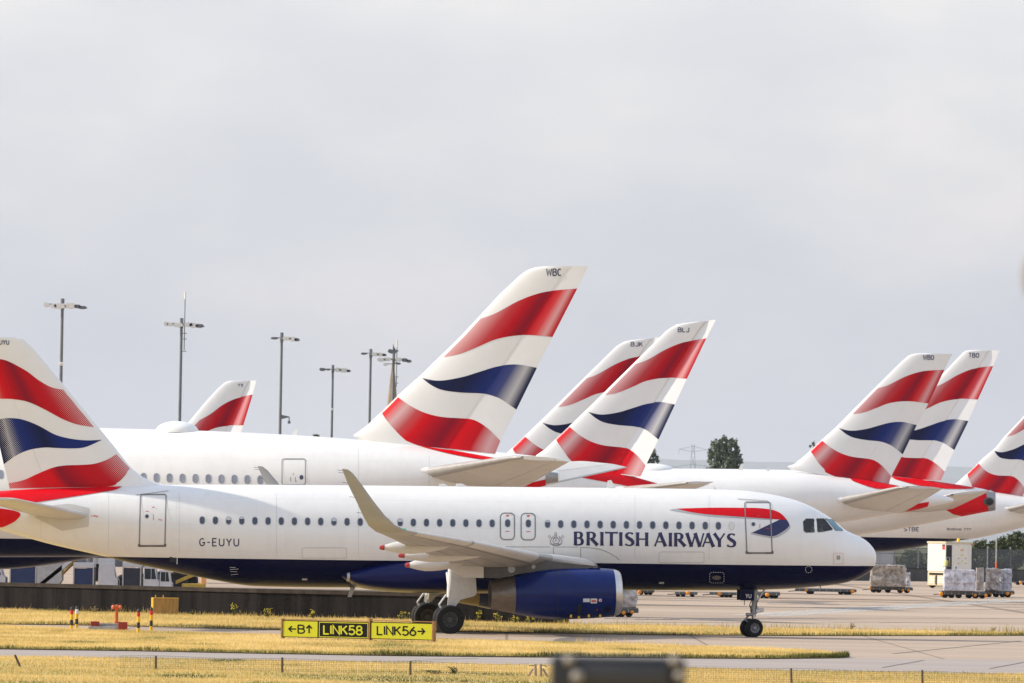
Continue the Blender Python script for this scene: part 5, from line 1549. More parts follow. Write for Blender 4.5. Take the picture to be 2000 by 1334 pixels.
parts = [grow(gp(FARTOP) + gp(list(reversed(FARBOT))), 44, .06, .15, gp(FARBOT), .5, .3),
         grow(gp(ISTOP) + gp(ISBOT), 95, .05, .105, gp(ISBOT), 1.0, .4, hole=[(lambda v: (v.x, v.y))(G(551.5, 1249.5)), (lambda v: (v.x, v.y))(G(846, 1257))]),
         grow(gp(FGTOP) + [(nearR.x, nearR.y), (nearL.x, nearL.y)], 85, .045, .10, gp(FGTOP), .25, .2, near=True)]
# rank dark fringe where the grass meets the paving
def fringe(line, per_m, h0, h1, w_, t0, t1, inward):
    X_, Y_ = [], []
    for (x0, y0), (x1, y1) in zip(line, line[1:]):
        L_ = math.hypot(x1 - x0, y1 - y0); n = int(L_ * per_m)
        u = rs_.rand(n); o = np.abs(rs_.normal(0, w_, n)) * inward
        X_.append(x0 + (x1 - x0) * u); Y_.append(y0 + (y1 - y0) * u + o)
    X_, Y_ = np.concatenate(X_), np.concatenate(Y_)
    k = np.abs(X_) < 24; X_, Y_ = X_[k], Y_[k]
    q = vnoise(X_, Y_ * 0, 1.3, 21) * .6 + vnoise(X_, Y_ * 0, .4, 22) * .4
    return blades(X_, Y_, rs_.uniform(h0, h1, len(X_)) * (.35 + 1.1 * q), rs_.uniform(.016, .034, len(X_)), np.clip(rs_.uniform(t0, t1, len(X_)) + (.5 - q) * .3, .02, 1))
parts.append(fringe(gp(ISBOT), 260, .08, .22, .40, .03, .34, 1))
parts.append(fringe(gp(FARBOT), 110, .07, .18, .5, .06, .42, 1))
parts.append(fringe(gp(FARTOP), 60, .10, .40, .5, .25, .7, -1))
parts.append(fringe(gp(FGTOP), 60, .05, .12, .3, .2, .6, -1))
# taller seed heads standing out of the verge
sx = rs_.uniform(-26, 28, 1500); sy = rs_.uniform(250, 300, 1500)
k = inside(sx, sy, gp(FARTOP) + gp(list(reversed(FARBOT)))); sx, sy = sx[k], sy[k]
parts.append(blades(sx, sy, rs_.uniform(.2, .42, len(sx)), np.full(len(sx), .02), rs_.uniform(.35, .8, len(sx))))
gx_, gy_ = [], []
for px in np.arange(1120, 1330, 1.6):
    p = G(px, 1256 + (px - 1150) * .03 + rs_.rand() * 3); gx_.append(p.x); gy_.append(p.y)
parts.append(blades(np.array(gx_), np.array(gy_), rs_.uniform(.12, .34, len(gx_)), np.full(len(gx_), .022), rs_.uniform(.6, 1, len(gx_))))
go = tri_mesh("dry_grass", np.concatenate([p[0] for p in parts]), np.concatenate([p[1] for p in parts]), "straw_blades")
tag(go, "sun bleached dry grass covering the verges and the island beside the taxiway", "grass", kind="stuff")

# apron markings: the chequered double line and a few worn lines
q = MB()
a0, a1 = G(1535, 1203.5), G(2030, 1172.5)
d = a1 - a0; n_ = Vector((-d.y, d.x, 0)).normalized() * (1 if -d.y < 0 else -1)
for i in range(64):
    for r in (0, 1):
        f0, f1 = (i + .5 * r) / 64, (i + .5 * r + .5) / 64
        o = n_ * (r * 1.7)
        A0, A1 = a0 + d * f0 + o, a0 + d * f1 + o
        q.poly([(A0.x, A0.y, .009), (A1.x, A1.y, .009), (A1.x + n_.x * 1.4, A1.y + n_.y * 1.4, .009), (A0.x + n_.x * 1.4, A0.y + n_.y * 1.4, .009)], "marking_white")
tag(q.build("apron_marking", smooth=False), kind="structure")
q = MB()
for (p0, p1, w, m_) in (((1120, 1181.5), (2080, 1193), 3.0, "marking_dark"), ((1120, 1166), (2080, 1183), 4.0, "marking_dark"), ((1180, 1216), (2080, 1217.5), 1.3, "marking_dark"), ((1240, 1210), (1480, 1214), 1.6, "marking_dark"), ((1180, 1209), (1330, 1211), 3.0, "marking_dark"), ((1500, 1180), (2080, 1188), 2.6, "marking_dark"), ((1500, 1207), (2080, 1209), 1.2, "marking_dark")):
    pts = []
    for i in range(41):
        u = i / 40
        v = G(p0[0] + (p1[0] - p0[0]) * u, p0[1] + (p1[1] - p0[1]) * u + rnd.uniform(-.35, .35)); pts.append(v)
    for a, b_ in zip(pts, pts[1:]):
        q.poly([(a.x, a.y, .007), (b_.x, b_.y, .007), (b_.x, b_.y + w * rnd.uniform(.6, 1), .007), (a.x, a.y + w * rnd.uniform(.6, 1), .007)], m_)
tag(q.build("slab_joint_sealant", smooth=False), kind="structure")
q = MB()
for (p0, p1, w) in (((1740, 1277), (1990, 1252), .16), ((1720, 1304), (1800, 1290), .12), ((1930, 1306), (2000, 1293), .12), ((800, 1290), (930, 1286), .12)):
    a, b_ = G(*p0), G(*p1)
    q.poly([(a.x, a.y, .008), (b_.x, b_.y, .008), (b_.x + w, b_.y, .008), (a.x + w, a.y, .008)], "marking_dark")
tag(q.build("pavement_crack", smooth=False), kind="structure")

# ------------------------------------------------------------------ blast wall
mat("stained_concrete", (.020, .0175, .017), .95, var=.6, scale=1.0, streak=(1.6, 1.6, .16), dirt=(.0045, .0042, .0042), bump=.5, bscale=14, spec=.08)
mat("coping_concrete", (.050, .041, .035), .9, spec=.1, var=.4, scale=2.5, bump=.4, bscale=12)
wb = [(-260, 1183), (0, 1191), (500, 1205.5), (1056, 1219), (1112, 1220.3)]
WP = [G(*p) for p in wb]
def wall_run(h0, h1, y0, y1, m, mb):
    n = len(WP)
    vs = []
    for p in WP:
        vs += [(p.x, p.y + y0, h0), (p.x, p.y + y1, h0), (p.x, p.y + y1, h1), (p.x, p.y + y0, h1)]
    fs = []
    for i in range(n - 1):
        for a, b_ in ((0, 1), (1, 2), (2, 3), (3, 0)):
            fs.append((4 * i + a, 4 * i + b_, 4 * (i + 1) + b_, 4 * (i + 1) + a))
    fs += [(0, 1, 2, 3), tuple(4 * (n - 1) + i for i in (3, 2, 1, 0))]
    mb.add(vs, fs, m)
wt_ = thing("blast_wall", WP[2], 0, "long low soot-dark concrete wall behind the dry verge, under the taxiing airliner", "wall")
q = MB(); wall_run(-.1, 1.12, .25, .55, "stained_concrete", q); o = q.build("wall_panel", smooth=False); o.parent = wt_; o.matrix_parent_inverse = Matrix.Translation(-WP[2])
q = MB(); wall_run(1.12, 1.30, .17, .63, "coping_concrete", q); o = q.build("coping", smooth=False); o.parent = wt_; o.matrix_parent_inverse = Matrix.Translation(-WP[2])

# ------------------------------------------------------------------ taxiway guidance sign
mat("sign_yellow", (.50, .50, .006), .45, var=.05, scale=5)
mat("sign_black", (.004, .004, .005), .6, spec=.15)
mat("sign_frame", (.30, .15, .045), .7, var=.35, scale=6)
sl, sr = G(551.5, 1249.5), G(846, 1257)
ang = math.atan2(sr.y - sl.y, sr.x - sl.x)
sg_ = thing("taxiway_sign", sl, 0, "long low yellow and black sign reading B, LINK58, LINK56 on the grass", "sign")
Ms = Matrix.Translation(sl) @ Matrix.Rotation(ang, 4, 'Z'); Is = Ms.inverted()
sg_.rotation_euler = (0, 0, ang)
def sloc(px, py, y=0):
    o = Is @ Vector((0, 0, H)); d = Is.to_3x3() @ ray(px, py); return o + d * ((y - o.y) / d.y)
def sign_panel(x0, x1, y0, y1, face, txt, parent, tx, th, tw, tcol, border=None):
    a, b_ = sloc(x0, y0), sloc(x1, y1)
    q = MB(); w = b_.x - a.x; h = a.z - b_.z; cx, cz_ = (a.x + b_.x) / 2, (a.z + b_.z) / 2
    q.box((cx, .11, cz_), (w, .20, h), "sign_black", bev=.012)
    q.box((cx, .005, cz_), (w - .05, .012, h - .055), border or face, bev=0)
    if border: q.box((cx, .0005, cz_), (w - .11, .012, h - .115), face)
    o = q.build("sign_face", parent, smooth=False)
    y_ = -.0012 if not border else -.0057
    st = sans_strokes(txt, tx[0], tx[1], th, .175 if not border else .185, gap=.19, slope=.024, width=tw)
    strokes_mesh(st, "sign_lettering", tcol, o, lambda a_, b2, of: sloc(a_, b2, y_ - of), off=.004)
    return o
sign_panel(551.7, 621, 1211, 1246, "sign_yellow", "<B^", sg_, (564, 1236), 15.5, 45, "sign_black")
sign_panel(622, 719.5, 1213, 1248, "sign_black", "LINK58", sg_, (632.5, 1238), 16.5, 74.5, "sign_yellow", border="sign_yellow")
sign_panel(724, 844.5, 1214.5, 1251, "sign_yellow", "LINK56>", sg_, (737, 1239.3), 16.5, 92, "sign_black")
q = MB()
for x0, x1, y0 in ((551, 720.3, 1210), (722, 846, 1212.5)):
    a, b_ = sloc(x0, y0), sloc(x1, y0 + (x1 - x0) * .021)
    q.box(((a.x + b_.x) / 2, .10, a.z + .012), (b_.x - a.x, .24, .03), "sign_frame")
for px, y0, y1 in ((721.9, 1209, 1250), (845.9, 1213, 1253), (550.9, 1208, 1247)):
    a, b_ = sloc(px, y0), sloc(px, y1)
    q.box((a.x, .10, (a.z + b_.z) / 2), (.055, .26, a.z - b_.z), "sign_frame")
q.build("sign_frame", sg_, smooth=False)
for px in (559, 633, 689, 711, 732, 764, 786, 836):
    q = MB(); p = sloc(px, 1248 + (px - 551) * .022)
    q.cyl((p.x, .1, -.02), (p.x, .1, p.z + .02), .035, "strut_grey" if px in (689, 786) else "sign_black", n=8); q.box((p.x, .1, .02), (.14, .16, .03), "sign_frame"); q.build("leg", sg_)

# ------------------------------------------------------------------ hydrant and its guards
mat("hydrant_red", (.62, .13, .035), .45, var=.2, scale=7)
mat("brick_red", (.32, .035, .02), .75, var=.3, scale=9)
mat("kerb_concrete", (.40, .38, .36), .9, var=.3, scale=6, bump=.4, bscale=20)
mat("bollard_yellow", (.74, .42, .005), .45, var=.12, scale=9)
mat("bollard_black", (.014, .014, .015), .5)
mat("bollard_red", (.50, .012, .02), .4)
hb = G(222, 1231.5); s_h = F / hb.y
hy = thing("fire_hydrant", hb, 0, "orange standpipe hydrant with two outlets rising beside a concrete kerb box", "hydrant")
q = MB(); k = 1 / s_h
q.lathe([(0, .10), (.05, .10), (.05, .065), (.32, .065), (.32, .11), (.36, .11), (.36, .072), (.86, .065), (.90, .085), (.96, .08), (1.02, .03)], (.10, 0, 0), (0, 0, 1), "hydrant_red", 20); q.build("standpipe", hy)
for sx_ in (-1, 1):
    q = MB(); q.lathe([(0, .05), (.10, .055), (.10, .085), (.18, .085), (.20, .05), (.22, 0)], (.10, 0, .90), (sx_, -.35, .05), "hydrant_red", 16); q.build("outlet", hy)
    q = MB(); q.cyl((.10 + sx_ * .12, -.03, .96), (.10 + sx_ * .12, -.03, 1.05), .015, "bollard_black", n=8); q.lathe([(0, .055), (.025, .055)], (.10 + sx_ * .12, -.03, 1.04), (0, 0, 1), "bollard_black", 14); q.build("valve_wheel", hy)
kb = G(200, 1232.5)
kt = thing("kerb_box", kb, 0, "low grey concrete surround with red brick ends around the hydrant base", "kerb")
q = MB()
q.box((0, -.10, .09), (1.05, .12, .18), "kerb_concrete", bev=.015); q.box((0, .95, .16), (1.05, .12, .26), "kerb_concrete", bev=.015); q.box((-.50, .42, .09), (.10, .92, .18), "kerb_concrete", bev=.015)
q.build("kerb_wall", kt, smooth=False)
for (x_, y_, z_, w_, d_, h_) in ((-.33, .60, .23, .32, .42, .26), (.78, .05, .18, .34, .36, .37)):
    q = MB(); q.box((x_, y_, z_), (w_, d_, h_), "brick_red", bev=.012); q.build("brick_block", kt, smooth=False)
def bollard(px, py, cap, label, hgt):
    p = G(px, py); o = thing("bollard", p, 0, label, "bollard", "bollards guarding the hydrant")
    r = .062
    segs = [(0, .22, "bollard_yellow"), (.22, .45, "bollard_black"), (.45, .68, "bollard_yellow"), (.68, .86, cap)]
    for a, b_, m_ in segs:
        q = MB(); q.cyl((0, 0, a * hgt), (0, 0, b_ * hgt), r * (1.0 if m_ != cap else 1.02), m_, n=18); q.build("painted_band", o)
    q = MB(); q.lathe([(0, r), (.06 * hgt, r), (.10 * hgt, r * .8), (.13 * hgt, r * .4), (.14 * hgt, 0)], (0, 0, .86 * hgt), (0, 0, 1), "bollard_black", 18); q.build("cap", o)
bollard(139.5, 1231.5, "bollard_red", "leftmost black and yellow bollard, with a red ring under its cap", .92)
bollard(149.5, 1229.5, "letter_pale", "black and yellow bollard with a white ring under its cap", .92)
bollard(270, 1237.5, "bollard_red", "red ringed bollard nearest the hydrant on its right", .95)
bollard(295, 1233.5, "bollard_red", "red ringed bollard in front of the yellow ribbed box", .95)
mat("box_yellow_lit", (.62, .33, .02), .55, var=.2, scale=4)  # yellow as lit by the sun, painted on the left side and lid
mat("box_yellow_shaded", (.40, .23, .065), .7, var=.3, scale=4, streak=(2, 2, .5))  # the same yellow with shade put into the colour, for the body
p = G(324, 1202); 
bx = thing("equipment_box", p, math.radians(14), "yellow ribbed metal equipment box standing against the dark wall", "box")
q = MB(); q.box((0, .25, .42), (1.16, .5, .72), "box_yellow_shaded", bev=.015)
for i in range(7): q.box((-.50 + i * .165, -.012, .43), (.035, .03, .68), "box_yellow_shaded", bev=.008)
q.build("body", bx, smooth=False)
q = MB(); q.box((-.592, .25, .42), (.02, .5, .74), "box_yellow_lit"); q.build("side_panel", bx, smooth=False)
q = MB(); q.box((0, .25, .795), (1.2, .54, .03), "box_yellow_lit", bev=.008)
for x_ in (-.46, -.10): q.cyl((x_, .2, .8), (x_, .2, .93), .02, "box_yellow_lit", n=8)
q.build("lid", bx, smooth=False)
for x_ in (-.5, -.2, .25, .5):
    q = MB(); q.box((x_, .25, .03), (.08, .4, .06), "bollard_black"); q.build("foot", bx, smooth=False)

# ------------------------------------------------------------------ rabbit fence by the near verge
mat("post_wood", (.12, .085, .06), .9, var=.4, scale=7, streak=(3, 3, .4))
mat("post_pale", (.30, .24, .18), .85, var=.3, scale=7, streak=(3, 3, .4))
mat("fence_wire", (.16, .14, .12), .6, metal=.3)
fy = lambda px: 1311 + (px - 304) * .0219
f0 = G(551, fy(551))
fe = thing("wire_fence", f0, 0, "low rabbit fence of fine wire netting on short wooden posts along the near verge", "fence")
loc = lambda v: Vector(v) - f0
def post(name, a, b_, r, m_):
    q = MB(); q.cyl(loc(a), loc(b_), r, m_, r1=r * .9, n=9); q.build(name, fe)
for px, tx, hh, m_ in ((42, 29, 1279, "post_wood"), (304, 304.5, 1280.5, "post_wood"), (551, 551, 1284, "post_wood"), (801.5, 801.5, 1291, "post_wood"), (1546, 1545, 1305, "post_wood"), (1802, 1801, 1308.5, "post_wood"), (2055, 2055, 1316, "post_wood")):
    b0 = G(px, fy(px)); tp = P(tx, hh, b0.y); post("fence_post", b0 - Vector((0, 0, .05)), tp, .036, m_)
for px, tx, hh, m_ in ((1046, 1045.5, 1297, "post_pale"), (1056.5, 1056, 1297, "post_pale")):
    b0 = G(px, fy(px) - 3); tp = P(tx, hh, b0.y); post("straining_post", b0 - Vector((0, 0, .05)), tp, .042, m_)
for px, tx, ty in ((1027, 1041, 1306), (1073, 1060, 1306)):
    b0 = G(px, fy(px) - 3); tp = P(tx, ty, b0.y); post("brace", b0 - Vector((0, 0, .05)), tp, .034, "post_pale")
post("cross_bar", P(1033, 1300.5, 175.2), P(1044, 1299.5, 175.2), .012, "post_wood"); post("cross_bar", P(1059, 1299, 175.2), P(1069, 1302, 175.2), .012, "post_wood")
def wire(a, b_, r):
    a, b_ = loc(a), loc(b_); o = len(vs)
    for p in (a, b_):
        for i in range(3):
            t_ = 2 * math.pi * i / 3
            if abs(a.z - b_.z) > .1: vs.append(p + Vector((math.cos(t_) * r, math.sin(t_) * r, 0)))
            else: vs.append(p + Vector((0, math.cos(t_) * r, math.sin(t_) * r)))
    for i in range(3): fs.append((o + i, o + (i + 1) % 3, o + 3 + (i + 1) % 3, o + 3 + i))
Ys = lambda px: G(px, fy(px)).y
for x0, x1 in ((235.0, 1031.0), (1075.0, 2100.0)):
    vs, fs = [], []
    px = x0
    while px < x1:
        a = GX(px, Ys(px)); top_ = .415 + .02 * math.sin(px * .025) + (.03 if px > 1400 else 0)
        wire(a + Vector((0, 0, .02)), a + Vector((.01 * math.sin(px), 0, top_)), .0028)
        px += 4.9
    for k in range(8):
        n = 24; z = .03 + k * .055
        for i in range(n):
            pa, pb = x0 + (x1 - x0) * i / n, x0 + (x1 - x0) * (i + 1) / n
            za, zb_ = (z + .02 * math.sin(pp * .025) * k / 7 + (.03 * k / 7 if pp > 1400 else 0) for pp in (pa, pb))
            wire(GX(pa, Ys(pa)) + Vector((0, 0, za)), GX(pb, Ys(pb)) + Vector((0, 0, zb_)), .0028 if k < 7 else .0045)
    link_mesh("wire_netting", vs, fs, "fence_wire", fe, smooth=False)

# ------------------------------------------------------------------ weeds at the foot of the wall
mat("weed_green", (.075, .095, .025), .7, var=.4, scale=9)
mat("weed_flower", (.62, .50, .02), .6, var=.2, scale=9)
mat("weed_dry", (.34, .25, .12), .8, var=.3, scale=9)
def weed(px, py, hgt, spread, flowers, label, dry=False):
    p = G(px, py); o = thing("flowering_weed" if flowers else "weed", p, 0, label, "weed", "weeds along the foot of the dark wall")
    rr2 = random.Random(int(px * 7))
    sm, fm = MB(), MB()
    for i in range(rr2.randint(7, 11)):
        a = rr2.uniform(0, 6.28); L_ = hgt * rr2.uniform(.5, 1)
        t_ = Vector((math.cos(a) * spread * rr2.uniform(.2, 1), math.sin(a) * spread * .5, L_))
        b_ = Vector((rr2.uniform(-.05, .05), 0, 0)); md = b_.lerp(t_, .5) + Vector((0, 0, .05))
        sm.cyl(b_, md, .011, "weed_dry" if dry else "weed_green", n=4); sm.cyl(md, t_, .008, "weed_dry" if dry else "weed_green", n=4)
        for j in range(7):
            u = rr2.uniform(.15, .95); c = b_.lerp(t_, u); d_ = Vector((rr2.uniform(-1, 1), rr2.uniform(-1, 1), rr2.uniform(-.1, .7))).normalized() * rr2.uniform(.05, .13)
            n_ = d_.cross(Vector((rr2.uniform(-1, 1), .3, 1))).normalized() * .022
            sm.add([c, c + d_ * .5 + n_, c + d_, c + d_ * .5 - n_], [(0, 1, 2, 3)], "weed_dry" if dry else "weed_green")
        if flowers:
            for j in range(3):
                c = t_ + Vector((rr2.uniform(-.06, .06), rr2.uniform(-.05, .05), rr2.uniform(-.10, .03))); r = rr2.uniform(.016, .03)
                fm.lathe([(-r, 0), (0, r), (r, 0)], c, (0, 0, 1), "weed_flower", 6)
    sm.build("foliage", o)
    if flowers: fm.build("flowers", o)
for px, py, h_, sp, fl_, lb in ((458, 1205, .62, .28, True, "tallest yellow flowered weed left of the sign, against the dark wall"), (375, 1203, .32, .2, False, "small green weed right of the yellow box"), (522, 1208, .45, .2, True, "thin yellow flowered weed by the wall above the sign's left end"),
                            (612, 1210, .42, .2, True, "yellow flowered weed by the wall above the black sign panel"), (790, 1213, .45, .35, True, "wide yellow flowered weed by the wall left of the main wheels"), (936, 1216, .55, .22, True, "tall yellow flowered weed just right of the main wheels"),
                            (971, 1217, .52, .2, True, "yellow flowered weed below the engine's exhaust"), (1006, 1218, .40, .25, True, "yellow flowered weed below the engine's blue cowling edge"), (1034, 1219, .40, .25, True, "rightmost yellow flowered weed under the engine"),
                            (185, 1198, .3, .25, False, "pale dry weed behind the left bollards"), (1663, 1232, .42, .14, False, "tall thin weed on the verge below the airliner's nose"), (1940, 1236, .30, .2, False, "dry weed on the verge near the right edge"), (850, 1319, .16, .5, False, "low spreading green weed by the near fence, right of its middle post"), (886, 1319.5, .26, .16, False, "upright dark green weed in the near fence netting")):
    weed(px, py, h_, sp, fl_, lb, dry=("dry" in lb or "thin weed on" in lb))
# ------------------------------------------------------------------ cargo dollies, loads and the lift truck on the apron
mat("dolly_steel", (.10, .105, .105), .6, var=.3, scale=4)
mat("orange_plastic", (.85, .30, .01), .4, var=.1, scale=9)
mat("orange_red", (.80, .12, .02), .4, var=.1, scale=9)
def wrap_mat(name, a, b_, dark, bs):
    mat(name, a, .35, var=.1, scale=2.9, dirt=dark, bump=1.0, bscale=bs, coat=.4)
wrap_mat("wrap_grey", (.52, .46, .40), 0, (.09, .078, .07), 5)
wrap_mat("wrap_white", (.74, .74, .80), 0, (.26, .26, .33), 4)
wrap_mat("wrap_mixed", (.62, .56, .53), 0, (.13, .11, .11), 4)
def gs(px, py): return 12288.0 / G(px, py).y
def dolly(x0, x1, gy, h_px, label, oranges, wheels, load=None, rail=True):
    p = G((x0 + x1) / 2, gy); s_ = F / p.y; L_ = (x1 - x0) / s_; hh = h_px / s_
    o = thing("cargo_dolly", p, -.018, label, "dolly", "cargo dollies standing on the apron")
    q = MB(); q.box((0, 0, hh * .66), (L_, 1.6, hh * .42), "dolly_steel", bev=.02)
    for i in range(int(L_ / .5)): q.box((-L_ / 2 + .3 + i * .5, -.81, hh * .66), (.05, .03, hh * .40), "strut_grey")
    q.box((0, -.2, hh * .92), (L_ * .96, 1.0, hh * .12), "strut_grey", bev=.01)
    q.build("deck", o, smooth=False)
    for wx in wheels:
        X = (wx - (x0 + x1) / 2) / s_
        for y_ in (-.62, .62):
            w = MB(); r = min(.21, hh * .42); w.lathe([(-.08, r * .4), (-.09, r * .9), (0, r), (.09, r * .9), (.08, r * .4), (.06, 0)], (X, y_, r), (0, 1, 0), "tyre", 18); w.build("wheel", o)
    for ox, oy, rp in oranges:
        X = (ox - (x0 + x1) / 2) / s_; Z = (gy - oy) / s_
        q = MB(); r = rp / s_; q.lathe([(0, r * .9), (.05, r), (.09, r * .75), (.11, 0)], (X, -.80, Z), (0, -1, 0), "orange_plastic", 16); q.build("reflector", o)
    q = MB(); q.tube([(-L_ / 2, 0, hh * .5), (-L_ / 2 - .5, 0, hh * .4)], .03, "dolly_steel"); q.build("tow_bar", o)
    return p, s_, hh
def load(x0, x1, gy, dz_px, top, label, m_, seed, name="wrapped_cargo", depth=1.5, rug=.05):
    p = G((x0 + x1) / 2, gy); s_ = F / p.y; L_ = (x1 - x0) / s_; z0 = dz_px / s_; z1 = (gy - top) / s_
    o = thing(name, p + Vector((0, 0, z0)), -.018, label, "cargo", "wrapped cargo loads on dollies")
    bmx = bmesh.new(); bmesh.ops.create_cube(bmx, size=1)
    bmesh.ops.subdivide_edges(bmx, edges=bmx.edges[:], cuts=11, use_grid_fill=True)
    rr3 = random.Random(seed); from mathutils import noise
    for v in bmx.verts:
        c = Vector((v.co.x * L_, v.co.y * depth, (v.co.z + .5) * (z1 - z0)))
        n_ = noise.noise_vector(c * 2.1 + Vector((seed * 3.1, 0, 0))) * rug * 2.2 + noise.noise_vector(c * 5.5 + Vector((0, seed, 0))) * rug * 1.6
        if abs(v.co.z) < .49: c += n_
        elif v.co.z > 0: c += n_ * .6
        k = 1 - .06 * max(0, v.co.z)
        v.co = Vector((c.x * k, c.y * k, max(c.z, .0)))
    me = bpy.data.meshes.new("wrapped_stack"); bmx.to_mesh(me); bmx.free(); me.materials.append(MATS[m_])
    me.polygons.foreach_set("use_smooth", [True] * len(me.polygons)); me.set_sharp_from_angle(angle=math.radians(50))
    c_ = bpy.data.objects.new("wrapped_stack", me); COL.objects.link(c_); c_.parent = o
    q = MB(); n = 5; hh = z1 - z0
    for i in (1.6, 3.3):
        q.box((-L_ / 2 + L_ * i / n, -depth / 2 - .02, hh / 2), (.018, .05, hh), "wrap_mixed")
    q.box((0, -depth / 2 - .02, hh * .34), (L_, .05, .03), "wrap_mixed")
    q.build("cargo_straps", o, smooth=False)
dolly(1697, 1782, 1158, 12.5, "dolly under the brown netted cargo just right of the airliner's nose", [(1698.5, 1149.5, 2.6), (1762, 1152, 2.8), (1773, 1152, 2.6)], (1706, 1716, 1734, 1758, 1771))
load(1700, 1767, 1158, 12.5, 1104, "brown grey cargo block under netting, just right of the airliner's nose", "wrap_grey", 3, rug=.07)
load(1769, 1777, 1158, 12.5, 1119, "narrow grey wrapped bundle beside the brown netted cargo block", "wrap_white", 5, depth=.8, rug=.03)
dolly(1836, 1925, 1168.5, 15, "dolly carrying the white wrapped cargo in front of the lift truck", [(1837, 1160.5, 4.2), (1903, 1162, 3), (1924, 1162, 3.4)], (1845, 1858, 1872, 1892, 1905, 1918))
load(1843, 1903, 1168.5, 15, 1113, "white plastic wrapped cargo block in front of the lift truck", "wrap_white", 9, rug=.04)
load(1906, 1920, 1168.5, 15, 1109, "tall narrow grey panels strapped upright behind the white wrapped cargo", "wrap_mixed", 12, depth=.7, rug=.02)
dolly(1922, 1980, 1166.5, 14, "rightmost loaded dolly, under the mixed brown and white cargo", [(1934, 1160, 2.4), (1966, 1159, 3.6), (1975, 1159, 2.2)], (1931, 1945, 1958, 1968))
load(1926, 1951, 1166.5, 14, 1111, "brownish torn plastic cargo stack, left half of the rightmost dolly", "wrap_mixed", 15, rug=.08)
load(1952, 1974, 1166.5, 14, 1112, "white wrapped cargo stack, right half of the rightmost dolly", "wrap_white", 17, rug=.04)
dolly(1196, 1247, 1205, 19, "nearest loaded dolly, showing between the blue engine and the verge", [(1218, 1196.5, 4), (1234.5, 1195, 3.6)], (1206, 1214, 1228))
load(1198, 1242, 1205, 19, 1143, "grey crumpled plastic wrapped cargo right behind the blue engine", "wrap_mixed", 21, rug=.06)
dolly(1553, 1672, 1161, 12, "long empty dolly below the airliner's nose with orange ends", [(1574, 1153, 3), (1664, 1154, 4)], (1580, 1585, 1642, 1652, 1658))
dolly(1478, 1523, 1169, 14, "empty dolly seen just right of the nose gear leg", [(1498, 1161.5, 4)], (1487, 1497, 1508, 1514))
dolly(1386, 1446, 1167, 11, "empty dolly seen just left of the nose gear leg", [(1404, 1160, 4)], (1410, 1418, 1426))
dolly(1318, 1362, 1166, 11, "empty dolly below the airliner's second half of lettering", [(1343, 1157.5, 4)], (1324, 1334, 1352))
dolly(1242, 1278, 1162, 11, "leftmost empty dolly, beside the grey cargo behind the engine", [(1249, 1156.5, 4)], (1252, 1262, 1270))
dolly(1990, 2035, 1143, 8, "distant dolly at the right edge below the boundary wall", [(1992.5, 1138, 3)], (1988, 2000, 2018))

mat("truck_white", (.74, .70, .62), .45, var=.08, scale=1.5)
mat("truck_cream", (.62, .52, .34), .5, var=.15, scale=2)
mat("beacon_yellow", (.85, .55, .01), .3)
mat("label_orange", (.70, .30, .02), .5); mat("label_yellow", (.75, .6, .02), .5); mat("label_blue", (.05, .15, .5), .5)
mat("yellow_gear2", (.55, .50, .05), .6)
tp = G(1846, 1149); s_ = F / tp.y; k = 1 / s_
TR = math.radians(225)            # the cab looks to the left and towards us
tr = thing("lift_truck", tp, TR, "white high-lift loading truck with raised box body behind the wrapped cargo", "truck")
zb, zt = (1149 - 1116) * k, (1149 - 1062) * k
W2, LB = 2.1, 3.45
q = MB(); q.box((-LB / 2 + 1.2, 0, (zb + zt) / 2), (LB, W2, zt - zb), "truck_white", bev=.04); body = q.build("box_body", tr, smooth=False)
q = MB(); q.box((-LB / 2 + 1.2, 0, zt + .10), (LB + .1, W2 + .1, .16), "truck_cream", bev=.03); q.build("roof", body, smooth=False)
q = MB(); q.box((.78, W2 / 2 - .02, (zb + zt) / 2 - .05), (.72, .10, (zt - zb) * .94), "dark_inside"); q.build("door_gap", body, smooth=False)
y_ = W2 / 2 + .006
for x_, z_, w_, h_, m_ in ((-.95, .78, .42, .10, "label_orange"), (-.95, .60, .30, .10, "label_yellow"), (-.95, .37, .16, .14, "label_yellow"), (-.5, .48, .2, .07, "seal_grey"), (-1.45, .48, .2, .07, "seal_grey"), (-.5, .30, .2, .05, "seal_grey"), (-1.45, .30, .2, .05, "seal_grey"), (-.2, .14, .16, .2, "label_blue")):
    q = MB(); q.box((x_, y_, zb + (zt - zb) * z_), (w_, .012, h_), m_); q.build("warning_label", body, smooth=False)
q = MB(); q.box((1.205, .8, zb + (zt - zb) * .86), (.012, .30, .36), "placard_red"); q.box((1.205, .8, zb + (zt - zb) * .95), (.014, .34, .12), "dark_inside"); q.build("warning_label", body, smooth=False)
q = MB(); q.box((-LB + 1.19, W2 / 2 - .1, zt + .02), (.14, .24, .22), "placard_red"); q.build("marker_lamp", body, smooth=False)
q = MB(); q.lathe([(0, .14), (.18, .15), (.28, .10), (.32, 0)], (-1.1, .5, zt + .18), (0, 0, 1), "beacon_yellow", 16); q.build("beacon", tr)
q = MB(); q.box((.55, 0, .84), (1.3, 2.05, 1.22), "truck_cream", bev=.06); cab = q.build("cab", tr, smooth=False)
for sy in (-.48, .48):
    q = MB()
    for i in range(4): q.box((1.215, sy, .48 + i * .15), (.03, .62, .10), "truck_white", bev=.01)
    q.build("grille", cab, smooth=False)
q = MB(); q.box((1.207, 0, 1.24), (.02, 1.6, .18), "glass_cockpit"); q.box((1.214, .0, .72), (.05, .16, .8), "dark_inside"); q.build("windscreen", cab, smooth=False)
q = MB(); q.box((-1.2, 0, .62), (2.6, 1.3, .3), "dolly_steel", bev=.02)
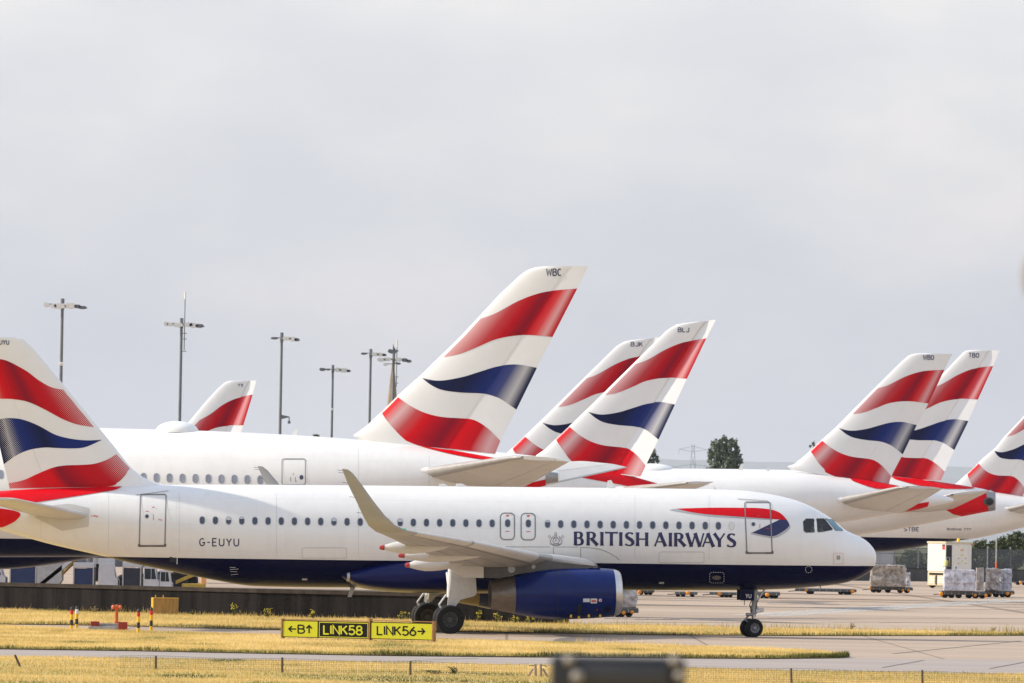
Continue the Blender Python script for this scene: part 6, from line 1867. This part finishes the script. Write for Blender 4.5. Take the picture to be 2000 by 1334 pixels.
for sy in (-.6, .6):
    for a, b_ in (((-2.2, sy, .75), (.6, sy, zb)), ((.6, sy, .75), (-2.2, sy, zb))): q.cyl(a, b_, .07, "dolly_steel", n=8)
q.build("scissor_lift", tr)
for x_ in (.6, -1.9):
    for sy in (-1, 1):
        w = MB(); w.lathe([(-.13, .2), (-.14, .40), (0, .45), (.14, .40), (.13, .2), (.08, 0)], (x_, sy * .95, .45), (0, 1, 0), "tyre", 22); w.build("wheel", tr)
q = MB(); q.box((1.5, 1.45, 1.9), (.5, .5, .05), "dolly_steel"); q.box((1.5, 1.4, 2.2), (.3, .25, .5), "yellow_gear2", bev=.06); q.tube([(1.3, 1.6, 1.9), (1.3, 1.6, 2.7), (1.7, 1.6, 2.7), (1.7, 1.6, 1.9)], .03, "strut_grey"); q.tube([(1.2, 1.2, 1.5), (1.5, 1.45, 1.9)], .05, "dolly_steel"); q.build("side_platform", tr)

# ------------------------------------------------------------------ vehicles and carts behind the blast wall (left)
mat("cart_blue", (.010, .028, .10), .45, var=.2, scale=2)
mat("cart_navy", (.016, .020, .04), .45, var=.2, scale=2)
mat("canopy_white", (.52, .52, .55), .5, var=.12, scale=2)
mat("steel_pale", (.42, .42, .43), .45, metal=.3, var=.2, scale=3)
mat("van_glass", (.02, .03, .04), .1)
mat("yellow_gear", (.40, .27, .04), .5, var=.2, scale=3)
mat("pink_orange", (.75, .35, .12), .5)
YB = 352
def base(px): return GX(px, YB)
sB = F / YB
def hz(y, px): return H - (y - (1044 + .018 * (px - 1000))) / sB
def cart(px0, px1, top, m_, label):
    c = (px0 + px1) / 2; p = base(c); L_ = (px1 - px0) / sB; zt_ = hz(top, c)
    o = thing("baggage_cart", p, 0, label, "cart", "baggage carts behind the dark wall")
    q = MB(); q.box((0, 0, (zt_ - .35 + .55) / 2), (L_ * .92, 1.4, zt_ - .35 - .55), m_, bev=.03); q.build("curtain", o, smooth=False)
    q = MB(); q.box((0, 0, zt_ - .16), (L_ * 1.02, 1.6, .32), "canopy_white", bev=.06); q.build("canopy", o, smooth=False)
    q = MB(); q.box((0, 0, .47), (L_, 1.5, .12), "dolly_steel")
    for a in (-1, 1):
        for b_ in (-1, 1): q.box((a * L_ * .48, b_ * .74, (zt_ + .3) / 2), (.07, .07, zt_ - .5), "steel_pale")
    q.build("frame", o, smooth=False)
    for a in (-1, 1):
        for b_ in (-1, 1):
            w = MB(); w.lathe([(-.07, .1), (-.08, .19), (0, .21), (.08, .19), (.07, .1), (.05, 0)], (a * L_ * .35, b_ * .6, .21), (0, 1, 0), "tyre", 16); w.build("wheel", o)
cart(20, 72, 1094, "cart_blue", "blue sided baggage cart with white canopy, furthest left behind the wall")
cart(144, 184, 1098, "cart_blue", "blue sided baggage cart behind the mobile stairs")
cart(240, 276, 1097, "cart_navy", "dark navy sided baggage cart right of the white box van")
def van(px0, px1, top, label, name="van", glass=True, m_="canopy_white"):
    c = (px0 + px1) / 2; p = base(c); L_ = (px1 - px0) / sB; zt_ = hz(top, c)
    o = thing(name, p, 0, label, "van")
    pr = [(-L_ / 2, .35), (L_ / 2, .35), (L_ / 2, zt_ * .55), (L_ * .36, zt_ * .62), (L_ * .22, zt_), (-L_ * .46, zt_), (-L_ / 2, zt_ * .8)]
    q = MB(); q.prism(pr, 'y', -.85, .85, m_); b_ = q.build("body", o, smooth=False)
    if glass:
        q = MB(); q.prism([(L_ * .0, zt_ * .62), (L_ * .30, zt_ * .62), (L_ * .19, zt_ * .93), (L_ * .0, zt_ * .93)], 'y', -.862, -.848, "van_glass"); q.build("window", b_, smooth=False)
        q = MB(); q.prism([(-L_ * .42, zt_ * .62), (-L_ * .04, zt_ * .62), (-L_ * .04, zt_ * .93), (-L_ * .42, zt_ * .93)], 'y', -.862, -.848, "van_glass"); q.build("window", b_, smooth=False)
    for a in (-.3, .3):
        for sy in (-.75, .75):
            w = MB(); w.lathe([(-.1, .15), (-.11, .29), (0, .32), (.11, .29), (.1, .15), (.06, 0)], (a * L_, sy, .32), (0, 1, 0), "tyre", 18); w.build("wheel", o)
van(193, 231, 1100, "bright white box van standing right of the mobile stairs", glass=False)
van(281, 312, 1106, "white van with dark windows below the airliner's rear fuselage")
van(313, 336, 1113, "small pale van nearest the yellow equipment, below the airliner's belly")
van(-32, 12, 1096, "white van cut off by the left edge of the picture")
# mobile stairs
p = base(128); st_o = thing("mobile_stairs", p, 0, "white mobile boarding stairs with yellow base behind the wall", "stairs")
q = MB(); q.box((0, 0, .55), (2.6, 1.7, .35), "yellow_gear", bev=.04); q.build("chassis", st_o, smooth=False)
q = MB(); q.prism([(-1.5, .75), (.65, 2.55), (1.6, 2.55), (1.6, 2.35), (.75, 2.35), (-1.3, .65)], 'y', -.75, .75, "canopy_white"); q.build("stair_flight", st_o, smooth=False)
q = MB()
for sy in (-.74, .74):
    q.tube([(-1.5, sy, 1.6), (.65, sy, 3.35), (1.6, sy, 3.35)], .035, "steel_pale")
    for u in range(6): q.cyl((-1.5 + .43 * u, sy, .8 + .35 * u), (-1.5 + .43 * u, sy, 1.6 + .35 * u), .02, "steel_pale", n=6)
    q.cyl((1.6, sy, 2.5), (1.6, sy, 3.35), .03, "steel_pale", n=6)
q.build("handrail", st_o)
for sy in (-.6, .6):
    q = MB(); q.cyl((1.2, sy, .6), (1.2, sy, 2.4), .06, "steel_pale"); q.cyl((-.8, sy, .7), (.7, sy, 2.3), .05, "yellow_gear"); q.build("support_strut", st_o)
for a in (-.9, .9):
    for sy in (-.75, .75):
        w = MB(); w.lathe([(-.1, .15), (-.11, .29), (0, .32), (.11, .29), (.1, .15), (.06, 0)], (a, sy, .32), (0, 1, 0), "tyre", 18); w.build("wheel", st_o)
# belt loader, small yellow gear
p = base(378); bl = thing("belt_loader", p, 0, "small yellow belt loader below the airliner's navy belly", "loader")
q = MB(); q.box((0, 0, .7), (1.3, 1.2, .5), "yellow_gear", bev=.05); q.build("body", bl, smooth=False)
q = MB(); q.prism([(-1.0, .9), (.9, 1.75), (.9, 1.95), (-1.0, 1.1)], 'y', -.4, .4, "yellow_gear"); q.build("belt", bl, smooth=False)
q = MB(); q.box((.55, -.3, 1.2), (.3, .4, .6), "pink_orange", bev=.05); q.build("seat", bl, smooth=False)
for a in (-.45, .45):
    for sy in (-.55, .55):
        w = MB(); w.lathe([(-.09, .12), (-.1, .26), (0, .29), (.1, .26), (.09, .12), (.05, 0)], (a, sy, .29), (0, 1, 0), "tyre", 16); w.build("wheel", bl)
p = base(92); ul = thing("cargo_container", p, 0, "silver cargo container with slanted side between the first cart and the stairs", "container")
q = MB(); q.prism([(-.55, .55), (.55, .55), (.85, 1.0), (.85, 2.1), (-.55, 2.1)], 'y', -.75, .75, "steel_pale"); q.build("shell", ul, smooth=False)
q = MB(); q.box((0, 0, .45), (1.6, 1.5, .12), "dolly_steel"); q.build("base", ul, smooth=False)

# pale cargo shed behind everything on the left
mat("shed_cladding", (.56, .57, .60), .6, var=.12, scale=.3, streak=(3, 3, .1))
mat("shed_dark", (.12, .13, .15), .6, var=.2, scale=1)
p = GX(150, 640); sh_ = thing("cargo_shed", p, 0, "long pale clad shed far behind the carts on the left", "building")
q = MB(); q.box((0, 10, 3.2), (60, 20, 6.4), "shed_cladding"); q.build("wall", sh_, smooth=False)
q = MB(); q.box((0, 10, 6.5), (61, 21, .25), "shed_dark"); q.build("roof", sh_, smooth=False)
for i in range(9):
    q = MB(); q.box((-26 + i * 6.4, -.04, 2.0), (4.2, .10, 4.0), "shed_dark" if i % 3 else "canopy_white"); q.build("dock_door", sh_, smooth=False)

# ------------------------------------------------------------------ boundary wall, screen fence and trees on the right
mat("boundary_concrete", (.075, .072, .07), .9, var=.35, scale=.8, streak=(1, 1, .3))
mat("fence_mesh_green", (.055, .068, .085), .7, var=.3, scale=.7)
mat("screen_panel", (.09, .105, .14), .7, var=.3, scale=.5, streak=(1, 1, .2))
bw0, bw1 = G(1560, 1133), G(2520, 1143.3)
bc = (bw0 + bw1) / 2; an_ = math.atan2(bw1.y - bw0.y, bw1.x - bw0.x); LW = (bw1 - bw0).length
bwall = thing("boundary_wall", bc, an_, "dark low concrete boundary wall far behind the cargo on the right", "wall")
q = MB(); q.box((0, .15, .62), (LW, .3, 1.24), "boundary_concrete"); q.build("wall_panel", bwall, smooth=False)
q = MB(); q.box((0, .15, 1.28), (LW, .36, .08), "coping_concrete"); q.build("coping", bwall, smooth=False)
sf = thing("screen_fence", bc + Vector((0, 1.2, 0)), an_, "tall blue grey mesh security fence on posts behind the boundary wall", "fence")
q = MB(); nb = 560
for i in range(nb): q.box((-LW / 2 + LW * (i + .5) / nb, 0, 1.75), (LW / nb * .36, .02, 3.3), "fence_mesh_green")
for z_ in (.6, 1.7, 2.8, 3.35): q.box((0, -.03, z_), (LW, .03, .05), "fence_mesh_green")
q.build("mesh_panel", sf, smooth=False)
for i in range(23):
    q = MB(); q.box((-LW / 2 + LW * i / 22, 0, 1.9), (.10, .12, 3.5), "mast_steel"); q.build("post", sf, smooth=False)
p = GX(1945, 640); sp = thing("signal_post", p, 0, "thin orange and grey post standing between the cargo dollies and the boundary wall", "post")
q = MB(); q.cyl((0, 0, 0), (0, 0, 2.1), .09, "orange_red", n=10); q.build("lower_sleeve", sp)
q = MB(); q.cyl((0, 0, 2.1), (0, 0, 4.4), .07, "steel_pale", n=10); q.build("pole", sp)
p = GX(1722, 690); sc = thing("portable_cabin", p, 0, "small pale cabin beside the security fence, above the brown netted cargo", "cabin")
q = MB(); q.box((0, 0, 1.6), (2.3, 2.4, 3.2), "shed_cladding", bev=.05); q.build("wall", sc, smooth=False)
q = MB(); q.box((0, 0, 3.25), (2.5, 2.6, .12), "shed_dark"); q.build("roof", sc, smooth=False)

mat("bark", (.09, .07, .05), .95, var=.3, scale=4)
def leaf_mat(name, a, b_, c):
    m = bpy.data.materials.new(name); t, bs = nodes(m)
    at = t.nodes.new("ShaderNodeAttribute"); at.attribute_name = "tone"
    rp = t.nodes.new("ShaderNodeValToRGB"); els = rp.color_ramp.elements
    els[0].color = (*a, 1); els[1].color = (*c, 1); e_ = els.new(.5); e_.color = (*b_, 1)
    t.links.new(at.outputs['Fac'], rp.inputs[0]); t.links.new(rp.outputs[0], bs.inputs['Base Color'])
    bs.inputs['Roughness'].default_value = .6; bs.inputs['Specular IOR Level'].default_value = .3
    MATS[name] = m
leaf_mat("leaf_hazed", (.10, .125, .09), (.15, .18, .125), (.23, .245, .165))  # leaf green lightened and greyed, distance haze put into the colour
leaf_mat("leaf_mid", (.05, .068, .026), (.085, .105, .04), (.15, .165, .062))
def tree(name, px, Y, lobes, trunk_h, label, m_, n, leaf, seed):
    """lobes: (px, py, rx px, ry px) ellipses of the crown as seen; depth equals width"""
    b0 = GX(px, Y); s_ = F / Y
    o = thing(name, b0, 0, label, "tree", "trees beyond the apron")
    r = np.random.RandomState(seed)
    Vs, Ts = [], []
    tot = sum(l[2] * l[3] for l in lobes)
    q = MB()
    for (lx, ly, rx, ry) in lobes:
        c = P(lx, ly, Y) - b0; a, h_ = rx / s_, ry / s_
        k = max(60, int(n * rx * ry / tot))
        # leaf clumps near the lobe's surface, with gaps
        nc = max(8, k // 26)
        d = r.normal(size=(nc, 3)); d /= np.linalg.norm(d, axis=1)[:, None]
        cl_ = d * (r.uniform(.45, 1.0, nc) ** .5)[:, None] * np.array([a, a, h_])
        idx = r.randint(0, nc, k)
        ctr = cl_[idx] + r.normal(size=(k, 3)) * np.array([a, a, h_]) * .13
        tone_c = np.clip(r.normal(.5, .22, nc), 0, 1)
        u = r.normal(size=(k, 3)); u /= np.linalg.norm(u, axis=1)[:, None]
        v = np.cross(u, r.normal(size=(k, 3))); v /= np.linalg.norm(v, axis=1)[:, None]
        sz = leaf * r.uniform(.6, 1.4, k)[:, None]
        base_ = ctr + np.array([c.x, c.y, c.z])
        T3 = np.stack([base_ - u * sz, base_ + u * sz * .3 + v * sz * .6, base_ + u * sz * .3 - v * sz * .6], 1)
        Vs.append(T3.reshape(-1, 3)); Ts.append(np.repeat(np.clip(tone_c[idx] + r.normal(0, .12, k), 0, 1), 3))
        q.cyl((c.x * .15, c.y * .15, max(.5, trunk_h * .7)), (c.x, c.y, c.z), .14 + .02 * a, "bark", r1=.04, n=6)
    q.cyl((0, 0, 0), (0, 0, trunk_h), .35, "bark", r1=.2, n=8)
    q.build("trunk", o)
    cr_ = tri_mesh("crown", np.concatenate(Vs), np.concatenate(Ts), m_); cr_.parent = o
tree("poplar_tree", 1414, 1150, [(1400, 876, 13, 22), (1428, 880, 14, 22), (1412, 870, 12, 18), (1396, 905, 16, 24), (1432, 906, 18, 24), (1415, 912, 24, 26), (1390, 940, 22, 24), (1436, 940, 22, 26), (1413, 960, 30, 24), (1413, 995, 28, 20)], 5, "tall dark broad tree rising above the white hull left of the WBO tail", "leaf_hazed", 12000, .34, 3)
tree("broadleaf_tree", 1262, 1150, [(1276, 897, 11, 16), (1262, 892, 14, 18), (1262, 925, 26, 26), (1262, 965, 30, 30)], 5, "dark tree edge showing behind the right side of the BLJ tail", "leaf_hazed", 5000, .34, 5)
tree("broadleaf_tree", 612, 1150, [(616, 855, 9, 9), (606, 870, 16, 16), (612, 910, 26, 28), (612, 955, 30, 30)], 5, "small tree top just showing above the long white hull between two light masts", "leaf_hazed", 4500, .34, 6)
tree("broadleaf_tree", 1600, 1150, [(1588, 872, 6, 8), (1604, 890, 18, 20), (1604, 930, 28, 30), (1604, 970, 30, 30)], 5, "tree top just showing behind the lower front edge of the WBO tail", "leaf_hazed", 4500, .34, 7)
rt = random.Random(8)
TL = ["bushy tree behind the security fence just right of the lift truck", "lower olive bush behind the fence right of the orange post", "tallest olive tree behind the fence near the right edge", "olive tree cut off by the right edge behind the fence", "shaded tree behind the fence directly above the lift truck's right corner", "dark tree behind the fence hidden low below the navy belly"]
for i, (px, top, w_) in enumerate(((1912, 1056, 24), (1950, 1052, 26), (1982, 1038, 28), (2022, 1034, 30), (1886, 1066, 18), (1780, 1075, 40))):
    tree("bushy_tree", px, 745, [(px - w_ * .4, top + 22, w_ * .6, 16), (px + w_ * .35, top + 18, w_ * .6, 17), (px, top + 14, w_ * .55, 14), (px, top + 42, w_, 22), (px - w_ * .3, top + 60, w_ * .8, 14)], 2, TL[i], "leaf_mid", 5200, .17, 20 + i)

# ------------------------------------------------------------------ light masts, spire, pylon, hills
mat("pylon_hazed", (.42, .44, .47), .6)  # steel made extra pale, its fading in haze put into the colour
def mast(px, top, Y, label, lamps, extra=None, foot=None):
    s_ = F / Y; yg_ = 1044 + .018 * (px - 1000) + H * s_
    b0 = GX(px - ROLL * (yg_ - top), Y)
    tz_ = P(px, top, Y).z
    o = thing("light_mast", b0, 0, label, "light mast", "floodlight masts along the apron")
    q = MB(); q.cyl((0, 0, 0), (0, 0, tz_), .20, "mast_steel", r1=.14, n=14); q.build("pole", o)
    q = MB(); q.cyl((0, 0, tz_ - .9), (0, 0, tz_ + .15), .19, "mast_steel", n=14)
    zr_ = tz_ - 1.0 / s_ * 10
    arms = MB()
    for (dx, dz, w_, h_, dark) in lamps:
        X = dx / s_; Z = tz_ - dz / s_
        arms.cyl((0, 0, Z + .05), (X, 0, Z + .1), .05, "mast_steel", n=6)
        l = MB()
        # flat floodlight: tilted shallow box with a bright visor
        wd, hh_ = w_ / s_ * 1.12, max(h_ / s_ * 1.2, .25)
        l.prism([(X - wd / 2, Z + hh_ * .1), (X - wd * .25, Z + hh_ * .5), (X + wd * .3, Z + hh_ * .45), (X + wd / 2, Z - hh_ * .15), (X + wd * .1, Z - hh_ * .5), (X - wd * .35, Z - hh_ * .45)], 'y', -.45, .45, "mast_steel" if dark else "lamp_housing")
        l.build("floodlight", o, smooth=False)
    arms.build("cross_arm", o); q.build("mast_head", o)
    if extra: extra(o, tz_, s_)
    return o
def whip(dx, up, low, rungs):
    def f(o, tz_, s_):
        q = MB(); X = dx / s_
        q.cyl((X, 0, tz_ - low / s_), (X, 0, tz_ + up / s_), .05, "mast_steel", n=6)
        for r in rungs: q.cyl((0, 0, tz_ - r / s_), (X + .25, 0, tz_ - r / s_), .04, "mast_steel", n=6)
        q.cyl((X, 0, tz_ + (up - 14) / s_), (X, 0, tz_ + up / s_), .11, "lamp_housing", n=8)
        q.build("aerial", o)
    return f
def jbox(dz):
    def f(o, tz_, s_):
        q = MB(); q.box((0, -.22, tz_ - dz / s_), (.4, .3, .35), "lamp_housing", bev=.05); q.build("junction_box", o)
    return f
def cctv(o, tz_, s_):
    q = MB(); z_ = tz_ - 163 / s_; q.prism([(0, z_ + .3), (1.0, z_ + .1), (1.0, z_), (0, z_ - .25)], 'y', -.08, .08, "mast_steel"); q.cyl((1.0, 0, z_ + .05), (1.0, 0, z_ - .5), .06, "mast_steel", n=8); q.cyl((1.0, 0, z_ - .4), (1.0, 0, z_ - .7), .16, "mast_steel", n=10); q.build("camera_arm", o)
mast(121, 586, 608, "light mast furthest left, above the near airliner's fin, with lamps on both sides", [(-31, 10, 10, 8, 0), (-17, 12, 12, 7, 0), (-4, 12, 22, 9, 0), (16, 11, 22, 9, 0), (30, 12, 12, 6, 1), (40, 14, 16, 5, 1)], jbox(125))
mast(354, 624, 663, "light mast with a tall whip aerial, above the small YX tail", [(-30, 9, 8, 7, 0), (-22, 10, 12, 6, 0), (-6, 11, 20, 7, 0), (14, 10, 16, 7, 0), (24, 11, 16, 8, 0), (36, 12, 16, 6, 1)], whip(6, 54, 60, (27, 38, 62)))
mast(550, 652, 702, "light mast with lamps on its right side and a camera arm low down", [(-14, 9, 14, 3, 1), (10, 9, 16, 6, 0), (22, 10, 14, 7, 0), (30, 11, 10, 5, 1)], cctv)
mast(650, 715, 840, "shortest looking light mast, between the camera mast and the tall tail", [(-20, 7, 12, 5, 1), (-9, 7, 8, 3, 1), (10, 7, 12, 7, 0), (22, 8, 18, 7, 0), (31, 9, 8, 4, 1)], jbox(85))
mast(724, 684, 766, "light mast with lamps only on the right, left of the stone spire", [(-13, 7, 12, 3, 1), (9, 8, 14, 6, 0), (20, 8, 14, 6, 0), (27, 9, 8, 4, 1)])
mast(769, 692, 795, "light mast crowded against the stone spire beside the tall tail", [(-24, 11, 16, 6, 0), (-12, 10, 14, 6, 0), (11, 10, 14, 6, 0), (22, 11, 12, 6, 1), (30, 13, 10, 5, 1), (-16, 20, 8, 5, 0), (10, 18, 8, 2, 1)], whip(6, 28, 64, (18, 44, 56)))
mat("spire_stone", (.30, .235, .17), .9, var=.25, scale=.6)
b0 = GX(760.5, 1000); s_ = F / 1000
sp = thing("church_spire", b0, 0, "far stone church spire with a weathervane, behind the crowded light mast", "spire")
ap = P(765.5, 700, 1000).z; bs = P(760, 800, 1000).z
wd = 10.6 / s_; slope = wd / (ap - bs)
bz = 12.0
q = MB(); q.lathe([(0, slope * (ap - bz)), (ap - bz, .10)], (0, 0, bz), (0, 0, 1), "spire_stone", 8); q.build("spire", sp, smooth=False)
q = MB(); q.box((0, 0, bz / 2), (slope * (ap - bz) * 2, slope * (ap - bz) * 2, bz), "spire_stone"); q.build("tower", sp, smooth=False)
q = MB(); q.cyl((0, 0, ap - .3), (0, 0, ap + 2.2), .07, "mast_steel", n=6); q.prism([(-.9, ap + 1.0), (-.2, ap + .7), (.6, ap + .9), (.9, ap + 1.3), (.4, ap + 1.4), (.1, ap + 1.9), (-.1, ap + 1.4), (-.7, ap + 1.5)], 'y', -.05, .05, "mast_steel"); q.build("weathervane", sp, smooth=False)
b0 = GX(1350.5, 2450); s_ = F / 2450
py_ = thing("electricity_pylon", b0, 0, "faint lattice electricity pylon in the haze left of the dark tree", "pylon")
q = MB(); hp = P(1354, 868, 2450).z
prev = None
for j in range(10):
    z_ = hp * j / 9; w_ = 3.4 * (1 - j / 9) ** 1.3 + .5
    ring = [Vector((sx * w_, sy * w_, z_)) for sx, sy in ((-1, -1), (1, -1), (1, 1), (-1, 1))]
    if prev:
        for i in range(4): q.cyl(prev[i], ring[i], .08, "pylon_hazed", n=4); q.cyl(prev[i], ring[(i + 1) % 4], .05, "pylon_hazed", n=4); q.cyl(prev[(i + 1) % 4], ring[i], .08, "pylon_hazed", n=4)
    prev = ring
q.build("lattice_tower", py_)
for dz, w_ in ((2, 5.5), (9, 8.5), (15, 7)):
    q = MB()
    for sx in (-1, 1): q.cyl((0, 0, hp - dz + 1.3), (sx * w_, 0, hp - dz), .10, "pylon_hazed", n=4); q.cyl((0, 0, hp - dz - .8), (sx * w_, 0, hp - dz), .10, "pylon_hazed", n=4); q.cyl((sx * w_, 0, hp - dz), (sx * w_, 0, hp - dz - 2), .08, "pylon_hazed", n=4)
    q.build("cross_arm", py_)
mat("hill_hazed", (.11, .14, .13), .95, var=.3, scale=.002)  # woods paled and blued, part of the distance haze put into the colour
nx, ny = 120, 18
vs, fs = [], []
from mathutils import noise as mn
for j in range(ny):
    for i in range(nx):
        x_ = -9500 + 19000 * i / (nx - 1); y_ = 38000 + 10000 * j / (ny - 1)
        u = j / (ny - 1); pr = math.sin(math.pi * min(1, u * 1.0)) ** 1.2
        h_ = pr * (535 + 60 * mn.noise(Vector((x_ * .0003, y_ * .0002, 3))) + 16 * mn.noise(Vector((x_ * .002, y_ * .0007, 9))) + 7 * mn.noise(Vector((x_ * .01, y_ * .004, 5))))
        vs.append((x_, y_, h_ - 1))
for j in range(ny - 1):
    for i in range(nx - 1): fs.append((j * nx + i, j * nx + i + 1, (j + 1) * nx + i + 1, (j + 1) * nx + i))
tag(link_mesh("hills", vs, fs, "hill_hazed", None), kind="structure")

# ------------------------------------------------------------------ out-of-focus things close to the camera
mat("housing_dark", (.012, .012, .014), .5, var=.3, scale=9)
mat("fitting_pale", (.24, .215, .19), .5, var=.2, scale=20)
mat("housing_face", (.035, .038, .048), .4)
YF = 19.0
c0 = P(1207, 1283, YF); s_ = F / YF
hb_ = thing("lamp_housing", (c0.x, c0.y, 0), 0, "blurred dark metal box with pale corner fittings close to the camera at the bottom edge", "housing")
wd = 262 / s_
q = MB(); q.box((0, 0, c0.z - .10), (wd, .22, .20), "housing_dark", bev=.012); q.box((.005, -.112, c0.z - .052), (wd * .72, .02, .062), "housing_face", bev=.006); q.build("casing", hb_)
for px, py, r in ((1112, 1289, .016), (1128, 1322, .02), (1318, 1291, .018), (1327, 1320, .016)):
    p = P(px, py, YF - .125); q = MB(); q.lathe([(0, r), (.03, r), (.045, 0)], (p.x - c0.x, -.11, p.z), (0, -1, 0), "fitting_pale", 14); q.build("corner_fitting", hb_)
q = MB(); q.cyl((0, 0, 0), (0, 0, c0.z - .19), .05, "housing_dark", n=16); q.build("post", hb_)
c1 = P(2012, 538, 14.0); s1 = F / 14.0
fp = thing("pole_tip", (c1.x, c1.y, 0), 0, "blurred brown knob of a thin pole just entering at the right edge", "pole")
q = MB(); q.lathe([(-.045, .004), (-.03, .012), (0, .0165), (.03, .012), (.045, 0)], (0, 0, c1.z), (0, 0, 1), "post_pale", 14); q.build("knob", fp)
q = MB(); q.tube([(.012, 0, c1.z), (.16, 0, c1.z), (.16, 0, 0)], .008, "post_pale"); q.build("shaft", fp)

# ------------------------------------------------------------------ the air between
HZ = bpy.data.materials.new("haze_air"); HZ.use_nodes = True
t = HZ.node_tree; t.nodes.clear()
o_ = t.nodes.new("ShaderNodeOutputMaterial"); v_ = t.nodes.new("ShaderNodeVolumePrincipled")
v_.inputs['Color'].default_value = (.90, .93, 1.0, 1); v_.inputs['Density'].default_value = 0.000025
v_.inputs['Anisotropy'].default_value = 0.2
t.links.new(v_.outputs[0], o_.inputs['Volume'])
MATS["haze_air"] = HZ
q = MB(); q.box((0, 26000, 329), (24000, 52200, 660), "haze_air"); hz_ = q.build("haze", smooth=False)
tag(hz_, "pale even summer haze filling the air over the airfield", "haze", kind="stuff")
